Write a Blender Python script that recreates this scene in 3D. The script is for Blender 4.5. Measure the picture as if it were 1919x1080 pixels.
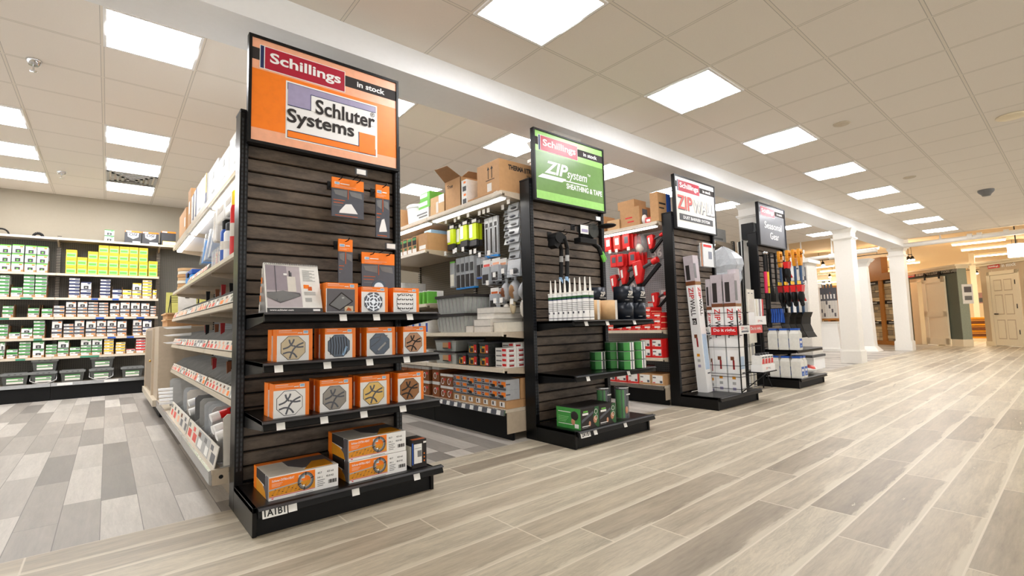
import bpy, math, random
from mathutils import Vector, Matrix
R = random.Random(11)
S = bpy.context.scene
COL = S.collection
for _o in list(bpy.data.objects):
    bpy.data.objects.remove(_o)

# ------------------------------------------------------------------ camera, world, exposure
FPX = 900.92                      # focal length in pixels of the 1919 px wide frame
CAMP = Vector((0.0, 0.0, 0.9219))
def cam_axes(a, b, c):
    ca, sa, cb, sb, cc, sc = math.cos(a), math.sin(a), math.cos(b), math.sin(b), math.cos(c), math.sin(c)
    fw = Vector((sa*cb, ca*cb, sb)); r0 = Vector((ca, -sa, 0)); u0 = r0.cross(fw)
    return r0*cc + u0*sc, u0*cc - r0*sc, fw
CR, CU, CF = cam_axes(.6993, .0779, -.0262)
cd = bpy.data.cameras.new('camera'); co = bpy.data.objects.new('camera', cd); COL.objects.link(co)
cd.sensor_fit = 'HORIZONTAL'; cd.sensor_width = 36.0; cd.lens = FPX/1919*36.0
cd.clip_start = .02; cd.clip_end = 200
co.matrix_world = Matrix(((CR.x, CU.x, -CF.x, CAMP.x), (CR.y, CU.y, -CF.y, CAMP.y), (CR.z, CU.z, -CF.z, CAMP.z), (0, 0, 0, 1)))
S.camera = co
S.view_settings.view_transform = 'Standard'; S.view_settings.look = 'None'
S.view_settings.gamma = 1.0; S.view_settings.use_curve_mapping = False
S.view_settings.exposure = 0.2
W = bpy.data.worlds.new('world'); S.world = W; W.use_nodes = True
W.node_tree.nodes['Background'].inputs[0].default_value = (.985, .985, .975, 1)
W.node_tree.nodes['Background'].inputs[1].default_value = 1.6
LAMP = 23.0                        # emission of the troffer diffusers
STRIP = 9.0                       # emission of the shelf and far strip lights

def ray(px, py):
    return CR*((px-959.5)/FPX) + CU*((540-py)/FPX) + CF
def at(px, py, ax, v):            # the point of a real plane (x, y or z = v) seen at a pixel
    i = 'xyz'.index(ax); d = ray(px, py); return CAMP + d*((v-CAMP[i])/d[i])
def atp(px, py, q, n):            # the point of the plane through q with normal n seen at a pixel
    d = ray(px, py); n = Vector(n); return CAMP + d*((Vector(q)-CAMP).dot(n)/d.dot(n))

# ------------------------------------------------------------------ materials
def lin(c):
    return tuple((x/255/12.92 if x/255 <= .04045 else ((x/255+.055)/1.055)**2.4) for x in c)
MATS = {}
def mk(name, c, rough=.5, metal=0.0, spec=.5, var=.06, scale=30, emis=0, alpha=1.0, coat=0):
    m = bpy.data.materials.new(name); m.use_nodes = True; nt = m.node_tree; b = nt.nodes['Principled BSDF']
    col = lin(c)
    b.inputs['Roughness'].default_value = rough; b.inputs['Metallic'].default_value = metal
    b.inputs['Specular IOR Level'].default_value = spec; b.inputs['Coat Weight'].default_value = coat
    if emis:
        b.inputs['Base Color'].default_value = (*col, 1)
        b.inputs['Emission Color'].default_value = (*col, 1); b.inputs['Emission Strength'].default_value = emis
    else:
        tc = nt.nodes.new('ShaderNodeTexCoord'); nz = nt.nodes.new('ShaderNodeTexNoise'); nz.inputs['Scale'].default_value = scale
        nz.inputs['Detail'].default_value = 3
        nt.links.new(tc.outputs['Object'], nz.inputs['Vector'])
        mr = nt.nodes.new('ShaderNodeMapRange'); mr.inputs[1].default_value = .3; mr.inputs[2].default_value = .7
        mr.inputs[3].default_value = 1-var; mr.inputs[4].default_value = 1+var
        nt.links.new(nz.outputs['Fac'], mr.inputs[0])
        vm = nt.nodes.new('ShaderNodeVectorMath'); vm.operation = 'SCALE'; vm.inputs[0].default_value = col
        nt.links.new(mr.outputs[0], vm.inputs['Scale']); nt.links.new(vm.outputs[0], b.inputs['Base Color'])
    b.inputs['Alpha'].default_value = alpha
    m.diffuse_color = (*col, 1)
    MATS[name] = m; return m

def nodes(m):
    nt = m.node_tree; b = nt.nodes['Principled BSDF']
    for l in list(b.inputs['Base Color'].links): nt.links.remove(l)
    return nt, b
def nd(nt, typ, **k):
    n = nt.nodes.new(typ)
    for a, v in k.items():
        if a.startswith('i_'): n.inputs[int(a[2:])].default_value = v
        else: setattr(n, a, v)
    return n
def mth(nt, op, a, b=None, c=None):
    n = nt.nodes.new('ShaderNodeMath'); n.operation = op
    for i, v in enumerate((a, b, c)):
        if v is None: continue
        if isinstance(v, (int, float)): n.inputs[i].default_value = v
        else: nt.links.new(v, n.inputs[i])
    return n.outputs[0]
def mixc(nt, fac, a, b):
    n = nt.nodes.new('ShaderNodeMix'); n.data_type = 'RGBA'
    for s, v in ((0, fac), (6, a), (7, b)):
        if isinstance(v, tuple): n.inputs[s].default_value = (*v, 1) if len(v) == 3 else v
        elif isinstance(v, (int, float)): n.inputs[s].default_value = v
        else: nt.links.new(v, n.inputs[s])
    return n.outputs[2]
def sepxyz(nt, out='Object'):
    tc = nd(nt, 'ShaderNodeTexCoord'); sx = nd(nt, 'ShaderNodeSeparateXYZ'); nt.links.new(tc.outputs[out], sx.inputs[0]); return tc.outputs[out], sx.outputs

# ceiling tile: T-bar grid every 0.6096 m, object coordinates start on a grid line
def ceil_mat(name, c, barc):
    m = mk(name, c, .9, spec=.1); nt, b = nodes(m); v, (x, y, z) = sepxyz(nt)
    def dist(t):
        f = mth(nt, 'FRACT', mth(nt, 'DIVIDE', t, .6096)); return mth(nt, 'MULTIPLY', mth(nt, 'MINIMUM', f, mth(nt, 'SUBTRACT', 1.0, f)), .6096)
    d = mth(nt, 'MINIMUM', dist(x), dist(y))
    nz = nd(nt, 'ShaderNodeTexNoise'); nz.inputs['Scale'].default_value = 90; nz.inputs['Detail'].default_value = 4; nt.links.new(v, nz.inputs['Vector'])
    cl = lin(c)
    tile = mixc(nt, mth(nt, 'MULTIPLY', nz.outputs['Fac'], .5), cl, tuple(q*.9 for q in cl))
    edge = mixc(nt, mth(nt, 'LESS_THAN', d, .0125), tile, tuple(q*.6 for q in cl))
    nt.links.new(mixc(nt, mth(nt, 'LESS_THAN', d, .0085), edge, lin(barc)), b.inputs['Base Color'])
    return m
ceil_mat('ceiling_tile', (244, 237, 227), (236, 229, 217))

# plank floors
def plank_mat(name, along, length, width, tones, seam, grain, seamw=.0022, live=0.0):
    m = mk(name, (170, 155, 135), .34, spec=.45); nt, b = nodes(m); v, (x, y, z) = sepxyz(nt)
    u, w = (x, y) if along == 'x' else (y, x)
    row = mth(nt, 'FLOOR', mth(nt, 'DIVIDE', w, width))
    wr = nd(nt, 'ShaderNodeTexWhiteNoise', noise_dimensions='1D'); nt.links.new(row, wr.inputs['W'])
    us = mth(nt, 'ADD', mth(nt, 'DIVIDE', u, length), mth(nt, 'MULTIPLY', wr.outputs['Value'], 7.31))
    cell = mth(nt, 'FLOOR', us)
    wn = nd(nt, 'ShaderNodeTexWhiteNoise', noise_dimensions='2D')
    cb = nd(nt, 'ShaderNodeCombineXYZ'); nt.links.new(row, cb.inputs[0]); nt.links.new(cell, cb.inputs[1]); nt.links.new(cb.outputs[0], wn.inputs['Vector'])
    ramp = nd(nt, 'ShaderNodeValToRGB'); nt.links.new(wn.outputs['Value'], ramp.inputs[0])
    e = ramp.color_ramp.elements
    for i, t in enumerate(tones):
        q = e[i] if i < 2 else e.new(.5)
        q.position = i/(len(tones)-1); q.color = (*lin(t), 1)
    # grain: noise stretched along the plank, shifted per plank
    co_ = nd(nt, 'ShaderNodeCombineXYZ')
    nt.links.new(mth(nt, 'MULTIPLY', u, 1.1), co_.inputs[0]); nt.links.new(mth(nt, 'MULTIPLY', w, 9.0), co_.inputs[1])
    nt.links.new(mth(nt, 'MULTIPLY', wn.outputs['Value'], 53), co_.inputs[2])
    n1 = nd(nt, 'ShaderNodeTexNoise'); n1.inputs['Scale'].default_value = 1.6; n1.inputs['Detail'].default_value = 8; n1.inputs['Roughness'].default_value = .65; n1.inputs['Distortion'].default_value = .35
    nt.links.new(co_.outputs[0], n1.inputs['Vector'])
    n2 = nd(nt, 'ShaderNodeTexNoise'); n2.inputs['Scale'].default_value = 9; n2.inputs['Detail'].default_value = 5; nt.links.new(co_.outputs[0], n2.inputs['Vector'])
    g = mth(nt, 'ADD', mth(nt, 'MULTIPLY', n1.outputs['Fac'], .7), mth(nt, 'MULTIPLY', n2.outputs['Fac'], .3))
    ring = mth(nt, 'MULTIPLY', mth(nt, 'SINE', mth(nt, 'MULTIPLY', n1.outputs['Fac'], 95.0)), .05); g = mth(nt, 'ADD', g, mth(nt, 'MULTIPLY', ring, wn.outputs['Value']))
    mr = nd(nt, 'ShaderNodeMapRange'); mr.inputs[1].default_value = .35; mr.inputs[2].default_value = .65; mr.inputs[3].default_value = 1-grain; mr.inputs[4].default_value = 1+grain*.7
    nt.links.new(g, mr.inputs[0])
    vm = nd(nt, 'ShaderNodeVectorMath', operation='SCALE'); nt.links.new(ramp.outputs[0], vm.inputs[0]); nt.links.new(mr.outputs[0], vm.inputs['Scale'])
    col = vm.outputs[0]
    fw = mth(nt, 'FRACT', mth(nt, 'DIVIDE', w, width)); dw = mth(nt, 'MULTIPLY', mth(nt, 'MINIMUM', fw, mth(nt, 'SUBTRACT', 1.0, fw)), width)
    fu = mth(nt, 'FRACT', us); du = mth(nt, 'MULTIPLY', mth(nt, 'MINIMUM', fu, mth(nt, 'SUBTRACT', 1.0, fu)), length)
    if live:   # pale sapwood edge wandering along one side of each plank
        ed = mth(nt, 'MULTIPLY', mth(nt, 'SUBTRACT', n1.outputs['Fac'], .30), live)
        lf = nd(nt, 'ShaderNodeMapRange'); lf.inputs[3].default_value = .8; lf.inputs[4].default_value = 0
        nt.links.new(mth(nt, 'MULTIPLY', fw, width), lf.inputs[0]); nt.links.new(mth(nt, 'MULTIPLY', ed, .55), lf.inputs[1]); nt.links.new(ed, lf.inputs[2])
        col = mixc(nt, lf.outputs[0], col, lin((212, 203, 182)))
        kn = nd(nt, 'ShaderNodeTexNoise'); kn.inputs['Scale'].default_value = .8; kn.inputs['Detail'].default_value = 2; kn.inputs['Distortion'].default_value = 2.2; nt.links.new(co_.outputs[0], kn.inputs['Vector'])
        kr = nd(nt, 'ShaderNodeMapRange'); kr.inputs[1].default_value = .68; kr.inputs[2].default_value = .78; kr.inputs[4].default_value = .55; nt.links.new(kn.outputs['Fac'], kr.inputs[0])
        col = mixc(nt, kr.outputs[0], col, lin((112, 98, 84)))
    s = mth(nt, 'LESS_THAN', mth(nt, 'MINIMUM', dw, du), seamw)
    nt.links.new(mixc(nt, mth(nt, 'MULTIPLY', s, .8), col, lin(seam)), b.inputs['Base Color'])
    nt.links.new(mth(nt, 'ADD', .36, mth(nt, 'MULTIPLY', g, .16)), b.inputs['Roughness'])
    return m
plank_mat('aisle_plank', 'x', 1.2, .2, [(154, 142, 124), (182, 170, 149), (170, 158, 138), (192, 182, 161)], (222, 212, 194), .26, .0035, live=.17)
plank_mat('side_plank', 'y', .92, .16, [(134, 128, 121), (166, 159, 150), (178, 171, 162), (206, 200, 191)], (108, 102, 96), .15, .0018)

# slotted uprights, pegboard, weathered slat boards
def slot_mat(name, c, slot, pitch=.0254, duty=.55):
    m = mk(name, c, .38); nt, b = nodes(m); v, (x, y, z) = sepxyz(nt)
    f = mth(nt, 'FRACT', mth(nt, 'DIVIDE', z, pitch))
    nt.links.new(mixc(nt, mth(nt, 'LESS_THAN', f, duty), lin(c), lin(slot)), b.inputs['Base Color'])
def peg_mat(name, c, hole, a='y', pitch=.0254):
    m = mk(name, c, .6, spec=.3); nt, b = nodes(m); v, (x, y, z) = sepxyz(nt)
    u = x if a == 'x' else y
    fu = mth(nt, 'SUBTRACT', mth(nt, 'FRACT', mth(nt, 'DIVIDE', u, pitch)), .5); fz = mth(nt, 'SUBTRACT', mth(nt, 'FRACT', mth(nt, 'DIVIDE', z, pitch)), .5)
    d = mth(nt, 'ADD', mth(nt, 'MULTIPLY', fu, fu), mth(nt, 'MULTIPLY', fz, fz))
    nt.links.new(mixc(nt, mth(nt, 'LESS_THAN', d, .035), lin(c), lin(hole)), b.inputs['Base Color'])
slot_mat('slotted_black', (12, 12, 13), (42, 45, 50)); slot_mat('slotted_tan', (176, 164, 146), (40, 36, 32))  # paler slots on the black uprights are glints painted into the colour
peg_mat('pegboard_tan', (128, 118, 102), (70, 62, 54)); peg_mat('pegboard_wall', (108, 105, 97), (50, 47, 44), 'x'); peg_mat('pegboard_grey', (166, 170, 172), (80, 84, 88))  # pegboard_wall is darkened overall to stand in for shade behind the lower shelves
def slat_mat():
    m = mk('weathered_slat', (74, 66, 60), .55); nt, b = nodes(m); v, (x, y, z) = sepxyz(nt)
    mp = nd(nt, 'ShaderNodeMapping'); mp.inputs['Scale'].default_value = (1.2, 1, 4); nt.links.new(v, mp.inputs[0])
    n = nd(nt, 'ShaderNodeTexNoise'); n.inputs['Scale'].default_value = 5; n.inputs['Detail'].default_value = 8; n.inputs['Roughness'].default_value = .7; nt.links.new(mp.outputs[0], n.inputs['Vector'])
    r = nd(nt, 'ShaderNodeValToRGB'); e = r.color_ramp.elements; e[0].position = .3; e[0].color = (*lin((50, 42, 36)), 1); e[1].position = .7; e[1].color = (*lin((116, 100, 84)), 1)
    nt.links.new(n.outputs['Fac'], r.inputs[0]); nt.links.new(r.outputs[0], b.inputs['Base Color'])
slat_mat()
P = dict(  # name: (colour, roughness, metallic)
    black_metal=((11, 11, 12), .3, 0), black_plastic=((14, 14, 15), .4, 0), matte_black=((8, 8, 9), .6, 0), dark_grey=((62, 62, 64), .5, 0), mid_grey=((120, 120, 120), .5, 0),
    light_grey=((178, 178, 176), .5, 0), tan_metal=((188, 172, 150), .4, 0), tan_dark=((150, 134, 114), .45, 0), shelf_lip=((206, 194, 174), .35, 0), white=((246, 245, 243), .5, 0), white_gloss=((248, 247, 245), .25, 0),
    off_white=((222, 216, 206), .55, 0), paper=((240, 238, 233), .7, 0), kraft=((190, 146, 100), .75, 0), kraft_dark=((152, 112, 74), .75, 0), kraft_light=((208, 170, 124), .75, 0),
    orange=((255, 132, 22), .4, 0), orange_dark=((206, 92, 18), .45, 0), peach=((250, 182, 146), .35, 0), red=((214, 34, 34), .38, 0), red_dark=((150, 22, 26), .45, 0), crimson=((178, 26, 54), .35, 0), red_soft=((226, 76, 66), .4, 0),
    green=((64, 150, 66), .45, 0), green_dark=((34, 92, 44), .45, 0), green_bright=((108, 190, 70), .45, 0), lime=((176, 222, 60), .45, 0), yellow=((246, 206, 44), .45, 0), hi_yellow=((212, 236, 20), .5, 0), mint=((150, 214, 140), .5, 0),
    sign_green=((104, 142, 76), .3, 0), sign_lime=((152, 206, 112), .3, 0), violet=((166, 158, 190), .35, 0), slate=((84, 86, 94), .3, 0), teal=((60, 140, 110), .5, 0), blue=((38, 88, 180), .4, 0), blue_bright=((30, 140, 220), .4, 0), navy=((30, 44, 92), .45, 0), pale_blue=((150, 186, 220), .45, 0),
    steel=((190, 192, 194), .25, 1), chrome=((220, 222, 224), .12, 1), brass=((206, 164, 90), .3, .9), gold_tile=((222, 186, 110), .35, .4), bronze=((150, 104, 66), .35, .5), pewter=((146, 140, 132), .3, .5), copper_tan=((186, 140, 106), .4, .2), beige_tile=((214, 196, 162), .4, 0),
    wall_paint=((162, 153, 136), .8, 0), beam_white=((248, 249, 250), .6, 0), beam_tan=((206, 194, 174), .8, 0), trim_white=((240, 236, 228), .45, 0), cream=((240, 226, 196), .5, 0), far_tan=((216, 194, 158), .8, 0), far_ceiling=((214, 188, 148), .85, 0), barn_green=((98, 104, 90), .6, 0), barn_green_lit=((150, 158, 140), .6, 0),
    beige_wall=((204, 182, 152), .7, 0), honey_wood=((186, 122, 50), .5, 0), stone_tan=((186, 166, 132), .8, 0), stone_grey=((150, 138, 118), .8, 0), stone_pale=((214, 196, 160), .8, 0), brick_pink=((150, 112, 104), .8, 0), photo_grey=((96, 92, 96), .4, 0), photo_light=((190, 180, 184), .4, 0), photo_mauve=((156, 146, 154), .4, 0), skin_tan=((196, 140, 108), .5, 0),
    bag_grey=((176, 178, 180), .3, 0), brown=((120, 68, 36), .5, 0), brown_box=((140, 78, 34), .6, 0), olive=((196, 196, 110), .6, 0), jug=((232, 230, 222), .35, 0), nozzle=((238, 236, 228), .35, 0), foil=((70, 76, 84), .15, .6), dark_blue_black=((24, 30, 40), .35, 0),
    shovel_blue=((52, 84, 122), .4, 0), mustard=((226, 150, 24), .5, 0), pink=((226, 40, 90), .45, 0), ivory=((226, 220, 204), .6, 0), hair_dark=((40, 34, 32), .7, 0), bin_grey=((172, 172, 170), .35, 0), bucket_body=((78, 80, 78), .4, 0), bucket_lid=((124, 126, 124), .4, 0))
for k, (c, r, me) in P.items(): mk(k, c, r, me, spec=.28 if 'black' in k else .5, var=.012 if k in ('beam_white', 'trim_white', 'white', 'white_gloss', 'wall_paint', 'cream', 'far_tan', 'far_ceiling', 'beige_wall') else .05)
mk('diffuser', (252, 252, 255), .5, emis=LAMP); mk('strip_light', (255, 250, 242), .5, emis=STRIP); mk('warm_strip', (255, 222, 160), .5, emis=14); mk('spot_glow', (255, 240, 214), .5, emis=22)
mk('clear_plastic', (225, 230, 235), .12, alpha=.2, coat=.3); mk('sheer_film', (225, 230, 235), .1, alpha=.09); mk('hazy_plastic', (206, 210, 214), .2, alpha=.62, coat=.3); mk('grey_tote', (186, 190, 184), .3, alpha=.93); mk('smoke_plastic', (70, 72, 70), .22, alpha=.88)

# ------------------------------------------------------------------ lettering (default font turned into mesh outlines)
_TX = {}
def prep_text(items):
    tmp = []
    for key, body, bold, shear in items:
        c = bpy.data.curves.new('t', 'FONT'); c.body = body; c.size = 1; c.offset = bold; c.shear = shear; c.resolution_u = 3
        o = bpy.data.objects.new('t', c); COL.objects.link(o); tmp.append((key, o, c))
    dg = bpy.context.evaluated_depsgraph_get()
    for key, o, c in tmp:
        me = bpy.data.meshes.new_from_object(o.evaluated_get(dg))
        vs = [v.co.copy() for v in me.vertices]; fs = [tuple(p.vertices) for p in me.polygons]
        x0 = min(v.x for v in vs); x1 = max(v.x for v in vs); y0 = min(v.y for v in vs); y1 = max(v.y for v in vs)
        _TX[key] = ([((v.x-x0)/(x1-x0), (v.y-y0)/(y1-y0)) for v in vs], fs, (x1-x0)/(y1-y0))
        bpy.data.meshes.remove(me)
    for key, o, c in tmp:
        bpy.data.objects.remove(o); bpy.data.curves.remove(c)

# ------------------------------------------------------------------ mesh builder
class MB:
    def __init__(s): s.v = []; s.f = []; s.m = []; s.sm = []; s.mats = []
    def mi(s, m):
        if m not in s.mats: s.mats.append(m)
        return s.mats.index(m)
    def add(s, vs, fs, m, smooth=False):
        b = len(s.v); s.v += [tuple(v) for v in vs]; k = s.mi(m)
        for f in fs: s.f.append(tuple(b+i for i in f)); s.m.append(k); s.sm.append(smooth)
        return s
    def box(s, x0, x1, y0, y1, z0, z1, m):
        vs = [(x, y, z) for x in (x0, x1) for y in (y0, y1) for z in (z0, z1)]
        return s.add(vs, [(0, 1, 3, 2), (4, 6, 7, 5), (0, 4, 5, 1), (2, 3, 7, 6), (0, 2, 6, 4), (1, 5, 7, 3)], m)
    def hexa(s, lo, hi, m):        # lo, hi: four corners each
        return s.add(list(lo)+list(hi), [(3, 2, 1, 0), (4, 5, 6, 7), (0, 1, 5, 4), (1, 2, 6, 5), (2, 3, 7, 6), (3, 0, 4, 7)], m)
    def taper(s, c, w0, d0, z0, w1, d1, z1, m):
        f = lambda w, d, z: [(c[0]-w, c[1]-d, z), (c[0]+w, c[1]-d, z), (c[0]+w, c[1]+d, z), (c[0]-w, c[1]+d, z)]
        return s.hexa(f(w0/2, d0/2, z0), f(w1/2, d1/2, z1), m)
    def quad(s, a, b, c, d, m): return s.add([a, b, c, d], [(0, 1, 2, 3)], m)
    def prism(s, pts, ax, a0, a1, m):   # polygon pts in the plane normal to ax, swept from a0 to a1
        def p3(p, a): return (a, p[0], p[1]) if ax == 'x' else (p[0], a, p[1]) if ax == 'y' else (p[0], p[1], a)
        n = len(pts); vs = [p3(p, a0) for p in pts]+[p3(p, a1) for p in pts]
        return s.add(vs, [tuple(range(n))[::-1], tuple(range(n, 2*n))]+[(i, (i+1) % n, n+(i+1) % n, n+i) for i in range(n)], m)
    def cyl(s, p0, p1, r0, m, r1=None, n=12, caps=True, smooth=True):
        p0 = Vector(p0); p1 = Vector(p1); r1 = r0 if r1 is None else r1; d = (p1-p0).normalized()
        u = d.orthogonal().normalized(); w = d.cross(u)
        vs = []
        for p, r in ((p0, r0), (p1, r1)):
            for i in range(n): a = 2*math.pi*i/n; vs.append(p+u*(r*math.cos(a))+w*(r*math.sin(a)))
        s.add(vs, [(i, (i+1) % n, n+(i+1) % n, n+i) for i in range(n)], m, smooth)
        if caps: s.add(vs, [tuple(range(n))[::-1], tuple(range(n, 2*n))], m)
        return s
    def tube(s, pts, r, m, n=6):
        for a, b in zip(pts, pts[1:]): s.cyl(a, b, r, m, n=n)
        return s
    def lathe(s, prof, c, m, n=20, ax='z', smooth=True):
        vs = []
        for r, h in prof:
            for i in range(n):
                a = 2*math.pi*i/n; p, q = r*math.cos(a), r*math.sin(a)
                vs.append((c[0]+p, c[1]+q, c[2]+h) if ax == 'z' else (c[0]+p, c[1]+h, c[2]+q) if ax == 'y' else (c[0]+h, c[1]+p, c[2]+q))
        k = len(prof); s.add(vs, [(j*n+i, j*n+(i+1) % n, (j+1)*n+(i+1) % n, (j+1)*n+i) for j in range(k-1) for i in range(n)], m, smooth)
        s.add(vs[:n], [tuple(range(n))], m); s.add(vs[-n:], [tuple(range(n))], m); return s
    def blob(s, c, r, m, nu=12, nv=8, jit=0):
        vs = []
        for j in range(nv+1):
            t = math.pi*j/nv
            for i in range(nu):
                a = 2*math.pi*i/nu; k = 1+R.uniform(-jit, jit)
                vs.append((c[0]+r[0]*k*math.sin(t)*math.cos(a), c[1]+r[1]*k*math.sin(t)*math.sin(a), c[2]+r[2]*k*math.cos(t)))
        return s.add(vs, [(j*nu+i, j*nu+(i+1) % nu, (j+1)*nu+(i+1) % nu, (j+1)*nu+i) for j in range(nv) for i in range(nu)], m, True)
    def text(s, key, o, u, v, h, m, w=None):   # lower-left o, unit directions u (reading) and v (up)
        pts, fs, asp = _TX[key]; w = h*asp if w is None else w; o, u, v = Vector(o), Vector(u), Vector(v)
        return s.add([o+u*(p[0]*w)+v*(p[1]*h) for p in pts], fs, m)
    def face(s, ax, val, a0, a1, z0, z1, m, t=.0006, sgn=-1):  # thin printed patch on a face normal to ax
        if ax == 'y': return s.box(a0, a1, min(val, val+sgn*t), max(val, val+sgn*t), z0, z1, m)
        if ax == 'x': return s.box(min(val, val+sgn*t), max(val, val+sgn*t), a0, a1, z0, z1, m)
    def crumple(s, c, prof, m, n=18, jit=.22, sy=1.6):   # hanging crumpled bag: prof = (radius, height) rings
        vs = []; lob = [1+R.uniform(-jit, jit) for _ in range(n)]
        for r, h in prof:
            for i in range(n):
                a = 2*math.pi*i/n; k = r*lob[i]*(1+R.uniform(-.1, .1)); vs.append((c[0]+k*math.cos(a), c[1]+sy*k*math.sin(a), c[2]+h+R.uniform(-.012, .012)))
        q = len(prof); return s.add(vs, [(j*n+i, j*n+(i+1) % n, (j+1)*n+(i+1) % n, (j+1)*n+i) for j in range(q-1) for i in range(n)], m)
    def mesh(s, name, off=(0, 0, 0)):
        me = bpy.data.meshes.new(name); me.from_pydata([(x-off[0], y-off[1], z-off[2]) for x, y, z in s.v], [], s.f)
        for k in s.mats: me.materials.append(MATS[k])
        me.polygons.foreach_set('material_index', s.m); me.polygons.foreach_set('use_smooth', s.sm); me.update()
        return me
    def obj(s, name, parent=None, off=None, bevel=0):
        if off is None: off = parent.get('_o', (0, 0, 0)) if parent is not None else (0, 0, 0)
        o = bpy.data.objects.new(name, s.mesh(name, off)); COL.objects.link(o)
        if parent is not None: o.parent = parent; o['_o'] = tuple(off)
        if bevel:
            b = o.modifiers.new('bevel', 'BEVEL'); b.width = bevel; b.segments = 2; b.limit_method = 'ANGLE'
        return o
    def thing(s, name, label, cat, loc=None, group=None, rz=0, bevel=0, local=False):
        if loc is None:
            xs, ys, zs = zip(*s.v); loc = ((min(xs)+max(xs))/2, (min(ys)+max(ys))/2, min(zs))
        o = s.obj(name, off=(0, 0, 0) if local else loc, bevel=bevel); o.location = loc; o.rotation_euler.z = rz
        return tag(o, label, cat, group)
def tag(o, label, cat, group=None):
    o['label'] = label; o['category'] = cat
    if group: o['group'] = group
    return o
def T(name, label, cat, loc=(0, 0, 0), group=None, local=False, rz=0):
    o = bpy.data.objects.new(name, None); o.empty_display_size = .05; COL.objects.link(o); o.location = loc; o.rotation_euler.z = rz
    o['_o'] = (0, 0, 0) if local else tuple(loc); return tag(o, label, cat, group)
def lamp(name, par, loc, typ, energy, col, size):
    l = bpy.data.lights.new(name, typ); l.energy = energy; l.color = col
    if typ == 'AREA': l.shape = 'RECTANGLE'; l.size = size[0]; l.size_y = size[1]
    else: l.shadow_soft_size = size
    o = bpy.data.objects.new(name, l); COL.objects.link(o); q = par.get('_o', (0, 0, 0)); o.parent = par; o.location = (loc[0]-q[0], loc[1]-q[1], loc[2]-q[2]); return o
def struct(mb, name, loc=(0, 0, 0), parent=None):
    o = mb.obj(name, parent, off=loc if parent is None else None)
    if parent is None: o.location = loc; o['kind'] = 'structure'; o['_o'] = tuple(loc)
    return o
def dup(o, loc, label=None, rz=None, group=None):
    def cp(a, par):
        c = a.copy(); COL.objects.link(c)
        if par is not None: c.parent = par
        for ch in kids.get(a.name, []): cp(ch, c)
        return c
    kids = {}
    stack = [o]
    while stack:
        a = stack.pop(); kids[a.name] = list(a.children); stack += kids[a.name]
    c = cp(o, None); c.location = loc
    if rz is not None: c.rotation_euler.z = rz
    if label: c['label'] = label
    if group: c['group'] = group
    return c
ORD = ['first', 'second', 'third', 'fourth', 'fifth', 'sixth', 'seventh', 'eighth', 'ninth', 'tenth', 'eleventh', 'twelfth', 'thirteenth', 'fourteenth', 'fifteenth', 'sixteenth']
UX, UY, UZ = (1, 0, 0), (0, 1, 0), (0, 0, 1)
prep_text([('schillings', 'Schillings', .026, 0), ('in_stock', 'in stock', .026, 0), ('schluter', 'Schluter', .022, 0), ('systems', 'Systems', .022, 0), ('reg', '\u00ae', 0, 0),
           ('zip', 'ZIP', .03, .25), ('system', 'system', .008, .25), ('tm', '\u2122', 0, 0), ('sheathing', 'SHEATHING & TAPE', .024, 0), ('zipc', 'ZIP', .012, 0), ('wall', 'WALL', .012, 0),
           ('dust', 'DUST BARRIER SYSTEM', .014, 0), ('seasonal', 'Seasonal', .006, 0), ('gear', 'Gear', .006, 0), ('1a1b1', '1A1B1', .02, 0), ('a1b1', '2A1B1', .02, 0), ('osi', 'OSI', .05, .12),
           ('therma', 'THERMA', .05, 0), ('tru', 'TRU', .05, 0), ('doors', 'DOORS', .02, 0), ('doit', 'Do it right.', .018, 0), ('twelve', '12', .02, 0), ('url', 'www.schluter.com', .02, 0), ('extra', 'Schluter-DITRA-HEAT', .02, 0),
           ('h1', '43.7', .02, 0), ('h2', '4.0 m2', .02, 0), ('h3', '141.1', .02, 0), ('h4', '43.0 ft2', .02, 0), ('true', 'True', .02, 0), ('barn', 'Barn Door & Pocket Door', 0, 0), ('interior', 'Interior Doors', 0, 0), ('amazing', 'amazing', .02, 0),
           ('n550', '550', .03, 0), ('n56', '56', .03, 0), ('n60', '60', .03, 0), ('keystone', 'Simpson', .02, .2), ('hardi', 'HardiTrim', .02, 0), ('kohler', 'PAINT', .02, 0)])
# ------------------------------------------------------------------ the setting
T_ = .6096
XA, XB, XC, XD = .523, 2.649, 4.785, 6.938     # left edges of the four end caps
YF, YP = 2.469, 2.93                           # base front and slat panel front of the end caps
struct(MB().box(-6, 40, -7, 2.95, -.05, 0, 'aisle_plank'), 'floor', (0, 2.95, 0))
struct(MB().box(-6, 40, 2.95, 10.45, -.05, 0, 'side_plank'), 'floor', (0, 2.95, 0))
struct(MB().box(-6, 15.8, -7, 2.923, 2.896, 3.0, 'ceiling_tile'), 'ceiling', (2.3093, 1.1268, 2.896))
struct(MB().box(-6, 15.9, 3.29, 10.4, 3.1945, 3.29, 'ceiling_tile'), 'ceiling', (-.1002, 4.7836, 3.1945))
struct(MB().box(15.8, 40, -7, 10.4, 3.3, 3.4, 'far_ceiling').box(15.8, 15.9, -7, 2.92, 2.9, 3.3, 'far_ceiling'), 'ceiling', (0, 0, 0))
struct(MB().box(-6, 16.4, 2.923, 3.29, 2.704, 3.3, 'beam_white'), 'beam')
struct(MB().box(-6, 40, 10.36, 10.46, 0, 3.4, 'wall_paint'), 'wall_back')
struct(MB().box(34, 34.1, -7, 10.4, 0, 3.4, 'far_tan'), 'wall_far')
struct(MB().box(-6, 16, 10.345, 10.36, 0, .1, 'trim_white'), 'baseboard_back')

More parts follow.
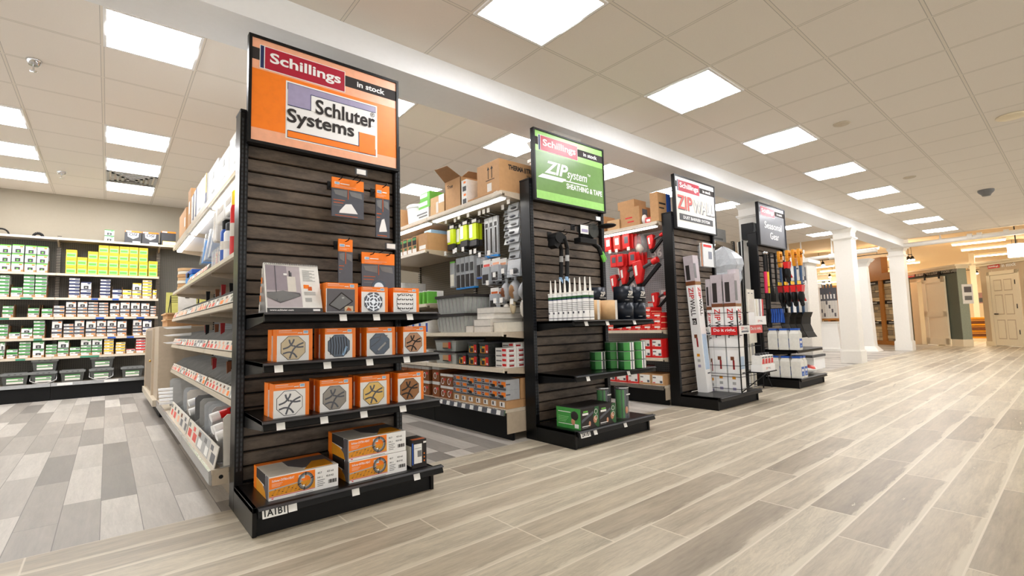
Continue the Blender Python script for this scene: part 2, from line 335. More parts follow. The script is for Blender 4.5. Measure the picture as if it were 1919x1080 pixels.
def column(x0, y0, w=.36):
    m = MB(); s = .025
    m.box(x0+s, x0+w-s, y0+s, y0+w-s, .25, 2.704, 'trim_white')
    m.box(x0, x0+w, y0, y0+w, 0, .235, 'trim_white'); m.box(x0+.012, x0+w-.012, y0+.012, y0+w-.012, .235, .255, 'trim_white')
    m.box(x0-.005, x0+w+.005, y0-.005, y0+w+.005, 2.50, 2.53, 'trim_white'); m.box(x0+.01, x0+w-.01, y0+.01, y0+w-.01, 2.48, 2.50, 'trim_white')
    m.taper((x0+w/2, y0+w/2), w-2*s, w-2*s, 2.62, w+.02, w+.02, 2.704, 'trim_white')
    struct(m, 'column')
column(3.10, 3.03); column(7.45, 3.03); column(11.34, 2.893); column(15.97, 2.953, .37)

# recessed light panels
def light_proto():
    t = T('ceiling_light', '', 'ceiling light', local=True); m = MB(); a, b = .298, .278
    m.box(-a, a, -a, -b, -.012, 0, 'white'); m.box(-a, a, b, a, -.012, 0, 'white'); m.box(-a, -b, -b, b, -.012, 0, 'white'); m.box(b, a, -b, b, -.012, 0, 'white')
    m.obj('frame', t)
    m = MB()
    for k in (-1, 0, 1): m.box(-b, b, k*.187-.0905, k*.187+.0905, -.009 if k else -.016, -.002, 'diffuser')
    m.obj('diffuser', t); return t
LT = light_proto(); _first = [True]
def light(x, y, z, label, group):
    if _first[0]:
        _first[0] = False; LT.location = (x, y, z); LT['label'] = label; LT['group'] = group; return LT
    return dup(LT, (x, y, z), label, group=group)
for n in range(8):
    light(2.3093+(3*n-.5)*T_, 1.1268+1.5*T_, 2.895, 'square white light panel in the ceiling over the main aisle, %s from the camera' % ORD[n], 'light panels over the main aisle')
for n, i in enumerate((0, 3, 6, 9, 12, 15, 18, 21, 24)):
    light(-.1002+(i+.5)*T_, 4.7836-.5*T_, 3.194, 'square light panel behind the white beam, %s from the left along the beam' % ORD[n], 'light panels behind the beam')
for i, w in ((0, 'nearer the orange sign'), (-2, 'at the left edge')):
    for n, j in enumerate((3, 5, 7)):
        light(-.1002+(i+.5)*T_, 4.7836+(j+.5)*T_, 3.194, 'light panel over the left aisle, row %s, %s from the front' % (w, ORD[n]), 'light panels over the left aisle')
light(-.1002+6.5*T_, 4.7836+3.5*T_, 3.194, 'light panel above the cartons, seen just right of the orange sign', 'light panels over the left aisle')
light(-.1002+6.5*T_, 4.7836+6.5*T_, 3.194, 'small far light panel touching the right edge of the orange sign display', 'light panels over the left aisle')

# air vent, sprinklers, speaker grilles
m = MB(); vx, vy = -.1002+.5*T_, 4.7836+6.5*T_
for k in range(5):
    a = .285-.055*k; z = 3.19-.006*k
    m.box(vx-a, vx+a, vy-a, vy-a+.03, z-.01, z+.004, 'light_grey'); m.box(vx-a, vx+a, vy+a-.03, vy+a, z-.01, z+.004, 'mid_grey'); m.box(vx-a, vx-a+.03, vy-a, vy+a, z-.01, z+.004, 'light_grey'); m.box(vx+a-.03, vx+a, vy-a, vy+a, z-.01, z+.004, 'light_grey')
m.thing('ceiling_vent', 'square stepped grey air vent between two ceiling light panels at left', 'vent')
for (x, y), lab in (((-.53, 5.38), 'chrome sprinkler head in the ceiling at upper left, the larger nearer one'), ((-.55, 8.9), 'small chrome sprinkler head in the ceiling at left, farther back')):
    t = T('fire_sprinkler', lab, 'sprinkler', (x, y, 3.194), 'fire sprinklers')
    MB().lathe([(.05, 0), (.05, -.008), (.032, -.045), (.030, -.045)], (x, y, 3.194), 'chrome', 16).obj('cup', t)
    MB().cyl((x, y, 3.15), (x, y, 3.105), .006, 'chrome', n=8).lathe([(.003, 0), (.024, -.002), (.024, -.006), (.003, -.008)], (x, y, 3.105), 'chrome', 12).obj('deflector', t)
MB().lathe([(.001, 0), (.12, -.003), (.12, -.012), (.105, -.02), (.001, -.02)], (6.9, .33, 2.896), 'cream', 28).thing('ceiling_speaker', 'round cream ceiling speaker cut by the right edge of the photo', 'speaker', (6.9, .33, 2.876))
MB().lathe([(.10, 0), (.10, -.03), (.085, -.05), (.06, -.075), (.05, -.10), (.001, -.105)], (10.74, .886, 2.896), 'mid_grey', 20).thing('dome_camera', 'small grey dome camera on the ceiling at upper right', 'camera', (10.74, .886, 2.79))
for (x, y), lab in (((5.70, 1.46), 'flat round cover plate in the ceiling between the second and third lights'), ((8.75, 1.48), 'flat round cover plate in the ceiling farther along the aisle')):
    MB().lathe([(.001, 0), (.075, 0), (.075, -.006), (.06, -.012), (.001, -.012)], (x, y, 2.896), 'beam_tan', 24).thing('cover_plate', lab, 'cover plate', (x, y, 2.884), 'ceiling cover plates')

# strip fixtures and track lights of the far showroom (long axis along y)
def by_px(a, b, z):
    p, q = at(*a, 'z', z), at(*b, 'z', z); x = (p.x+q.x)/2; return x, min(p.y, q.y), max(p.y, q.y)
STR = [((1782, 459), (1886, 449), 'over the beige door display, nearest'), ((1802, 470), (1905, 458), 'over the beige door display, next one back'), ((1828, 482), (1900, 473), 'just above the beige display cornice'),
       ((1696, 495), (1722, 491), 'between the second column and the barn door display'), ((1516, 503), (1562, 498), 'left of the nearer column, upper'), ((1537, 509), (1570, 506), 'left of the nearer column, second'), ((1600, 470), (1648, 465), 'behind the white pipe beside the nearer column'),
       ((1602, 514), (1640, 511), 'between the columns, upper'), ((1610, 520), (1667, 517), 'between the columns, longest'), ((1656, 523), (1673, 522), 'touching the second column'), ((1517, 527), (1560, 525), 'above the house poster'), ((1608, 539), (1648, 537), 'above the stone sample frame')]
for a, b, w in STR:
    z = 3.24
    x, y0, y1 = by_px(a, b, z)
    if x > 33: z = 3.0; x, y0, y1 = by_px(a, b, z)
    x = min(x, 33)
    t = T('strip_light', 'long narrow white ceiling strip light '+w, 'strip light', (x, (y0+y1)/2, z), 'far strip lights')
    MB().box(x-.07, x+.07, y0, y1, z+.01, 3.3, 'white').obj('housing', t); MB().box(x-.055, x+.055, y0+.02, y1-.02, z-.035, z+.01, 'warm_strip').obj('tube', t)
    lamp('strip_glow', t, (x, (y0+y1)/2, z-.04), 'AREA', 55, (1, .86, .66), (.1, max(y1-y0, .3)))
TRK = [((1515, 491), (1668, 474), [1545, 1665], 'highest rail crossing behind the nearer column'), ((1595, 508), (1672, 500), [1625, 1638, 1648], 'between the columns'), ((1520, 515), (1568, 511), [1555], 'left of the nearer column'), ((1698, 477), (1712, 478), [1699, 1711], 'beside the second column'),
       ((1525, 524), (1570, 526), [1530, 1538, 1562], 'above the house poster'), ((1612, 519), (1650, 524), [1622, 1634, 1647], 'above the stone sample frame'), ((1812, 508), (1842, 503), [1829], 'between the two door displays'), ((1888, 460), (1915, 470), [1911], 'at the right edge over the beige display')]
for a, b, sp, w in TRK:
    z = 3.02; x, y0, y1 = by_px(a, b, z)
    if x > 33: z = 2.95; x, y0, y1 = by_px(a, b, z)
    x = min(x, 33)
    t = T('track_light', 'black track light rail with spot heads '+w, 'track light', (x, (y0+y1)/2, z), 'track lights')
    mb = MB().box(x-.018, x+.018, y0, y1, z-.012, z+.012, 'black_metal')
    for q in (.15, .85): yy = y0+(y1-y0)*q; mb.cyl((x, yy, z), (x, yy, 3.3), .006, 'black_metal', n=6)
    mb.obj('rail', t)
    for px in sp:
        k = (px-a[0])/(b[0]-a[0]); yy = y1+(y0-y1)*min(max(k, 0), 1)
        h = MB().cyl((x, yy, z), (x, yy, z-.08), .012, 'black_metal', n=6).cyl((x, yy, z-.08), (x-.07, yy-.03, z-.2), .045, 'black_metal', .06, n=10).obj('spot_head', t)
        MB().cyl((x-.071, yy-.0304, z-.2015), (x-.072, yy-.0308, z-.203), .054, 'spot_glow', n=10).obj('lamp', h)
        lamp('spot_beam', h, (x-.08, yy-.035, z-.215), 'POINT', 50, (1, .86, .66), .05)

# white pipe run along the ceiling step
t = T('sprinkler_pipe', 'thick white sprinkler pipe hanging across the ceiling edge at right', 'pipe', (15.93, 1.5, 2.68))
mb = MB().cyl((15.86, -2, 2.78), (15.86, 3.2, 2.73), .06, 'trim_white', n=14)
mb.obj('pipe', t)
for y in (1.0, 1.45, 1.62): MB().cyl((15.86, y, 2.77), (15.86, y+.09, 2.77), .078, 'trim_white', n=14).obj('coupling', t)
MB().cyl((15.86, 2.2, 2.75), (15.86, 2.2, 3.3), .014, 'trim_white', n=6).cyl((15.86, 2.2, 2.76), (15.86, 2.2, 2.86), .045, 'trim_white', .012, n=8).obj('hanger', t)
t = T('sprinkler_pipe', 'white branch pipe with upright fittings left of the nearer column', 'pipe', (15.9, 5, 2.55))
MB().cyl((15.86, 3.5, 2.70), (15.86, 6.4, 2.62), .055, 'trim_white', n=12).obj('pipe', t)
for y in (4.55, 5.35, 5.7, 6.1):
    MB().cyl((15.86, y-.08, 2.66), (15.86, y+.08, 2.66), .085, 'trim_white', n=10).cyl((15.86, y, 2.66), (15.86, y, 3.2), .035, 'trim_white', .015, n=8).obj('fitting', t)
# column-mounted box and camera near the seasonal display
MB().box(7.30, 7.44, 3.08, 3.26, 2.12, 2.36, 'black_plastic').thing('wall_speaker', 'black box mounted on the square column beside the seasonal sign', 'speaker', bevel=.006)
MB().lathe([(.05, 0), (.07, .02), (.07, .06), (.03, .09)], (7.38, 3.15, 2.01), 'matte_black', 14).thing('dome_camera', 'black dome camera below the black box on the column', 'camera')
# ------------------------------------------------------------------ black end caps with slat panels
def endcap(x0, label, shelves, sign_px=None, tags=(), base_tags=(), code=None, lip=(.045, .985), shelf_x=None):
    t = T('end_cap_display', label, 'store display', (x0+.48, 2.7, 0), 'black end cap displays')
    w = .955
    for k, xx in enumerate((x0, x0+w-.042)):
        u = MB().box(xx, xx+.042, 2.895, 3.015, 0, 2.135, 'black_metal').box(xx-.001, xx+.043, 2.893, 3.017, 2.135, 2.15, 'black_plastic')
        up = u.obj('upright', t, bevel=.003)
        MB().box(xx+.008, xx+.017, 2.893, 2.896, .2, 2.1, 'slotted_black').box(xx+.026, xx+.035, 2.893, 2.896, .2, 2.1, 'slotted_black').obj('slot_strip', up)
    m = MB().box(x0+.042, x0+w-.042, 2.962, 2.985, .12, 2.13, 'matte_black')
    z = .14
    while z < 2.1:
        m.prism([(2.93, z+.003), (2.93, z+.062), (2.936, z+.067), (2.962, z+.067), (2.962, z-.001), (2.936, z-.001)], 'x', x0+.042, x0+w-.042, 'weathered_slat'); z += .0765
    m.obj('slat_panel', t)
    b = MB().box(x0, x0+.935, 2.475, 2.895, .105, .13, 'black_metal').box(x0, x0+.02, 2.475, 2.895, 0, .13, 'black_metal').box(x0+.915, x0+.935, 2.475, 2.895, 0, .13, 'black_metal')
    bd = b.obj('base_deck', t, bevel=.003)
    MB().box(x0+.02, x0+.915, 2.487, 2.505, 0, .105, 'matte_black').obj('kick_plate', bd)
    def rail(par, xa, xb, z, y):
        MB().prism([(y, z), (y-.012, z-.004), (y-.026, z-.04), (y-.022, z-.045), (y-.004, z-.04), (y+.002, z-.03)], 'x', xa, xb, 'black_plastic').prism([(y-.012, z-.004), (y-.016, z-.002), (y-.03, z-.008), (y-.028, z-.012)], 'x', xa, xb, 'steel' if 0 else 'dark_grey').obj('price_rail', par)
    def put_tags(par, xs, z, y, ww=.038):
        for xx in xs:
            MB().hexa([(xx, y-.030, z-.046), (xx+ww, y-.030, z-.046), (xx+ww, y-.0285, z-.046), (xx, y-.0285, z-.046)], [(xx, y-.016, z-.004), (xx+ww, y-.016, z-.004), (xx+ww, y-.0145, z-.004), (xx, y-.0145, z-.004)], 'paper').obj('price_tag', par)
    rail(bd, x0+.02, x0+.985, .13, 2.475); put_tags(bd, base_tags, .13, 2.475)
    if code:
        xx = x0+.035
        m = MB().hexa([(xx, 2.4435, .083), (xx+.105, 2.4435, .083), (xx+.105, 2.446, .083), (xx, 2.446, .083)], [(xx, 2.457, .127), (xx+.105, 2.457, .127), (xx+.105, 2.460, .127), (xx, 2.460, .127)], 'paper')
        m.text(code, (xx+.008, 2.4443, .090), UX, Vector((0, .0125, .044)).normalized(), .030, 'black_plastic', .088).obj('location_label', bd)
    for i, (zs, xa, xb) in enumerate(shelves):
        s = MB().box(xa, xb, 2.51, 2.93, zs-.022, zs, 'black_metal').obj('shelf', t, bevel=.002)
        for xx in (xa, xb-.006): MB().prism([(2.51, zs-.045), (2.93, zs-.085), (2.93, zs), (2.51, zs)], 'x', xx, xx+.006, 'black_metal').obj('bracket', s)
        rail(s, xa, xb+.01, zs, 2.51); put_tags(s, tags[i] if i < len(tags) else (), zs, 2.51)
    return t
def xs_on(z, y, pxs, py): return [at(p, py, 'y', y).x for p in pxs]
ENDA = endcap(XA, 'black end cap with brown slat wall holding orange drain boxes, nearest the camera', [(1.015, .565, 1.50), (.775, .565, 1.505), (.505, .565, 1.505)],
       tags=(xs_on(1, 2.49, (636, 699, 762), 592), xs_on(1, 2.49, (514, 606, 686, 756), 680), xs_on(1, 2.49, (518, 600, 675, 749), 780)), base_tags=xs_on(.1, 2.45, (541, 660, 776), 915), code='1a1b1')
ENDB = endcap(XB, 'black end cap with slat wall holding caulk tubes and green tape rolls', [(.95, 2.70, 3.73), (.53, 2.70, 3.72)],
       tags=(xs_on(1, 2.49, (1095, 1135, 1186), 605), xs_on(.5, 2.49, (1098, 1175), 700)), base_tags=xs_on(.1, 2.45, (1113, 1170), 806), code='a1b1')
ENDC = endcap(XC, 'black end cap with slat wall holding tall white wall kits and a wire rack', [])
ENDD = endcap(XD, 'black end cap with slat wall holding snow shovels and white jugs', [(.50, 7.0, 7.92)])

# ------------------------------------------------------------------ header signs
def sign(x0, x1, label, band, field, art, z0=1.958, z1=2.577):
    t = T('header_sign', label, 'sign', ((x0+x1)/2, 2.87, z0), 'framed header signs'); f = .016; yf = 2.849
    m = MB().box(x0, x1, yf, yf+.042, z0, z0+f, 'black_plastic').box(x0, x1, yf, yf+.042, z1-f, z1, 'black_plastic').box(x0, x0+f, yf, yf+.042, z0+f, z1-f, 'black_plastic').box(x1-f, x1, yf, yf+.042, z0+f, z1-f, 'black_plastic').box(x0+f, x1-f, yf+.03, yf+.042, z0+f, z1-f, 'matte_black')
    m.obj('frame', t)
    X0, X1, Z0, Z1 = x0+f, x1-f, z0+f, z1-f; w, h = X1-X0, Z1-Z0; y = yf+.008
    X = lambda u: X0+u*w
    Z = lambda v: Z0+v*h
    p = MB().box(X0, X1, y, y+.02, Z0, Z1, band)
    def rect(mb, u0, u1, v0, v1, m, k=1): return mb.box(X(u0), X(u1), y-.0008*k, y, Z(v0), Z(v1), m)
    if field: rect(p, 0, 1, .125, .70, field)
    pn = p.obj('sign_panel', t)
    m = MB(); rect(m, 0, 1, .79, .905, 'hair_dark', 2); rect(m, .045, .602, .715, .945, 'white', 3); rect(m, .049, .07, .72, .94, 'navy', 4); rect(m, .076, .598, .722, .938, 'crimson', 4)
    m.text('schillings', (X(.105), y-.0045, Z(.762)), UX, UZ, .135*h, 'white', .465*w); m.text('in_stock', (X(.69), y-.0035, Z(.818)), UX, UZ, .062*h, 'white', .215*w)
    m.obj('store_banner', pn)
    a = MB(); art(a, X, Z, w, h, y, rect); a.obj('printed_artwork', pn)
    return t
def art_a(m, X, Z, w, h, y, rect):
    rect(m, .205, .845, .085, .665, 'white', 2)
    def frame(u0, u1, v0, v1, col, k=3): rect(m, u0-.003, u1+.003, v0-.005, v1+.005, 'navy', k); rect(m, u0, u1, v0, v1, col, k+1)
    frame(.218, .83, .585, .645, 'violet'); rect(m, .218, .365, .42, .64, 'violet', 6); rect(m, .3655, .832, .42, .58, 'white', 5)
    frame(.218, .83, .10, .165, 'orange'); rect(m, .705, .828, .105, .32, 'orange', 6); rect(m, .21, .70, .165, .30, 'white', 5)
    rect(m, .218, .705, .163, .168, 'navy', 7); rect(m, .701, .705, .168, .322, 'navy', 7); rect(m, .362, .366, .418, .585, 'navy', 7); rect(m, .366, .832, .58, .585, 'navy', 7); rect(m, .218, .365, .418, .423, 'navy', 7)
    m.text('schluter', (X(.395), y-.0065, Z(.40)), UX, UZ, .155*h, 'hair_dark', .43*w); m.text('systems', (X(.212), y-.0065, Z(.205)), UX, UZ, .185*h, 'hair_dark', .455*w); m.text('reg', (X(.79), y-.0065, Z(.525)), UX, UZ, .05*h, 'hair_dark')
def art_b(m, X, Z, w, h, y, rect):
    m.text('zip', (X(.12), y-.002, Z(.40)), UX, UZ, .19*h, 'white', .33*w); m.text('system', (X(.435), y-.002, Z(.36)), UX, UZ, .155*h, 'white', .30*w); m.text('tm', (X(.745), y-.002, Z(.51)), UX, UZ, .035*h, 'white')
    m.prism([(X(.03), Z(.315)), (X(.09), Z(.375)), (X(.42), Z(.375)), (X(.36), Z(.315))], 'y', y-.0024, y-.001, 'white')
    rect(m, .38, .74, .342, .358, 'white', 2); m.text('sheathing', (X(.42), y-.002, Z(.235)), UX, UZ, .085*h, 'white', .55*w)
def art_c(m, X, Z, w, h, y, rect):
    m.text('zipc', (X(.045), y-.003, Z(.35)), UX, UZ, .27*h, 'slate', .36*w); m.text('zipc', (X(.035), y-.005, Z(.37)), UX, UZ, .27*h, 'red_soft', .36*w)
    m.text('wall', (X(.435), y-.003, Z(.345)), UX, UZ, .27*h, 'slate', .55*w); m.text('wall', (X(.425), y-.004, Z(.355)), UX, UZ, .27*h, 'mid_grey', .55*w); m.text('wall', (X(.41), y-.005, Z(.37)), UX, UZ, .27*h, 'off_white', .55*w)
    rect(m, .07, .93, .15, .28, 'dark_grey', 2); m.text('dust', (X(.16), y-.003, Z(.185)), UX, UZ, .06*h, 'white', .68*w)
def art_d(m, X, Z, w, h, y, rect):
    m.text('seasonal', (X(.19), y-.002, Z(.42)), UX, UZ, .17*h, 'white', .66*w); m.text('gear', (X(.38), y-.002, Z(.17)), UX, UZ, .17*h, 'white', .34*w)
sign(.550, 1.447, 'orange framed sign reading Schillings in stock, Schluter Systems', 'peach', 'orange', art_a)
sign(2.675, 3.585, 'green framed sign reading Schillings in stock, ZIP system Sheathing and Tape', 'sign_lime', 'sign_green', art_b)
sign(4.815, 5.725, 'white framed sign reading Schillings in stock, ZIPWALL dust barrier system', 'white', 'off_white', art_c)
sign(6.96, 7.89, 'grey framed sign reading Schillings in stock, Seasonal Gear', 'slate', None, art_d)
# ------------------------------------------------------------------ goods on the orange end cap
def ribbon(m, pts, wd, y, mat, t=.0012):
    for (x0, z0), (x1, z1) in zip(pts, pts[1:]):
        dx, dz = x1-x0, z1-z0; L = math.hypot(dx, dz) or 1; nx, nz = -dz/L*wd/2, dx/L*wd/2
        m.hexa([(x0-nx, y-t, z0-nz), (x0+nx, y-t, z0+nz), (x0+nx, y, z0+nz), (x0-nx, y, z0-nz)], [(x1-nx, y-t, z1-nz), (x1+nx, y-t, z1+nz), (x1+nx, y, z1+nz), (x1-nx, y, z1-nz)], mat)
def arc(cx, cz, r, a0, a1, n=7): return [(cx+r*math.cos(math.radians(a0+(a1-a0)*i/n)), cz+r*math.sin(math.radians(a0+(a1-a0)*i/n))) for i in range(n+1)]
def drain_box(w, h, plate, pat, ink, d=.075):
    t = T('drain_grate_box', '', 'box', local=True)
    m = MB().box(-w/2, w/2, 0, d, 0, h, 'orange'); e = .0008
    m.box(-w/2, w/2-.018, -e, 0, 0, h*.80, 'white'); m.box(-w/2+.008, -w/2+w*.40, -2*e, 0, h*.945, h*.958, 'white'); m.box(-w/2+.008, -w/2+w*.55, -2*e, 0, h*.885, h*.91, 'peach'); m.box(-w/2+w*.57, -w/2+w*.70, -2*e, 0, h*.865, h*.89, 'white')
    m.box(w/2-.045, w/2-.022, -2*e, 0, h*.85, h*.95, 'white'); m.box(w/2-.043, w/2-.024, -3*e, 0, h*.875, h*.94, 'pale_blue')
    m.box(-w/2-e, -w/2, .006, .012, h*.04, h*.2, 'peach')
    m.obj('carton', t)
    if plate is None: return t
    g = MB(); cx, cz = -.009, h*.41; r = min(w, h)*.37; k = r*.42
    oc = [(cx-r, cz-k), (cx-k, cz-r), (cx+k, cz-r), (cx+r, cz-k), (cx+r, cz+k), (cx+k, cz+r), (cx-k, cz+r), (cx-r, cz+k)]
    if pat == 'photo':
        g.box(-w/2+.004, w/2-.018, -.0016, -.0008, .004, h*.795, 'photo_grey')
        for q in ([(-.07, .04), (-.005, .105), (.055, .06), (-.015, .012), (-.07, .04)],): ribbon(g, [(a, b) for a, b in q], .005, -.0017, 'hair_dark')
        g.prism([(-.07, .04), (-.005, .103), (.053, .06), (-.015, .014)], 'y', -.0019, -.0016, 'mid_grey'); g.prism([(-.006, .078), (.004, .084), (.012, .078), (.002, .072)], 'y', -.0023, -.0018, 'light_grey')
        g.box(.012, .058, -.0022, -.0016, .006, .034, 'beige_tile'); g.prism([(.02, .01), (.05, .008), (.045, .02), (.03, .028)], 'y', -.003, -.002, 'orange_dark')
        g.obj('photo_print', t); return t
    g.prism(oc, 'y', -.0016, -.0008, 'hair_dark'); oc2 = [(cx+(a-cx)*.96, cz+(b-cz)*.96) for a, b in oc]
    g.prism(oc2, 'y', -.0026, -.0014, plate)
    y = -.0027; s = r/.06
    if pat == 'arcs':
        for pl in (((-.37, .77), (-.28, .4), (-.05, .16)), ((.05, .8), (-.03, .5), (-.37, .08), (-.9, -.07)), ((.9, .45), (.37, .24), (-.05, -.18), (-.32, -.97)), ((.9, .08), (.42, .03), (0, .19)), ((-.9, -.5), (-.37, -.34), (.05, -.5), (.32, -.9))):
            for _ in range(2): pl = [pl[0]]+[q for a, b in zip(pl, pl[1:]) for q in ((a[0]*.75+b[0]*.25, a[1]*.75+b[1]*.25), (a[0]*.25+b[0]*.75, a[1]*.25+b[1]*.75))]+[pl[-1]]
            ribbon(g, [(cx+a*r*.92, cz+b*r*.92) for a, b in pl], r*.13, y, ink)
    elif pat == 'stripes':
        for i in range(7): ribbon(g, [(cx-.045+i*.014, cz-.045), (cx-.042+i*.014, cz), (cx-.047+i*.014, cz+.046)], .003, y, ink)
        ribbon(g, [(cx+.02, cz-.05), (cx+.042, cz-.005)], .011, y, 'pale_blue')
    elif pat == 'diagonal':
        for q in (((-.045, .03), (.045, .045)), ((-.05, -.015), (.0, .02)), ((.0, .02), (.01, .05)), ((-.02, -.05), (.045, .01))): ribbon(g, [(cx+q[0][0], cz+q[0][1]), (cx+q[1][0], cz+q[1][1])], .005, y, ink)
        ribbon(g, [(cx-.01, cz-.035), (cx+.035, cz+.005)], .009, y, 'light_grey')
    elif pat == 'rings':
        for rr in (.018, .034, .048):
            for q in range(8 if rr > .03 else 4): a = q*(45 if rr > .03 else 90); ribbon(g, arc(cx, cz, rr, a+6, a+(38 if rr > .03 else 70), 4), .009, y, ink)
    else:
        for i in range(-1, 3):
            for j in range(-1, 3):
                px, pz = cx+(i-.5)*.026, cz+(j-.5)*.026
                for a in (45, 135): 
                    c_, s_ = math.cos(math.radians(a if (i+j) % 2 else a)), math.sin(math.radians(a)); ribbon(g, [(px+.005*c_+(.006 if a == 45 else -.006), pz+.005*s_+.003), (px-.005*c_+(.006 if a == 45 else -.006), pz-.005*s_+.003)], .0055, y, ink)
    g.obj('drain_grate', t); return t
def place2(b, x, y, z, label, behind, lab2):
    b.location = (x, y, z); b['label'] = label; b['group'] = 'orange drain grate boxes'
    for k in range(behind): dup(b, (x-.004*(k+1), y+.083*(k+1), z), lab2 % ('directly' if k == 0 else 'second'))
Y0 = 2.545
for (xc, w, h, pl, pat, ink, lab) in ((.955, .172, .158, 'x', 'photo', '', 'orange box with a grey shower floor photo, left of the top shelf boxes'), (1.138, .155, .142, 'steel', 'rings', 'slate', 'orange and white box with a round ringed drain grate, middle of top shelf'), (1.332, .165, .142, 'white_gloss', 'lattice', 'hair_dark', 'orange and white box with a petal lattice grate, right end of top shelf')):
    place2(drain_box(w, h, pl, pat, ink), xc, Y0, 1.0152, lab, 1, 'orange drain box %s behind ' + lab.split('with a ')[1].split(',')[0] + ' box')
for (xc, w, pl, pat, ink, lab) in ((.718, .168, 'beige_tile', 'arcs', 'slate', 'beige arc grate'), (.946, .162, 'foil', 'stripes', 'hair_dark', 'dark wavy striped grate'), (1.174, .168, 'foil', 'diagonal', 'slate', 'dark diagonal grate'), (1.385, .15, 'copper_tan', 'arcs', 'hair_dark', 'copper arc grate')):
    place2(drain_box(w, .157, pl, pat, ink), xc, Y0, .7752, 'orange and white drain box with %s on the second shelf down' % lab, 1, 'orange box %s behind the ' + lab + ' box on second shelf')
for (xc, w, pl, pat, ink, lab) in ((.704, .166, 'white_gloss', 'arcs', 'slate', 'white arc grate'), (.924, .168, 'pewter', 'arcs', 'slate', 'pewter arc grate'), (1.138, .17, 'gold_tile', 'arcs', 'slate', 'gold arc grate'), (1.356, .165, 'bronze', 'arcs', 'hair_dark', 'bronze arc grate')):
    place2(drain_box(w, .163, pl, pat, ink), xc, Y0, .5052, 'orange and white drain box with %s on the lowest black shelf' % lab, 1, 'orange box %s behind the ' + lab + ' box on lowest shelf')

# floor-heating cable cartons on the base
def heat_box():
    w, d, h = .325, .30, .108
    t = T('heating_cable_box', '', 'box', local=True); e = .0008
    m = MB().box(0, w, 0, d, 0, h, 'white')
    m.box(0, .21, -e, 0, .018, h-.004, 'orange'); m.prism([(0, .018), (.21, .018), (.21, .06), (.15, .06), (.07, .052), (0, .045)], 'y', -2*e, 0, 'mustard'); m.prism([(0, .045), (.07, .052), (.15, .06), (.15, .064), (.07, .057), (0, .051)], 'y', -3*e, 0, 'light_grey')
    for i in range(9):
        for j in range(4): m.box(.012+i*.02+j*.004, .019+i*.02+j*.004, -3*e, 0, .024+j*.007, .027+j*.007, 'honey_wood' if (i+j) % 3 else 'hair_dark')
    m.text('extra', (.012, -3*e, .083), UX, UZ, .011, 'white', .10)
    for k in range(3): m.box(.012, .06-.006*k, -2*e, 0, .073-.006*k, .076-.006*k, 'peach')
    m.box(.132, .16, -3*e, 0, .074, .092, 'white'); m.box(.134, .158, -4*e, 0, .078, .091, 'pale_blue'); m.box(.152, .16, -4*e, 0, .03, .042, 'white')
    m.box(.0, .21, -2*e, 0, .014, .0165, 'red'); m.box(.012, .02, -3*e, 0, .006, .01, 'red'); m.box(.12, .2, -2*e, 0, .004, .0055, 'mid_grey')
    for k, (q, x, z) in enumerate((('h1', .222, .078), ('h2', .268, .078), ('h3', .222, .056), ('h4', .264, .056))): m.text(q, (x, -e, z), UX, UZ, .009, 'hair_dark')
    for k in range(9): m.box(.276+k*.0045, .278+k*.0045+.001*(k % 3), -e, 0, .022, .04, 'hair_dark')
    for k in range(4): m.box(.222, .25+.008*(k % 2), -e, 0, .018+.009*k, .021+.009*k, 'mid_grey')
    # left side: dark photo with sand-coloured floor; orange rear strip
    m.box(-e, 0, 0, .012, 0, h, 'light_grey'); m.prism([(.012, .0), (.24, .0), (.24, .05), (.10, .045), (.06, h), (.012, h)], 'x', -e, 0, 'photo_grey'); m.prism([(.05, 0), (.24, 0), (.24, .06), (.12, .05), (.07, .03)], 'x', -2*e, 0, 'mustard'); m.prism([(.07, .055), (.24, .062), (.24, h), (.07, h)], 'x', -2*e, 0, 'hair_dark'); m.box(-e, 0, .24, d, 0, h, 'orange')
    # top: pale left, dark and sand right, orange rear strip
    m.box(0, .165, .0, .25, h, h+e, 'off_white'); m.prism([(.12, .14), (.165, 0.06), (w, .06), (w, .25), (.12, .25)], 'z', h, h+2*e, 'photo_grey'); m.prism([(.165, 0.02), (w-.02, .02), (w-.02, .14), (.24, .15)], 'z', h, h+3*e, 'mustard'); m.box(0, w, .25, d, h, h+2*e, 'orange')
    m.obj('carton', t)
    c = MB(); cx, cz = .165, .06
    for i in range(18):
        a0, a1 = 2*math.pi*i/18, 2*math.pi*(i+1)/18
        for rr, wd, mt in ((.031, .014, 'mid_grey'), (.0255, .003, 'light_grey'), (.0355, .003, 'dark_grey')):
            ribbon(c, [(cx+rr*1.0*math.cos(a0), cz+rr*1.1*math.sin(a0)), (cx+rr*math.cos(a1), cz+rr*1.1*math.sin(a1))], wd, -4*e-(.0003 if wd < .01 else 0), mt, .0008)
    for a in (1.57, 4.5, .3, 3.4): ribbon(c, [(cx+.023*math.cos(a), cz+.026*math.sin(a)), (cx+.039*math.cos(a), cz+.043*math.sin(a))], .004, -.0045, 'hair_dark', .0006)
    c.obj('cable_coil_print', t); return t
h0 = heat_box(); h0.location = (.601, 2.522, .1305); h0['label'] = 'single orange and white heating cable box lying on the left of the base'; h0['group'] = 'heating cable boxes'
dup(h0, (.979, 2.507, .1305), 'heating cable box at the bottom of the stack of two'); dup(h0, (.976, 2.509, .2413), 'heating cable box on top of the stack of two')
t = T('thermostat_box', 'small black box with a white label at the right end of the base', 'box', (1.39, 2.55, .1305))
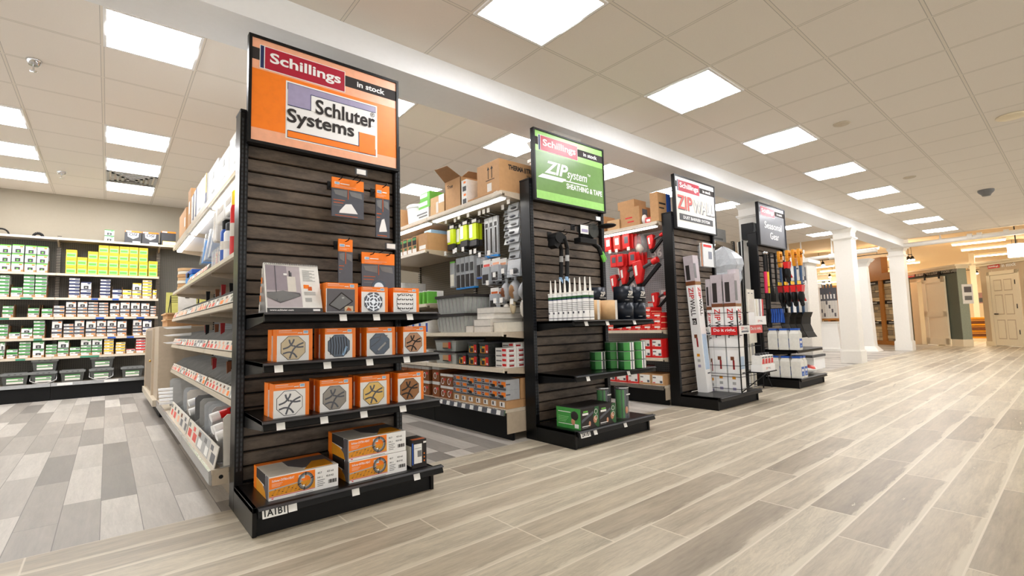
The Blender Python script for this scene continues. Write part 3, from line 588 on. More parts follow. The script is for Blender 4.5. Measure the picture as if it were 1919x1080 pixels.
m = MB().box(1.338, 1.43, 2.505, 2.62, .1305, .285, 'hair_dark').box(1.35, 1.40, 2.5042, 2.505, .155, .262, 'paper').box(1.338, 1.345, 2.504, 2.505, .15, .27, 'blue').box(1.41, 1.428, 2.504, 2.505, .262, .272, 'paper')
m.box(1.372, 1.398, 2.5035, 2.5042, .19, .225, 'mid_grey').box(1.355, 1.395, 2.5035, 2.5042, .238, .24, 'mid_grey'); [m.box(1.412, 1.418, 2.504, 2.505, .16+.02*k, .168+.02*k, 'orange') for k in range(3)]
m.box(1.345, 1.425, 2.51, 2.545, .285, .2856, 'orange_dark').box(1.3374, 1.338, 2.515, 2.60, .14, .25, 'ivory'); m.obj('carton', t)

# flip-over desk display
t = T('desk_display', 'white spiral-bound flip display with a grey shower photo on the top shelf', 'display stand', (.71, 2.6, 1.0152))
p0, p1, q0, q1 = Vector((.585, 2.55, 1.017)), Vector((.855, 2.55, 1.017)), Vector((.585, 2.625, 1.268)), Vector((.850, 2.625, 1.262))
N = Vector((0, -.95, .28))
def on(u, v, k=1): return p0.lerp(p1, u).lerp(q0.lerp(q1, u), v)+N*(.0006*k)
def quadp(m, u0, u1, v0, v1, mat, k):
    a = [on(u0, v0, k), on(u1, v0, k), on(u1, v1, k), on(u0, v1, k)]; b = [x-N*.0006*k*.9 for x in a]; m.hexa(b, a, mat)
m = MB(); quadp(m, 0, 1, 0, 1, 'paper', 2); m.obj('page', t)
m = MB(); quadp(m, .03, .64, .10, .96, 'photo_light', 3); quadp(m, .03, .40, .45, .96, 'photo_mauve', 4); quadp(m, .40, .55, .42, .74, 'off_white', 5)
m.hexa([on(.03, .30, 5), on(.25, .18, 5), on(.62, .33, 5), on(.60, .36, 5)], [on(.03, .40, 6), on(.30, .42, 6), on(.62, .38, 6), on(.60, .40, 6)], 'photo_grey')
m.hexa([on(.03, .30, 6), on(.25, .20, 6), on(.60, .33, 6), on(.30, .42, 6)], [on(.03, .38, 7), on(.25, .23, 7), on(.60, .36, 7), on(.31, .44, 7)], 'mid_grey')
quadp(m, .19, .20, .22, .95, 'slate', 7); quadp(m, .44, .46, .74, .86, 'dark_grey', 7); quadp(m, .47, .485, .74, .83, 'slate', 7); quadp(m, .34, .40, .76, .80, 'white', 7)
quadp(m, .69, .79, .50, .58, 'orange', 4); quadp(m, .77, .84, .46, .54, 'orange_dark', 5); quadp(m, .70, .82, .22, .30, 'light_grey', 4)
for k in range(10): quadp(m, .69, .92-.05*(k % 3), .66+.025*k, .672+.025*k, 'light_grey', 4)
for k in range(4): quadp(m, .69, .90, .36+.02*k, .37+.02*k, 'light_grey', 4)
quadp(m, .02, 1, 0, .085, 'dark_grey', 5)
m.text('url', on(.06, .022, 6), (p1-p0).normalized(), (q0-p0).normalized(), .010, 'white', .11); quadp(m, .82, .95, .02, .06, 'white', 6); m.obj('printed_page', t)
MB().hexa([Vector((.585, 2.70, 1.017)), Vector((.855, 2.70, 1.017)), Vector((.85, 2.628, 1.266)), Vector((.585, 2.628, 1.266))], [Vector((.585, 2.703, 1.017)), Vector((.855, 2.703, 1.017)), Vector((.85, 2.631, 1.266)), Vector((.585, 2.631, 1.266))], 'white').obj('easel_back', t)
m = MB()
for k in range(30): x = .592+k*.0088; m.cyl((x, 2.615, 1.262), (x, 2.635, 1.270), .0022, 'light_grey', n=5)
m.obj('spiral_binding', t)
m = MB()
for k, mt in enumerate(('off_white', 'orange', 'peach', 'orange', 'off_white')): m.box(.5846, .586, 2.655-.012*k+.02, 2.675-.012*k+.02, 1.03+.045*k, 1.06+.045*k, mt)
m.obj('index_tab', t)

# peg-hung orange packages, on black hooks with ticket holders
def hang_pack(cx, y, ztop, w, h, lab, plate, wire=True):
    t = T('hanging_package', lab, 'package', (cx, y, ztop-h), 'orange hanging packages')
    hd = h*(.28 if w > .15 else .26)
    MB().box(cx-w/2, cx+w/2, y, y+.012, ztop-h, ztop-hd*.98, 'slate').box(cx-w/2, cx+w/2, y, y+.012, ztop-hd, ztop, 'orange').obj('card', t)
    m = MB(); e = .0007
    m.box(cx-w*.42, cx-w*.42+.03, y-e, y, ztop-hd*.62, ztop-hd*.40, 'white').box(cx-w*.40, cx-w*.42+.028, y-2*e, y, ztop-hd*.58, ztop-hd*.43, 'pale_blue').box(cx-w*.42+.035, min(cx+w*.3, cx-w*.42+.09), y-e, y, ztop-hd*.55, ztop-hd*.48, 'white').box(cx-w*.42, cx+w*.25, y-e, y, ztop-hd*.76, ztop-hd*.72, 'peach').box(cx-w*.42, cx+w*.1, y-e, y, ztop-hd*.86, ztop-hd*.82, 'peach')
    b0 = ztop-hd
    m.prism([(cx-w*.45, b0-.045*h), (cx-.006, b0-.02*h), (cx-.008, b0-.2*h), (cx-w*.40, b0-.15*h)], 'y', y-e, y, 'mid_grey').prism([(cx+.006, b0-.03*h), (cx+w*.42, b0-.05*h), (cx+w*.45, b0-.2*h), (cx+w*.1, b0-.15*h)], 'y', y-e, y, 'mid_grey').box(cx-.002, cx+.002, y-2*e, y, b0-.25*h, b0, 'orange_dark')
    for k in range(3): m.box(cx-w*.45, cx-w*.1-.01*k, y-e, y, b0-h*(.30+.07*k), b0-h*(.285+.07*k), 'orange_dark' if k < 2 else 'mid_grey')
    m.box(cx-w*.4, cx+w*.3, y-e, y, ztop-h*.97, ztop-h*.955, 'orange_dark'); m.obj('print', t)
    m = MB()
    if plate == 'white': m.prism([(cx-w*.28, ztop-h*.90), (cx+w*.30, ztop-h*.88), (cx+w*.24, ztop-h*.80), (cx+w*.1, ztop-h*.64), (cx-w*.08, ztop-h*.66), (cx-w*.26, ztop-h*.84)], 'y', y-.002, y, 'white_gloss')
    elif plate == 'foil': m.prism(arc(cx, ztop-h*.83, w*.22, 0, 360, 14)[:-1], 'y', y-.003, y, 'foil').prism(arc(cx, ztop-h*.83, w*.15, 0, 360, 14)[:-1], 'y', y-.004, y, 'steel')
    if plate: m.obj('shower_corner_insert', t)
    return t
hang_pack(1.085, 2.80, 1.828, .195, .236, 'wide orange and charcoal hanging package with white corner insert, upper left', 'white')
hang_pack(1.307, 2.80, 1.828, .090, .335, 'narrow tall orange and charcoal hanging package at upper right', 'white')
hang_pack(1.070, 2.80, 1.460, .085, .29, 'narrow orange and charcoal hanging package behind the shower photo box', None)
hang_pack(1.277, 2.80, 1.393, .215, .26, 'wide orange hanging package with dark foil insert, lower right', 'foil')
def hook(x, z, y1, lab, ticket=False, grp='black slat wall hooks'):
    t = T('display_hook', lab, 'hook', (x, 2.93, z), grp)
    MB().box(x-.025, x+.025, 2.9255, 2.9295, z-.03, z+.02, 'black_plastic').obj('bracket', t)
    MB().tube([(x, 2.926, z), (x, y1+.02, z), (x, y1, z+.012)], .003, 'matte_black').obj('wire', t)
    if ticket:
        MB().tube([(x, 2.926, z+.03), (x, y1, z+.045)], .0025, 'matte_black').obj('ticket_arm', t)
        MB().box(x-.038, x+.038, y1-.004, y1, z+.03, z+.072, 'dark_grey').box(x-.028, x+.028, y1-.006, y1, z+.036, z+.066, 'paper').obj('ticket_holder', t)
for (x, z, y1, lab, tk) in ((1.03, 1.815, 2.74, 'black hook through the left hole of the upper wide orange package', False), (1.14, 1.815, 2.74, 'black hook through the right hole of the upper wide orange package', True), (1.307, 1.815, 2.74, 'black hook holding the narrow package at upper right', False), (1.07, 1.447, 2.74, 'black hook holding the narrow package above the shower photo box', False),
                          (1.225, 1.38, 2.74, 'black hook through the left hole of the lower wide orange package', False), (1.33, 1.38, 2.74, 'black hook through the right hole of the lower wide orange package', True)): hook(x, z, y1, lab, tk)
# ------------------------------------------------------------------ left face of the nearest shelf run
BAY = [3.03, 4.24, 5.45, 6.66]
t = T('gondola_shelving', 'tan shelf run behind the orange end cap, facing the left aisle', 'shelving', (.98, 4.8, 0), 'shelf runs')
for y in BAY: MB().box(.95, 1.01, y-.02, y+.02, 0, 2.13, 'slotted_tan').obj('upright', t)
SXA = .57
for b, (y0, y1) in enumerate(zip(BAY, BAY[1:])):
    a, c = y0+.003, y1-.003
    MB().box(.965, .995, y0+.02, y1-.02, .1, 2.1, 'pegboard_grey').obj('back_panel', t)
    bd = MB().box(.44, .95, a, c, .175, .20, 'shelf_lip').obj('base_deck', t); MB().box(.56, .58, a, c, 0, .175, 'tan_dark').obj('kick_plate', bd)
    MB().prism([(.44, .20), (.428, .195), (.432, .125), (.444, .12)], 'y', a, c, 'steel').obj('price_rail', bd)
    for z in (1.905, 1.40, 1.10, .81, .535):
        if z == 1.905: s = MB().box(.56, .95, a, c, z-.02, z, 'white').box(.545, .56, a, c, z-.03, z+.012, 'shelf_lip').obj('shelf', t)
        else:
            s = MB().box(SXA, .95, a, c, z-.02, z, 'tan_metal').obj('shelf', t)
            MB().prism([(SXA, z-.001), (SXA-.014, z-.003), (SXA-.018, z-.032), (SXA, z-.036)], 'y', a, c, 'shelf_lip').obj('price_rail', s)
        for yy in (a, c-.008): MB().prism([(SXA+.02, z-.045), (.95, z-.09), (.95, z-.02), (SXA+.02, z-.02)], 'y', yy, yy+.008, 'tan_metal').obj('bracket', s)
    L = MB().box(.575, .625, a+.04, c-.04, 1.868, 1.882, 'white').obj('light_strip', t); MB().box(.58, .62, a+.05, c-.05, 1.856, 1.868, 'strip_light').obj('tube', L)
MB().box(.445, .52, 3.022, 3.03, .12, .20, 'tan_metal').cyl((.485, 3.0215, .16), (.485, 3.0225, .16), .011, 'matte_black', n=10).obj('end_plate', t)

# divider bins with printed fronts on three shelves and the base
LABC = [('off_white', 'peach'), ('light_grey', 'paper'), ('ivory', 'red_soft'), ('off_white', 'slate'), ('ivory', 'peach'), ('peach', 'red_soft'), ('ivory', 'orange')]
def bin_tray(y0, y1, z, lab, seed, xf=SXA-.01, hl=.06, hd=.115, nd_=9, tall=False):
    r = random.Random(seed); t = T('divider_bin', lab, 'bin', (xf+.1, (y0+y1)/2, z), 'divider bins with printed fronts')
    dx = .022
    MB().hexa([(xf-dx+.022, y0, z+.001), (xf-dx+.026, y0, z+.001), (xf-dx+.026, y1, z+.001), (xf-dx+.022, y1, z+.001)], [(xf+.022, y0, z+hl), (xf+.026, y0, z+hl), (xf+.026, y1, z+hl), (xf+.022, y1, z+hl)], 'off_white').obj('front_panel', t)
    m = MB(); n = r.randint(7, 9) if hl < .1 else 5; w = (y1-y0)/n
    for k in range(n):
        c1, c2 = r.choice(LABC) if not (z < 1.05 and k > n//2) else ('ivory', 'red_soft')
        def pq(ya, yb, u0, u1, mt, off):
            f = lambda u: xf-dx+.022+dx*u-off
            m.hexa([(f(u0), ya, z+hl*u0), (f(u0), yb, z+hl*u0), (f(u0)+.0006, yb, z+hl*u0), (f(u0)+.0006, ya, z+hl*u0)], [(f(u1), ya, z+hl*u1), (f(u1), yb, z+hl*u1), (f(u1)+.0006, yb, z+hl*u1), (f(u1)+.0006, ya, z+hl*u1)], mt)
        ya, yb = y0+w*k+.004, y0+w*(k+1)-.004
        pq(ya, yb, .05, .95, c1, .001); pq(ya+w*.12, ya+w*r.uniform(.45, .8), .12, .55, c2, .0018); pq(ya+w*.5, yb-w*.1, .62, .86, r.choice(('slate', 'mid_grey', 'brown', c2)), .0018)
    m.obj('printed_strip', t)
    for k in range(nd_):
        y = y0+(y1-y0)*(k+.5)/nd_
        MB().prism([(xf+.025, z+.001), (xf+.30, z+.001), (xf+.30, z+hd+.03), (xf+.11, z+hd), (xf+.025, z+hl*.9)], 'y', y, y+.005, 'bin_grey' if k % 3 else 'light_grey').obj('divider', t)
    MB().box(xf+.03, xf+.32, y0, y1, z+.0003, z+.004, 'bin_grey').obj('tray', t)
    return t
NB = ['nearest bay', 'middle bay', 'far bay']; NS = {1.10: 'upper bin shelf', .81: 'middle bin shelf', .535: 'lower bin shelf'}
seed = 3
for z in (1.10, .81, .535):
    for b in range(3):
        seed += 1; bin_tray(BAY[b]+.026, BAY[b+1]-.026, z+.004, 'grey divider bin with printed label front, %s, %s' % (NS[z], NB[b]), seed)
seed += 1; bin_tray(BAY[1]+.026, BAY[2]-.026, 1.404, 'divider bin on the top product shelf, middle bay, below the blue tools', seed, hl=.05, hd=.07, nd_=8)
bin_tray(BAY[0]+.02, BAY[1]-.02, .20, 'base bin with pale and orange printed front, nearest bay', 40, xf=.455, hl=.11, hd=.16, nd_=4)
bin_tray(BAY[1]+.02, BAY[2]-.02, .20, 'base bin with printed front, middle bay of the left run', 41, xf=.455, hl=.11, hd=.15, nd_=4)
# hand tools standing in the bins
def knife(y, z, x, lab, col, blade='steel'):
    t = T('putty_knife', lab, 'putty knife', (x, y, z), 'putty knives in the bins')
    MB().hexa([(x-.03, y-.001, z+.004), (x+.03, y-.001, z+.004), (x+.03, y+.001, z+.004), (x-.03, y+.001, z+.004)], [(x-.012, y-.002, z+.085), (x+.012, y-.002, z+.085), (x+.012, y+.002, z+.085), (x-.012, y+.002, z+.085)], blade).obj('blade', t)
    MB().taper((x, y), .022, .014, z+.08, .03, .018, z+.185, col).obj('handle', t)
i = 0
for z, ys in ((1.10, (3.2, 3.47, 3.6, 4.0, 4.14, 4.6, 4.87)), (.81, (3.2, 3.47, 3.6, 3.87, 4.14, 4.6, 4.87, 5.14)), (.535, (3.6, 3.74, 3.87, 4.0, 4.47, 4.73))):
    for n, y in enumerate(ys):
        knife(y+.03, z+.002, .66+.03*(n % 2), 'putty knife with %s handle, %s from the front in the %s' % (('black', 'dark red', 'brown')[n % 3], ORD[n], NS[z]), ('black_plastic', 'red_dark', 'brown')[n % 3])
# blister cards, trowels and tubes standing in the base bins
def card(y, z, x0, x1, h, lab, mat, lean=.03, name='blister_card', cat='card', r=.02, ins=None):
    t = T(name, lab, cat, ((x0+x1)/2, y, z))
    pts = [(x0, z), (x1, z), (x1, z+h-r), (x1-r, z+h), (x0+r, z+h), (x0, z+h-r)]
    vs = lambda d: [(px, y+lean*(pz-z)/h+d, pz) for px, pz in pts]
    a, b = vs(0), vs(.006); m = MB(); m.add(a+b, [(0, 1, 2, 3, 4, 5), (11, 10, 9, 8, 7, 6)]+[(k, (k+1) % 6, 6+(k+1) % 6, 6+k) for k in range(6)], mat); m.obj('card', t)
    if ins:
        m = MB()
        for (u0, u1, v0, v1, mt) in ins:
            w = x1-x0; q = lambda u, v, d: (x0+w*u, y+lean*v-d, z+h*v); m.hexa([q(u0, v0, .008), q(u1, v0, .008), q(u1, v0, 0), q(u0, v0, 0)], [q(u0, v1, .008), q(u1, v1, .008), q(u1, v1, 0), q(u0, v1, 0)], mt)
        m.obj('blister', t)
    return t
z = .2045
for k, (y, h, mt, lab, ins) in enumerate(((3.055, .30, 'off_white', 'pale grey sheet nearest the end cap post in the base bin', None), (3.42, .31, 'light_grey', 'grey hawk board standing behind the red-capped tubes', None), (3.55, .27, 'clear_plastic', 'clear blister card with stacked white grips, first', [(.1, .6, .2, .3, 'white'), (.1, .6, .4, .5, 'white'), (.1, .6, .6, .7, 'white')]), (3.72, .28, 'hazy_plastic', 'clear blister card with stacked white grips, second', [(.1, .5, .25, .35, 'white'), (.1, .5, .45, .55, 'white')]), (3.92, .33, 'light_grey', 'large rounded grey board in the base bin, near bay', None),
        (4.16, .29, 'mid_grey', 'dark grey board behind the rounded grey one', None), (4.62, .30, 'off_white', 'off-white board standing in the middle base bin', None), (4.85, .32, 'hazy_plastic', 'rounded clear pouch with brown print in the middle base bin', [(.1, .5, .1, .6, 'brown')]), (5.7, .34, 'light_grey', 'tall light grey board in the far base bin', None), (6.0, .36, 'bin_grey', 'tall grey board farthest back on the base', None))):
    card(y, z, .50, .86, min(h, .27), lab, mt, ins=ins)
def tube(y, x, z, L, lab, col, cap):
    t = T('spackle_tube', lab, 'tube', (x, y, z), 'squeeze tubes in the base bin')
    MB().cyl((x, y, z+.02), (x+L, y+.02, z+.07), .024, col, .02, n=14).box(x+.05, x+L-.05, y-.025, y-.022, z+.035, z+.055, 'hair_dark').obj('body', t); MB().cyl((x-.045, y-.004, z+.008), (x, y, z+.02), .026, 'white', n=14).obj('cap', t)
for k, (y, zz, lab) in enumerate(((3.13, .345, 'red tube with white cap, lowest and nearest in the base bin'), (3.195, .375, 'red tube with white cap and black stripe, second nearest'), (3.265, .36, 'red tube with white cap behind the striped one'), (3.33, .42, 'red tube with white cap, uppermost in the base bin'))): tube(y, .52, zz, .18, lab, 'red', 'white')
for k, (y, zz, lab) in enumerate(((4.36, .33, 'blue and black tube with white cap, lower one in the base'), (4.42, .39, 'blue and black tube with white cap, upper one in the base'))): tube(y, .53, zz, .22, lab, 'blue', 'white')
for k in range(5):
    zz = .255+.028*k; y = 5.72+.05*k
    MB().box(.40, .60, y, y+.06, zz, zz+.02, 'white').box(.60, .70, y+.015, y+.045, zz-.004, zz+.024, 'ivory').thing('grout_float', 'white float trowel jutting out of the far base bin, %s from below' % ORD[k], 'trowel', group='white floats in the far base bin')
for k in range(3):
    zz = .985-.065*k if 0 else .83+.075*k; y = 5.9+.02*k
    MB().prism([(.43, zz+.012), (.66, zz+.03), (.66, zz), (.46, zz)], 'y', y, y+.09, 'white').thing('edging_blade', 'long white blade sticking out of the middle bin shelf, %s from below' % ORD[k], 'blade', group='white blades of the far bay')
# upper pegboard bay: bags, rollers, sprays on the top product shelf
z = 1.4005
def bottle(x, y, z, r, h, body, cap, lab, name='spray_can', cat='can'):
    t = T(name, lab, cat, (x, y, z)); MB().lathe([(r, 0), (r, h*.72), (r*.8, h*.78)], (x, y, z), body, 16).cyl((x, y, z+h*.3), (x, y, z+h*.5), r+.0008, 'off_white', n=16, caps=False).obj('can', t); MB().lathe([(r*.78, 0), (r*.78, h*.2), (r*.5, h*.24)], (x, y, z+h*.775), cap, 14).obj('cap', t)
bottle(.63, 3.54, z, .04, .30, 'blue_bright', 'matte_black', 'blue can with black cap at the front of the top product shelf'); bottle(.62, 3.66, z, .045, .26, 'white', 'dark_grey', 'white bottle with dark cap on the top product shelf', 'bottle', 'bottle')
bottle(.62, 3.79, z, .045, .30, 'blue', 'matte_black', 'blue bottle with black cap behind the white bottle', 'bottle', 'bottle'); bottle(.60, 3.42, z, .03, .42, 'red', 'yellow', 'tall red and yellow tube right beside the end cap post', 'sealant_tube', 'tube')
MB().box(.66, .78, 3.46, 3.66, 1.4005, 1.58, 'matte_black').thing('black_case', 'black box standing behind the blue can and bottles', 'case', (.72, 3.6, 1.4005))
for k, (y0, y1, z0, z1, lab) in enumerate(((3.46, 3.70, 1.705, 1.845, 'white paper package hanging nearest the post under the lit shelf'), (3.74, 4.02, 1.705, 1.85, 'large white paper package hanging second under the lit shelf'), (4.06, 4.18, 1.60, 1.83, 'narrow white package hanging third under the lit shelf'))):
    tt = T('white_package', lab, 'package', (.70, y0, z0), 'white packages on hooks'); MB().box(.585, .80, y0, y1, z0, z1, 'white_gloss').obj('pack', tt, bevel=.012); MB().box(.583, .585, y0+.03, y1-.04, z0+.1, z1-.08, 'off_white').obj('label', tt)
for k, (y, mt, lab) in enumerate(((4.42, 'hazy_plastic', 'clear bag with blue print hanging over the product shelf, nearer'), (4.64, 'hazy_plastic', 'tall clear and blue bag hanging over the shelf, middle'), (4.88, 'clear_plastic', 'tall clear and blue bag hanging over the shelf, farther'))):
    tt = T('plastic_bag', lab, 'bag', (.7, y, 1.42), 'blue printed bags'); m = MB().hexa([(.60, y, 1.53), (.72, y, 1.53), (.72, y+.12, 1.53), (.60, y+.12, 1.53)], [(.64, y+.03, 1.80), (.68, y+.03, 1.80), (.68, y+.09, 1.80), (.64, y+.09, 1.80)], mt); m.obj('bag', tt)
    MB().hexa([(.615, y+.02, 1.54), (.705, y+.02, 1.54), (.705, y+.10, 1.54), (.615, y+.10, 1.54)], [(.635, y+.04, 1.74), (.685, y+.04, 1.74), (.685, y+.08, 1.74), (.635, y+.08, 1.74)], 'blue_bright').obj('contents', tt)
tt = T('wire_basket', 'chrome wire basket of small packets behind the blue bottles', 'basket', (.62, 4.0, z))
m = MB()
for k in range(9): yy = 3.86+.042*k; m.tube([(.585, yy, z), (.585, yy, z+.13)], .0025, 'chrome', 4)
for zz in (.01, .07, .13): m.tube([(.585, 3.86, z+zz), (.585, 4.20, z+zz)], .003, 'chrome', 4).tube([(.72, 3.86, z+zz), (.72, 4.20, z+zz)], .003, 'chrome', 4).tube([(.585, 3.86, z+zz), (.72, 3.86, z+zz)], .003, 'chrome', 4)
m.obj('wires', tt)
for k in range(6): yy = 3.87+.055*k; MB().box(.60, .71, yy, yy+.03, z+.004, z+.11+.02*(k % 2), ('white', 'peach', 'yellow', 'slate', 'red_soft', 'ivory')[k]).thing('small_packet', '%s packet standing in the wire basket, %s from the front' % (('white', 'peach', 'yellow', 'dark grey', 'coral', 'ivory')[k], ORD[k]), 'packet', group='packets in the wire basket')
for k in range(4):
    yy = 4.30+.13*k; hk = T('wire_hook', 'chrome wire hook under the lit shelf, %s from the front' % ORD[k], 'hook', (.9, yy, 1.76), 'chrome wire hooks'); MB().tube([(.961, yy, 1.76), (.66, yy, 1.765), (.65, yy, 1.78)], .004, 'chrome').obj('wire', hk); MB().box(.642, .646, yy-.02, yy+.02, 1.76, 1.80, 'paper').obj('price_ticket', hk)
# blue tool case and sanding discs in the far bay
tt = T('tool_case', 'bright blue tool case lying on the shelf of the far bay', 'case', (.7, 5.7, 1.4)); MB().box(.60, .90, 5.50, 5.95, 1.4005, 1.50, 'blue_bright').obj('case', tt, bevel=.01); MB().box(.60, .90, 5.50, 5.95, 1.501, 1.55, 'blue').obj('lid', tt, bevel=.01); MB().box(.59, .60, 5.66, 5.76, 1.48, 1.52, 'matte_black').obj('latch', tt)
for k in range(7): MB().cyl((.68, 6.30, 1.4005+.034*k), (.68, 6.30, 1.4005+.034*k+.03), .12-.004*(k % 2), ('kraft_light', 'kraft', 'ivory')[k % 3], n=18).thing('sanding_disc_pack', 'tan sanding disc pack, %s up the pile at the far shelf end' % (ORD[k] if k else 'lowest'), 'disc pack', (.68, 6.30, 1.4005+.034*k), 'sanding disc packs')
# cartons on the lit top shelf
zt = 1.9055
TOPB = [(3.03, 3.45, .245, 'white', 'tall white carton on the lit shelf, nearest the orange sign'), (3.46, 3.86, .22, 'white', 'tall white carton on the lit shelf, second from the sign'), (3.87, 4.30, .26, 'white', 'tall white carton on the lit shelf, third from the sign'), (4.40, 4.58, .29, 'white', 'narrow white carton with a yellow corner stripe'), (4.59, 4.95, .30, 'white', 'white carton just behind the yellow striped one'), (4.97, 5.12, .30, 'off_white', 'thin off-white carton with navy edge on the lit shelf'), (5.14, 5.30, .29, 'off_white', 'thin white carton with navy edge, farther back')]
for k, (y0, y1, h, mt, lab) in enumerate(TOPB):
    tt = T('tall_carton', lab, 'box', (.7, y0, zt), 'white cartons on the lit top shelf'); MB().box(.565, .90, y0, y1, zt, zt+h, mt).obj('carton', tt)
    m = MB().box(.5635, .565, y0+(y1-y0)*.4, y0+(y1-y0)*.55, zt+h*.62, zt+h*.8, 'light_grey').box(.5635, .565, y0+(y1-y0)*.35, y0+(y1-y0)*.6, zt+h*.2, zt+h*.26, 'light_grey')
    if k == 3: m.box(.563, .566, y0-.001, y0+.05, zt+h*.45, zt+h, 'yellow').box(.563, .566, y0-.001, y0+.05, zt, zt+h*.45, 'navy')
    if k > 4: m.box(.563, .566, y0-.001, y0+.03, zt, zt+h, 'navy')
    m.obj('print', tt)
for (y0, y1, x0, h, lab) in ((5.36, 5.55, .565, .40, 'tall open brown carton at the far end of the lit shelf'), (5.85, 6.45, .58, .32, 'brown carton with a white label, last on the lit shelf')):
    tt = T('brown_carton', lab, 'box', (.75, y0, zt), 'brown cartons on the left run'); MB().box(x0, .95, y0, y1, zt, zt+h, 'kraft').obj('carton', tt); MB().box(x0-.0015, x0, y0+.05, y0+.12, zt+h*.4, zt+h*.7, 'paper').obj('label', tt)
# ------------------------------------------------------------------ wall shelving at the back left
def shelf_unit(par, x0, x1, yf, yb, z, mat='shelf_lip', th=.03):
    s = MB().box(x0, x1, yf, yb, z-.02, z, 'tan_metal').obj('shelf', par)
    MB().prism([(yf, z), (yf-.012, z-.002), (yf-.016, z-.034), (yf, z-.036)], 'x', x0, x1, mat).obj('price_rail', s); return s
WX = (-1.87, -.62, .63, 1.50); WF = 9.90
t = T('wall_shelving', 'long tan wall shelving with pegboard back and black kick plate at left', 'shelving', (0, 10.1, 0))
for x in WX:
    MB().box(x-.025, x+.025, 10.20, 10.26, 0, 2.5, 'slotted_tan').obj('upright', t)
    for zz in (2.43,): MB().prism([(9.93, zz-.05), (10.2, zz-.11), (10.2, zz-.02), (9.93, zz-.02)], 'x', x-.01, x+.01, 'tan_metal').obj('bracket', t)
for a, b in zip(WX, WX[1:]):
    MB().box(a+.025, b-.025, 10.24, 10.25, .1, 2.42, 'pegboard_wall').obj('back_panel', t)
    bd = MB().box(a+.002, b-.002, 9.85, 10.24, .215, .25, 'tan_metal').obj('base_deck', t)
    MB().box(a+.002, b-.002, 9.87, 9.90, 0, .215, 'matte_black').obj('kick_plate', bd)
    MB().box(a+.002, b-.002, 9.835, 9.85, .205, .255, 'steel').obj('price_rail', bd)
    shelf_unit(t, a+.002, b-.002, 9.90, 10.24, 2.43)
    if b < 1:
        for z in (.636, .918, 1.226, 1.519, 1.888): shelf_unit(t, a+.002, b-.002, WF, 10.24, z)
for x, z, c, w in ((-.92, 1.515, 'teal', .13), (-1.15, 1.22, 'teal', .13), (-.78, .912, 'teal', .09), (-.95, .63, 'teal', .1), (-.2, .632, 'teal', .22), (-.17, 1.515, 'blue', .08), (.08, 1.515, 'blue', .08), (-.1, 1.22, 'blue', .1), (.14, 1.22, 'blue', .1), (.4, 1.22, 'blue', .1), (.05, .912, 'blue', .1), (.28, .912, 'blue', .09)):
    MB().box(x-w/2, x+w/2, WF-.0185, WF-.0162, z-.028, z-.002, c).obj('shelf_tag', t)
for x in (-.55, -.02): MB().box(x, x+.17, 9.833, 9.8345, .212, .248, 'paper').obj('shelf_tag', t)

STY = dict(lime=('white and lime box', 'white', 'green_bright'), yel=('yellow and green box', 'yellow', 'mint'), grn=('white and green box', 'white', 'green'), blu=('white and blue box', 'white', 'navy'), ylw=('white and yellow box', 'white', 'yellow'), org=('silver and orange box', 'paper', 'slate'), red=('white and red box', 'white', 'red'))
def fast_box(sty, w, h, big=False, d=.24):
    lab, base, ac = STY[sty]; e = .0012; m = MB(); k = w/2-.002
    m.box(-k, k, 0, d, 0, h-.001, base); m.box(-k-e, -k, 0, d, 0, h-.001, 'navy' if sty in ('blu', 'org', 'ylw', 'red') else 'green_dark')
    if sty == 'yel':
        m.box(-k+.008, k-.008, -e, 0, h*.08, h*.62, 'mint'); m.box(-k+.012, k-.02, -2*e, 0, h*.22, h*.44, 'green_bright'); m.box(-k+.01, k-.03, -e, 0, h*.75, h*.82, 'mustard')
    elif big:
        m.box(-k, k, -e, 0, h*.86, h-.001, ac); m.box(-k+.25*w, k-.25*w, -e, 0, h*.1, h*.5, 'dark_grey'); m.box(-k+.4*w, k-.4*w, -2*e, 0, h*.18, h*.36, 'light_grey' if sty != 'lime' else 'green_bright'); m.box(-k, k, -e, 0, 0, h*.07, 'slate'); m.box(k-.36*w, k-.08*w, -e, 0, h*.7, h*.83, 'orange' if sty in ('org', 'lime') else ac)
    else:
        m.box(-k, k, -e, 0, 0, h*.34, ac if sty != 'org' else 'slate'); m.box(-k, k, -e, 0, h*.82, h-.001, ac); m.box(k-.42*w, k-.04*w, -e, 0, h*.48, h*.72, 'orange' if sty == 'org' else 'slate'); m.box(-k+.008, -k+.32*w, -e, 0, h*.5, h*.66, 'light_grey')
    return m.mesh('carton_box')
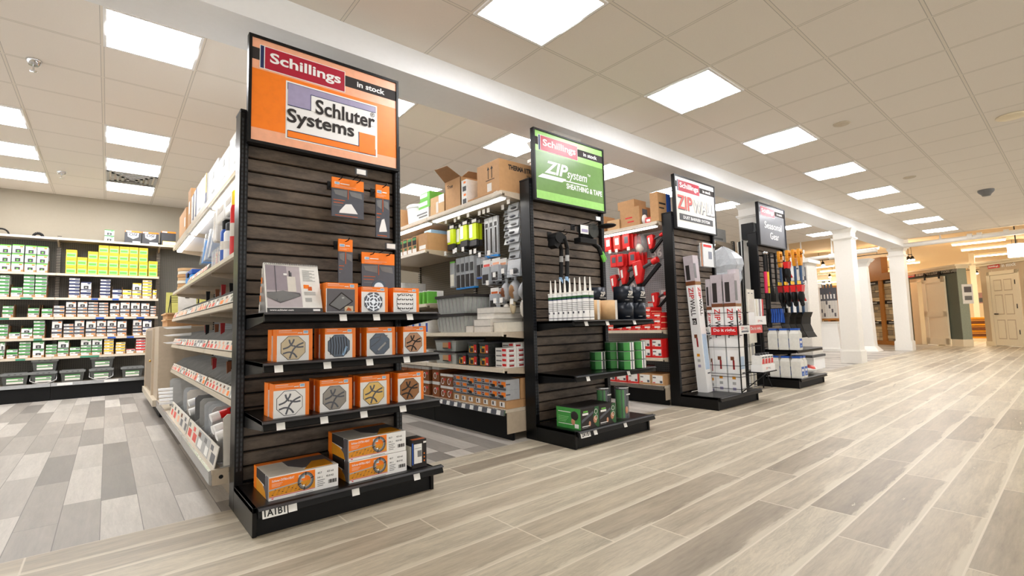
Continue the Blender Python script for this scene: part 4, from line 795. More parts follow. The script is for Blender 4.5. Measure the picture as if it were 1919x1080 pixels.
SHELVES = [('top', 1.888, 350, [(0, 130, 650, 'lime', 3, 1), (140, 275, 650, 'lime', 3, 1), (287, 415, 662, 'lime', 3, 1), (420, 545, 672, 'lime', 3, 1)] + [(745, 870, 710, 'yel', 3, 0), (870, 985, 795, 'yel', 2, 0), (990, 1105, 730, 'yel', 3, 0), (1110, 1225, 660, 'yel', 4, 0), (1230, 1343, 668, 'yel', 4, 0), (1345, 1455, 675, 'yel', 4, 0), (1457, 1560, 682, 'yel', 4, 0), (1565, 1668, 690, 'yel', 4, 0), (1672, 1775, 840, 'yel', 2, 0)]),
  ('second', 1.519, 500, [(0, 110, 95, 'grn', 6, 0), (125, 250, 230, 'grn', 2, 0), (270, 393, 65, 'grn', 7, 0), (402, 530, 70, 'grn', 7, 0), (780, 900, 125, 'blu', 6, 0), (910, 1028, 170, 'blu', 3, 1), (1130, 1245, 140, 'blu', 6, 0), (1265, 1370, 255, 'blu', 2, 0), (1380, 1480, 260, 'ylw', 2, 0), (1490, 1593, 185, 'ylw', 3, 1), (1605, 1710, 150, 'ylw', 6, 0), (1718, 1762, 260, 'ylw', 2, 0)]),
  ('third', 1.226, 500, [(30, 150, 440, 'grn', 3, 0), (315, 440, 465, 'grn', 2, 0), (470, 590, 470, 'grn', 2, 0), (605, 725, 435, 'org', 3, 0), (745, 860, 390, 'org', 4, 1), (875, 985, 390, 'org', 4, 1), (995, 1105, 395, 'org', 5, 0), (1115, 1220, 400, 'org', 5, 0), (1240, 1345, 405, 'org', 3, 1), (1355, 1460, 395, 'org', 3, 1), (1475, 1575, 400, 'org', 3, 1), (1587, 1680, 405, 'org', 3, 1), (1692, 1755, 440, 'org', 4, 0)]),
  ('fourth', .918, 500, [(0, 90, 650, 'grn', 4, 0), (100, 225, 740, 'grn', 1, 0), (240, 365, 690, 'grn', 2, 1), (380, 505, 605, 'grn', 5, 0), (585, 700, 605, 'org', 3, 1), (718, 830, 640, 'org', 4, 0), (842, 950, 600, 'org', 4, 1), (968, 1080, 605, 'org', 3, 1), (1090, 1195, 600, 'org', 4, 1), (1207, 1310, 600, 'org', 4, 1), (1322, 1425, 605, 'org', 3, 1), (1497, 1595, 595, 'org', 4, 1), (1607, 1707, 600, 'blu', 3, 1)]),
  ('lowest', .636, 500, [(0, 55, 850, 'grn', 3, 1), (75, 200, 930, 'grn', 2, 0), (217, 345, 845, 'grn', 5, 0), (372, 500, 840, 'grn', 2, 1), (517, 640, 875, 'grn', 4, 0), (652, 775, 830, 'grn', 3, 1), (785, 900, 905, 'grn', 2, 0), (912, 1030, 815, 'grn', 4, 1), (1038, 1150, 815, 'grn', 4, 1), (1172, 1280, 815, 'ylw', 5, 0), (1303, 1410, 850, 'ylw', 4, 0), (1420, 1520, 925, 'red', 1, 0), (1532, 1635, 810, 'red', 5, 0)])]
for snm, z, yoff, stacks in SHELVES:
    for n, (a, b, top, sty, cnt, big) in enumerate(stacks):
        yfr = WF+.02; pa, pb, pt = a/6, b/6, yoff+top/6
        p, q = at(pa, pt, 'y', yfr), at(pb, pt, 'y', yfr); x0, x1, zt = p.x, q.x, (p.z+q.z)/2
        tray = sty != 'yel'; z0 = z+.001+(.006 if tray else 0); w = min(x1-x0, .175); xc = (x0+x1)/2; hh = (zt-z0)/cnt
        if tray:
            s = w/2+.005; m = MB().box(xc-s, xc+s, yfr-.009, yfr+.28, z+.0005, z+.0055, 'kraft').box(xc-s, xc+s, yfr-.009, yfr-.004, z+.0055, z+.034, 'kraft').box(xc-s*.8, xc+s*.55, yfr-.0105, yfr-.009, z+.006, z+.030, 'paper')
            for xx in (xc-s, xc+s-.003): m.prism([(yfr-.009, z+.0055), (yfr+.28, z+.0055), (yfr+.28, z+.19), (yfr+.1, z+.19), (yfr-.009, z+.034)], 'x', xx, xx+.003, 'kraft_dark')
            m.thing('cardboard_tray', 'brown cardboard tray, %s from the left on the %s wall shelf' % (ORD[n], snm), 'tray', (xc, yfr, z), 'cardboard trays on the wall shelves')
        me = {}
        lv = []; rem = zt-z0
        hs = [rem/cnt]*cnt
        if big and cnt >= 3 and sty != 'lime': small = rem/(cnt+1); hs = [small]*(cnt-1)+[rem-small*(cnt-1)]
        zz = z0
        for k in range(cnt):
            bg = bool(big and (sty == 'lime' or k == cnt-1 or cnt <= 2)); key = (bg, round(hs[k], 4))
            if key not in me: me[key] = fast_box(sty, w, hs[k], bg)
            o = bpy.data.objects.new('fastener_box', me[key]); COL.objects.link(o); o.location = (xc+R.uniform(-.002, .002) if k else xc, yfr+R.uniform(0, .006), zz); zz += hs[k]
            tag(o, '%s, %s up in %s stack from left, %s wall shelf' % (STY[sty][0], ORD[k] if k else 'lowest', ORD[n], snm), 'box', 'boxes on the %s wall shelf' % snm)
# grey handled buckets on the base deck
def bucket(handle):
    t = T('plastic_bucket', '', 'bucket', local=True); m = MB(); w, d, h = .27, .22, .15
    m.taper((0, d/2), w*.86, d*.86, 0, w, d, h, 'bucket_body'); m.obj('body', t)
    l = MB().box(-w/2-.012, w/2+.012, -.012, d+.012, h-.012, h+.022, 'bucket_lid').box(-w/2+.01, w/2-.01, .01, d-.01, h+.022, h+.030, 'bucket_lid')
    for k in (-.06, .0, .06): l.box(k-.012, k+.012, -.014, -.012, h, h+.008, 'dark_grey')
    l.obj('lid', t)
    p = MB().hexa([(-.085, .012, .022), (.085, .012, .022), (.085, .02, .022), (-.085, .02, .022)], [(-.085, .0, .105), (.085, .0, .105), (.085, .008, .105), (-.085, .008, .105)], 'paper')
    for z0, z1 in ((.093, .107), (.053, .066)):
        f = lambda z: .012-(z-.022)*.012/.083-.0012
        p.hexa([(-.085, f(z0), z0), (.085, f(z0), z0), (.085, f(z0)+.002, z0), (-.085, f(z0)+.002, z0)], [(-.085, f(z1), z1), (.085, f(z1), z1), (.085, f(z1)+.002, z1), (-.085, f(z1)+.002, z1)], 'green')
    p.box(.03, .078, .003, .006, .074, .086, 'dark_grey'); p.obj('label', t)
    if handle: MB().tube([(-w/2-.004, .06, h-.03), (-w/2-.006, -.012, .05), (-w/2+.05, -.02, .02), (-.04, -.022, .006), (.04, -.022, .006), (w/2-.05, -.02, .02), (w/2+.006, -.012, .05), (w/2+.004, .06, h-.03)], .0035, 'white').obj('handle', t)
    return t
bk = {}
BK = [(35, 315, 0, False, 'grey lidded bucket with green label, leftmost on the wall shelving base'), (350, 635, 0, True, 'grey bucket with white handle standing under another, second from left'), (377, 628, 1, False, 'grey bucket stacked on the left handled bucket'), (675, 960, 0, False, 'single grey lidded bucket between the two stacked pairs'), (997, 1280, 0, True, 'grey bucket with white handle under another, right stacked pair'), (1022, 1268, 1, False, 'grey bucket stacked on the right handled bucket'), (1365, 1605, 0, False, 'grey lidded bucket at the right end of the wall shelving base')]
for a, b, lv, hd, lab in BK:
    p = at((a+b)/12, 705, 'y', 9.98)
    if hd not in bk: bk[hd] = bucket(hd); o = bk[hd]; o.location = (p.x, 9.92, .2505+lv*.181); o['label'] = lab; o['group'] = 'grey buckets on the base'
    else: dup(bk[hd], (p.x, 9.92, .2505+lv*.181), lab, group='grey buckets on the base')
# on top of the wall shelving
def osi(xc, w, h, lab, logo=True):
    t = T('black_carton', lab, 'box', (xc, 10.05, 2.4305), 'black cartons on top of the wall shelving'); y = 9.93; z = 2.4305; e = .0012
    m = MB().box(xc-w/2, xc+w/2, y, y+.26, z, z+h, 'dark_grey').box(xc-w/2, xc+w/2, y-e, y, z+h*.89, z+h, 'orange').box(xc-w/2+.01, xc-w/2+.08, y-2*e, y, z+h*.9, z+h*.98, 'paper').box(xc-w/2+.1, xc+w/2-.01, y-e, y, z, z+h*.16, 'paper')
    if not logo: m.box(xc-w*.4, xc+w/2, y-2*e, y, z, z+h*.3, 'yellow').box(xc-w*.38, xc+w/2, y-3*e, y, z+.01, z+h*.27, 'paper')
    m.obj('carton', t)
    if logo:
        g = MB().prism([(xc-.075, z+h*.84), (xc+.075, z+h*.84), (xc+.068, z+h*.52), (xc, z+h*.33), (xc-.068, z+h*.52)], 'y', y-2*e, y-e, 'paper'); g.text('osi', (xc-.055, y-3*e, z+h*.58), UX, UZ, .05, 'slate', .11); g.obj('shield_logo', t)
p = [at(x, 440, 'y', 9.93).x for x in (234, 265, 266, 298, 301, 331)]
osi((p[0]+p[1])/2, p[1]-p[0]-.004, .20, 'black and orange carton with white shield logo, left one on the wall shelving'); osi((p[2]+p[3])/2, p[3]-p[2]-.006, .20, 'black and orange carton with white shield logo, right one of the pair')
osi((p[4]+p[5])/2, p[5]-p[4]-.02, .24, 'plain black carton with orange top edge and white yellow label near the corner', False)
x = at(205, 440, 'y', 9.95).x
for k in range(2):
    o = bpy.data.objects.new('small_carton', fast_box('grn', .12, .095, True)); COL.objects.link(o); o.location = (x, 9.95, 2.4305+.0955*k); tag(o, 'small white green carton on wall shelving top, %s of two' % ('lower' if not k else 'upper'), 'box', 'small cartons on the wall shelving')
for px, s, lab in ((72, .05, 'small dark dome shape lying on top of the wall shelving'), (2, .08, 'dark curved hose at the left edge on the wall shelving')):
    x = at(px, 432, 'y', 10.0).x
    MB().tube([(x+s*math.cos(a)*1.0, 10.0, 2.436+s*math.sin(a)) for a in [math.pi*k/10 for k in range(11)]], .012 if s > .06 else .02, 'matte_black').thing('coiled_hose', lab, 'hose')
# tan floor cabinet between the wall shelving and the near run, things on it
t = T('base_cabinet', 'tan metal cabinet at the far end of the left shelf run', 'cabinet', (.7, 7.8, 0))
MB().box(.44, 1.02, 6.70, 8.70, .2, 1.015, 'tan_metal').obj('body', t, bevel=.004)
MB().box(.40, 1.02, 6.69, 8.72, .13, .2, 'shelf_lip').box(.47, 1.0, 6.75, 8.7, 0, .13, 'matte_black').obj('plinth', t)
d = MB().box(.425, .44, 7.35, 8.60, .24, .98, 'tan_dark').obj('door', t)
for y0, y1 in ((7.28, 7.35), (8.60, 8.67)): MB().box(.418, .44, y0, y1, .2, 1.0, 'tan_metal').obj('door_frame', t)
MB().blob((.412, 7.5, .60), (.014, .014, .014), 'brass').obj('knob', d)
MB().box(.52, 1.0, 6.76, 7.4, 1.0155, 1.085, 'kraft').box(.50, .99, 6.74, 7.3, 1.085, 1.10, 'kraft_light').box(.52, 1.0, 6.78, 7.38, 1.10, 1.155, 'kraft').box(.5, 1.0, 6.75, 7.35, 1.155, 1.17, 'kraft_light').thing('folded_cardboard', 'pile of flattened brown cardboard lying on the tan cabinet', 'cardboard')
t = T('file_rack', 'black wire file rack holding a white clipboard, on the cardboard pile', 'rack', (.68, 6.85, 1.1705))
for xx in (.56, .84):
    MB().tube([(xx-.03, 6.80, 1.173), (xx, 6.95, 1.38), (xx+.02, 7.1, 1.173)], .005, 'matte_black').obj('wire_leg', t)
m = MB()
for k in range(5): z = 1.30+.02*k; m.tube([(.56, 6.90+.012*k, z), (.84, 6.90+.012*k, z)], .003, 'matte_black')
m.obj('wire_shelf', t)
t = T('clipboard', 'white paper on a clipboard with a black clip, standing in the file rack', 'clipboard', (.72, 6.79, 1.1705))
MB().hexa([(.62, 6.78, 1.1705), (.80, 6.78, 1.1705), (.80, 6.786, 1.1705), (.62, 6.786, 1.1705)], [(.62, 6.83, 1.37), (.80, 6.83, 1.37), (.80, 6.836, 1.37), (.62, 6.836, 1.37)], 'paper').obj('sheet', t); MB().box(.69, .73, 6.818, 6.828, 1.345, 1.37, 'matte_black').obj('clip', t)
MB().box(.56, 1.12, 7.55, 7.57, 1.0155, 1.20, 'dark_grey').box(.56, 1.12, 7.55, 7.57, 1.20, 1.46, 'olive').thing('notice_board', 'yellow-green board standing behind the file rack on the cabinet', 'board')
# ------------------------------------------------------------------ left faces of the other shelf runs
def run(x0, label, xf, bays, shelves, ztop, xbase, zb, peg, light_from=0):
    sp = x0+.457; t = T('gondola_shelving', label, 'shelving', (sp, bays[0], 0), 'shelf runs')
    for y in bays: MB().box(sp-.07, sp-.03, y-.02, y+.02, 0, 2.13, 'slotted_tan').obj('upright', t)
    xb = sp-.06
    for b, (y0, y1) in enumerate(zip(bays, bays[1:])):
        a, c = y0+.003, y1-.003
        MB().box(sp-.05, sp-.035, y0+.02, y1-.02, .1, 2.1, peg).obj('back_panel', t)
        bd = MB().box(xbase, xb-.012, a, c, zb-.025, zb, 'shelf_lip').obj('base_deck', t); MB().box(xbase+.07, xbase+.09, a, c, 0, zb-.025, 'matte_black').obj('kick_plate', bd)
        MB().prism([(xbase, zb), (xbase-.012, zb-.004), (xbase-.02, zb-.045), (xbase-.004, zb-.045)], 'y', a, c, 'steel').obj('price_rail', bd)
        for (z, bs) in list(shelves)+[(ztop, None)]:
            if bs is not None and b not in bs: continue
            x_ = xf if z != ztop else xf+.02
            s = MB().box(x_, xb-.012, a, c, z-.02, z, 'tan_metal').obj('shelf', t)
            MB().prism([(x_, z-.001), (x_-.014, z-.003), (x_-.018, z-.032), (x_, z-.036)], 'y', a, c, 'shelf_lip').obj('price_rail', s)
            for yy in (a, c-.006): MB().prism([(x_+.03, z-.04), (xb-.012, z-.09), (xb-.012, z-.02), (x_+.03, z-.02)], 'y', yy, yy+.006, 'tan_metal').obj('bracket', s)
        L = MB().box(xf+.04, xf+.10, a+.04, c-.04, ztop-.045, ztop-.03, 'white').obj('light_strip', t); MB().box(xf+.045, xf+.095, a+.05, c-.05, ztop-.058, ztop-.045, 'strip_light').obj('tube', L)
    e = MB().box(xbase+.01, sp-.08, bays[0]-.006, bays[0]+.002, .06, zb-.025, 'tan_metal').obj('end_plate', t)
    MB().cyl((xbase+.30, bays[0]-.0075, zb*.5), (xbase+.30, bays[0]-.006, zb*.5), .035, 'matte_black', n=16).obj('port', e)
    return t
YB = [3.03, 4.24, 5.45]
RB = run(XB, 'tan shelf run between the orange and green end caps', 2.45, YB, [(.577, (0, 1)), (.87, (0, 1)), (1.165, (1,)), (1.715, (1,))], 2.045, 2.45, .25, 'pegboard_tan')
for k in range(9):
    yy = 3.08+.125*k; bd = [c for c in RB.children if c.name.startswith('base_deck')][0]
    MB().hexa([(2.4285, yy, .208), (2.4285, yy+.05, .208), (2.4305, yy+.05, .208), (2.4305, yy, .208)], [(2.4365, yy, .243), (2.4365, yy+.05, .243), (2.4385, yy+.05, .243), (2.4385, yy, .243)], 'paper').obj('price_tag', bd)
    MB().hexa([(2.4289, yy+.055, .208), (2.4289, yy+.115, .208), (2.4309, yy+.115, .208), (2.4309, yy+.055, .208)], [(2.4369, yy+.055, .243), (2.4369, yy+.115, .243), (2.4389, yy+.115, .243), (2.4389, yy+.055, .243)], 'slate').obj('price_tag', bd)
RC = run(XC, 'tan shelf run with red nailers between the green and white end caps', 4.70, [3.03, 4.24], [(.52, (0,)), (.83, (0,))], 2.06, 4.70, .215, 'pegboard_grey')
RD = run(XD, 'tan shelf run behind the seasonal end cap', 6.80, [3.42, 4.64], [], 2.09, 6.80, .215, 'pegboard_tan')

def ybox(name, label, cat, x0, x1, y0, y1, z0, z1, mat, deco=None, group=None, part='print', jit=0):
    t = T(name, label, cat, ((x0+x1)/2, (y0+y1)/2, z0), group)
    MB().box(x0, x1, y0, y1, z0, z1, mat).obj('carton', t)
    if deco:
        m = MB(); deco(m, x0, y0, y1, z0, z1, x1); m.obj(part, t)
    return t
E_ = .0012
# --- green end cap run: base row
def deco_ring(m, x0, y0, y1, z0, z1, x1):
    h = z1-z0; m.box(x0-E_, x0, y0, y1, z1-h*.2, z1, 'paper').box(x0, x1, y0-E_, y0, z1-h*.2, z1, 'paper').box(x0-E_, x0, y0+.02, y0+.06, z0+h*.45, z0+h*.62, 'red_soft')
    c = ((y0+y1)/2+.015, z0+h*.38)
    for i in range(10):
        a0, a1 = 2*math.pi*i/10, 2*math.pi*(i+1)/10; q = lambda a, r, x: (x, c[0]+r*math.cos(a), c[1]+r*1.2*math.sin(a))
        m.hexa([q(a0, .019, x0), q(a0, .026, x0), q(a1, .026, x0), q(a1, .019, x0)], [q(a0, .019, x0-E_), q(a0, .026, x0-E_), q(a1, .026, x0-E_), q(a1, .019, x0-E_)], 'paper')
def deco_grey(m, x0, y0, y1, z0, z1, x1, top=False):
    h = z1-z0; m.box(x0-E_, x0, y0, y1, z0, z0+h*.2, 'slate').box(x0-E_, x0, y0+.005, y0+.06, z0+h*.35, z0+h*.8, 'orange').box(x0-E_, x0, y0+.07, y1-.01, z0+h*.3, z0+h*.5, 'dark_grey').box(x0-E_, x0, y0+.075, y1-.008, z0+h*.62, z0+h*.8, 'red_dark')
    if h > .06: m.box(x0-2*E_, x0, y0+.03, y1-.03, z0+h*.22, z0+h*.5, 'hair_dark')
    m.box(x0, x1-.1, y0-E_, y0, z0+h*.5, z0+h*.62, 'slate')
def deco_label(m, x0, y0, y1, z0, z1, x1): m.box(x0-E_, x0, y0+.02, y1-.025, z0+.012, z1-.014, 'paper').box(x0-2*E_, x0, y0+.05, y0+.065, z0+.02, z1-.02, 'hair_dark').box(x0, x1, y0-E_, y0, z1-.006, z1, 'kraft_dark')
gb = 'boxes on the base beside the green end cap'
cols = [3.05, 3.165, 3.275, 3.385, 3.495, 3.605, 3.715, 3.83]
for n, (a, b) in enumerate(zip(cols, cols[1:])):
    x0 = 2.475; ybox('cardboard_tray', 'brown tray box with white label at the base row, %s from the green end cap' % ORD[n], 'tray', x0, 2.90, a+.002, b-.002, .251, .318, 'kraft', deco_label, 'brown tray boxes in the base row')
    zz = .3185; hs = (.055, .055, .055) if n in (2, 3, 5, 6) else (.07, .10); hs = (.08, .085) if n in (0, 1, 4) else hs
    for k, h in enumerate(hs):
        ybox('grey_carton', 'grey and orange carton, %s level above the tray, %s column from the green end cap' % (ORD[k], ORD[n]), 'box', x0+.002*k, 2.62 if n == 0 else 2.85, a+.003, b-.003, zz, zz+h-.001, 'bag_grey', deco_grey, gb); zz += h
ybox('kraft_carton', 'plain brown carton behind the grey boxes nearest the green end cap', 'box', 2.63, 2.94, 3.05, 3.16, .319, .485, 'kraft', None, gb)
for n, (a, b, h) in enumerate(((3.835, 3.935, .115), (3.94, 4.05, .115), (4.07, 4.20, .145))):
    for k in range(2): ybox('brown_carton', 'brown carton with white ring print, %s, %s column from the grey ones' % (('lower', 'upper')[k], ORD[n]), 'box', 2.475, 2.85, a, b, .251+h*k, .2505+h*(k+1), 'brown_box', deco_ring, gb)
for n, a in enumerate((4.27, 4.42, 4.57, 4.72)):
    for k in range(2): ybox('brown_carton', 'brown ring carton in the far bay, %s, %s column' % (('lower', 'upper')[k], ORD[n]), 'box', 2.475, 2.85, a, a+.14, .251+.14*k, .2505+.14*(k+1), 'brown_box', deco_ring, gb)
# first shelf up
def deco_wr(m, x0, y0, y1, z0, z1, x1): m.box(x0-E_, x0, y0+.01, y0+.06, z0+.012, z1-.008, 'red').box(x0-E_, x0, y0+.07, y1-.01, z0+.01, z0+.02, 'mid_grey').box(x0+.025, x1-.025, y0-E_, y0, z0+.008, z1-.018, 'red_dark').box(x0+.02, x1-.02, y0-E_, y0, z1-.014, z1-.010, 'mid_grey')
n_ = 0
for lv in range(5):
    for c in range(4):
        if lv == 4 and c == 0: continue
        ybox('small_white_box', 'white box with red print, %s row up, %s from the aisle, next to the post' % (ORD[lv], ORD[c]), 'box', 2.50+.105*c+(.0 if lv < 4 else -.03), 2.60+.105*c+(0 if lv < 4 else -.03), 3.06, 3.21, .578+.0405*lv, .6175+.0405*lv, 'paper', deco_wr, 'white boxes with red print')
def deco_dark(m, x0, y0, y1, z0, z1, x1): m.box(x0-E_, x0, y0+.004, y0+.045, z0+.01, z1-.008, 'red').box(x0-E_, x0, y0+.045, y1-.015, z0+.01, z1-.02, 'mustard').box(x0-2*E_, x0, y0+.055, y1-.03, z0+.015, z0+.05, 'hair_dark').box(x0-2*E_, x0, y0+.012, y0+.03, z0+.015, z0+.03, 'paper').box(x0-2*E_, x0, y1-.04, y1-.02, z1-.04, z1-.02, 'teal')
for n, (a, b) in enumerate(((3.28, 3.41), (3.45, 3.58), (3.62, 3.74))):
    for k in range(2 if n < 2 else 1):
        tt = T('screw_tub', 'dark clear tub with gold and red label, %s, %s from the small white boxes' % (('lower', 'upper')[k], ORD[n]), 'tub', (2.6, (a+b)/2, .578+.104*k), 'dark labelled tubs'); z0 = .578+.104*k
        MB().box(2.48, 2.80, a, b, z0, z0+.088, 'smoke_plastic').obj('body', tt); MB().box(2.475, 2.805, a-.004, b+.004, z0+.0885, z0+.103, 'dark_grey').obj('lid', tt); m = MB(); deco_dark(m, 2.48, a, b, z0, z0+.088, 2.8); m.obj('label', tt)
for n, (a, b) in enumerate(((3.78, 4.15),)):
    for k in range(2):
        z0 = .578+.118*k; tt = T('storage_tote', 'pale tote with black lid and red label on the middle shelf, %s one' % (('lower', 'upper')[k]), 'tote', (2.6, 3.95, z0), 'pale totes'); MB().taper((2.645, 3.965), .31, .34, z0, .33, .37, z0+.10, 'grey_tote').obj('body', tt); MB().box(2.465, 2.825, 3.775, 4.155, z0+.1005, z0+.117, 'hair_dark').obj('lid', tt)
        MB().box(2.4735, 2.4755, 3.86, 4.0, z0+.025, z0+.08, 'kraft').box(2.4725, 2.4735, 3.86, 3.90, z0+.025, z0+.085, 'red').box(2.4725, 2.4735, 3.9, 4.0, z0+.022, z0+.032, 'hair_dark').obj('label', tt)
for n, a in enumerate((4.28, 4.42, 4.56, 4.72)):
    ybox('white_blue_carton', 'white carton with blue block on the middle shelf of the far bay, %s' % ORD[n], 'box', 2.48, 2.8, a, a+.13, .578, .70, 'paper', lambda m, x0, y0, y1, z0, z1, x1: m.box(x0-E_, x0, y0+.01, y0+.05, z0+.01, z1-.03, 'blue'), 'white and blue cartons')
    ybox('white_blue_carton', 'white carton with blue block on the upper shelf behind the drain boxes, %s' % ORD[n], 'box', 2.48, 2.8, a, a+.13, .871, 1.0, 'paper', lambda m, x0, y0, y1, z0, z1, x1: m.box(x0-E_, x0, y0+.01, y0+.05, z0+.01, z1-.03, 'blue'), 'white and blue cartons')
# second shelf: long white boxes and ribbed totes
for n, (x0, x1, y0, y1, z0, z1, lab) in enumerate(((2.50, 2.62, 3.53, 3.64, .871, .93, 'short white carton standing alone beside the ribbed tote'), (2.50, 2.86, 3.27, 3.51, .871, .925, 'long white carton at the bottom of the white stack'), (2.50, 2.86, 3.27, 3.51, .9255, .985, 'long white carton second up in the white stack'), (2.53, 2.86, 3.26, 3.50, .9855, 1.035, 'long white carton third up in the white stack'), (2.53, 2.86, 3.25, 3.50, 1.0355, 1.085, 'long white carton on top of the white stack'), (2.52, 2.86, 3.07, 3.25, .871, .955, 'ivory carton in front of the white stack, nearest the post'))):
    ybox('white_carton', lab, 'box', x0, x1, y0, y1, z0, z1, 'ivory' if n == 5 else 'off_white', lambda m, x0, y0, y1, z0, z1, x1: m.box(x0-E_, x0, y0, y1, z1-.003, z1-.001, 'mid_grey').box(x0, x1, y0-E_, y0, z1-.003, z1-.001, 'mid_grey'), 'white cartons stacked on the shelf')
for k in range(2):
    z0 = .871+.178*k; tt = T('storage_tote', 'large ribbed grey tote with navy lid, %s' % (('lower one behind the white cartons', 'upper one on the shelf')[k]), 'tote', (2.7, 3.88, z0), 'ribbed grey totes')
    MB().taper((2.66, 3.88), .30, .42, z0, .34, .48, z0+.15, 'grey_tote').obj('body', tt); MB().box(2.475, 2.85, 3.625, 4.135, z0+.1505, z0+.176, 'hair_dark').obj('lid', tt)
    m = MB()
    for j in range(8): yy = 3.66+.062*j; m.hexa([(2.506, yy, z0+.01), (2.512, yy, z0+.01), (2.512, yy+.02, z0+.01), (2.506, yy+.02, z0+.01)], [(2.484, yy, z0+.145), (2.492, yy, z0+.145), (2.492, yy+.02, z0+.145), (2.484, yy+.02, z0+.145)], 'light_grey')
    for j in range(6): xx = 2.53+.05*j; m.hexa([(xx, 3.662, z0+.01), (xx+.018, 3.662, z0+.01), (xx+.018, 3.668, z0+.01), (xx, 3.668, z0+.01)], [(xx, 3.634, z0+.145), (xx+.018, 3.634, z0+.145), (xx+.018, 3.641, z0+.145), (xx, 3.641, z0+.145)], 'light_grey')
    m.obj('rib', tt)
# far bay shelves
for n in range(5):
    y = 4.27+.085*n; tt = T('green_pack', 'green and white packet standing on the small shelf, %s from the right' % ORD[n], 'packet', (2.5, y, 1.1655), 'green packets'); MB().box(2.48, 2.66, y, y+.03, 1.1655, 1.30, 'paper').obj('pack', tt); MB().box(2.478, 2.48, y-.0, y+.03, 1.1655, 1.29, 'green_bright').box(2.48, 2.58, y-.002, y, 1.17, 1.29, 'green_bright').obj('label', tt)
for n, (a, z0, z1) in enumerate(((4.72, 1.1655, 1.32), (4.88, 1.1655, 1.32), (5.04, 1.1655, 1.32), (4.88, 1.3205, 1.43), (5.04, 1.3205, 1.43))):
    ybox('white_carton', 'white carton on the small shelf seen past the drain boxes, %s of five' % ORD[n], 'box', 2.48, 2.80, a, a+.15, z0, z1, 'paper', lambda m, x0, y0, y1, z0, z1, x1: m.box(x0-E_, x0, y0+.02, y1-.02, z0+.03, z0+.09, 'off_white').box(x0-E_, x0, y0+.03, y0+.06, z1-.05, z1-.02, 'brown'), 'white cartons of the far bay')
ybox('kraft_carton', 'open-fronted brown carton with clear bags on the upper side shelf', 'box', 2.48, 2.95, 4.28, 4.46, 1.716, 1.90, 'kraft', lambda m, x0, y0, y1, z0, z1, x1: m.box(x0-E_, x0, y0+.03, y1-.02, z0+.02, z0+.06, 'paper').box(x0+.06, x0+.3, y0+.02, y1-.02, z1, z1+.04, 'pale_blue'), 'upper side shelf boxes')
for n in range(6):
    y = 4.50+.105*n; ybox('photo_carton', 'small brown and green picture carton on the upper side shelf, %s from the right' % ORD[n], 'box', 2.48, 2.8, y, y+.095, 1.716, 1.90-.01*(n % 2), 'kraft', lambda m, x0, y0, y1, z0, z1, x1: m.box(x0-E_, x0, y0+.006, y1-.006, z0+.09, z1-.01, 'hair_dark').box(x0-2*E_, x0, y0+.01, y1-.01, z0+.14, z0+.165, 'green').box(x0-E_, x0, y0+.006, y1-.006, z0+.01, z0+.05, 'paper').box(x0-2*E_, x0, y0+.01, y0+.06, z0+.055, z0+.08, 'green_dark'), 'upper side shelf boxes')
# --- hooks and hanging goods over the first bay
def peg_hook(xb, y, z, x1, lab, grp, ticket=True):
    h = T('peg_hook', lab, 'hook', (xb, y, z), grp); MB().tube([(xb, y, z), (x1+.01, y, z+.004), (x1, y, z+.016)], .0035, 'chrome').obj('wire', h)
    if ticket: MB().tube([(xb, y, z+.025), (x1, y, z+.035)], .0025, 'chrome').obj('ticket_arm', h); MB().box(x1-.002, x1, y-.02, y+.02, z+.012, z+.055, 'paper').obj('price_ticket', h)
    return h
XP = 3.051
def pack(x, y, z0, z1, w, lab, cat, grp, layers, name='hanging_pack'):
    t = T(name, lab, cat, (x, y, z0), grp)
    h = z1-z0
    for nm, (a0, a1, b0, b1, d0, d1, mt) in layers: MB().box(x+d0, x+d1, y-w/2+a0*w, y-w/2+a1*w, z0+b0*h, z0+b1*h, mt).obj(nm, t)
    return t
for n, (y, x) in enumerate(((3.80, 2.72), (3.93, 2.70), (4.06, 2.74), (4.17, 2.70))):
    peg_hook(XP, y, 1.975, x-.06, 'chrome hook with ticket over the yellow glove packs, %s from the right' % ORD[n], 'pegboard hooks')
    for k in range(2):
        pack(x+.05*k, y+.008*k, 1.71+.01*(n % 2), 1.985, .12, 'fluorescent yellow and black glove pack, %s from the right, %s' % (ORD[n], ('front', 'behind')[k]), 'glove pack', 'yellow glove packs', (('header', (0, 1, .78, 1, 0, .006, 'hair_dark')), ('glove', (.04, .96, .2, .80, -.008, .022, 'hi_yellow')), ('cuff', (.02, .98, 0, .22, -.008, .022, 'dark_grey')), ('print', (.55, 1, .3, .78, -.010, -.008, 'white')), ('logo', (.08, .7, .84, .95, -.002, 0, 'white'))))
for n, y in enumerate((3.64, 3.57, 3.50)):
    peg_hook(XP, y, 1.965, 2.68, 'chrome hook over the tall clear tool packs, %s' % ORD[n], 'pegboard hooks')
    pack(2.76, y, 1.57+.0*n, 1.955, .065, 'tall clear tool pack with blue bottom edge, %s from the left' % ORD[n], 'tool pack', 'tall clear packs', (('pouch', (0, 1, .06, 1, 0, .02, 'hazy_plastic')), ('edge', (-.02, 1.02, 0, .06, -.001, .022, 'blue_bright')), ('tool', (.3, .62, .1, .72, -.003, .0, 'hair_dark')), ('tool_head', (.2, .75, .76, .86, -.003, .0, 'dark_grey'))))
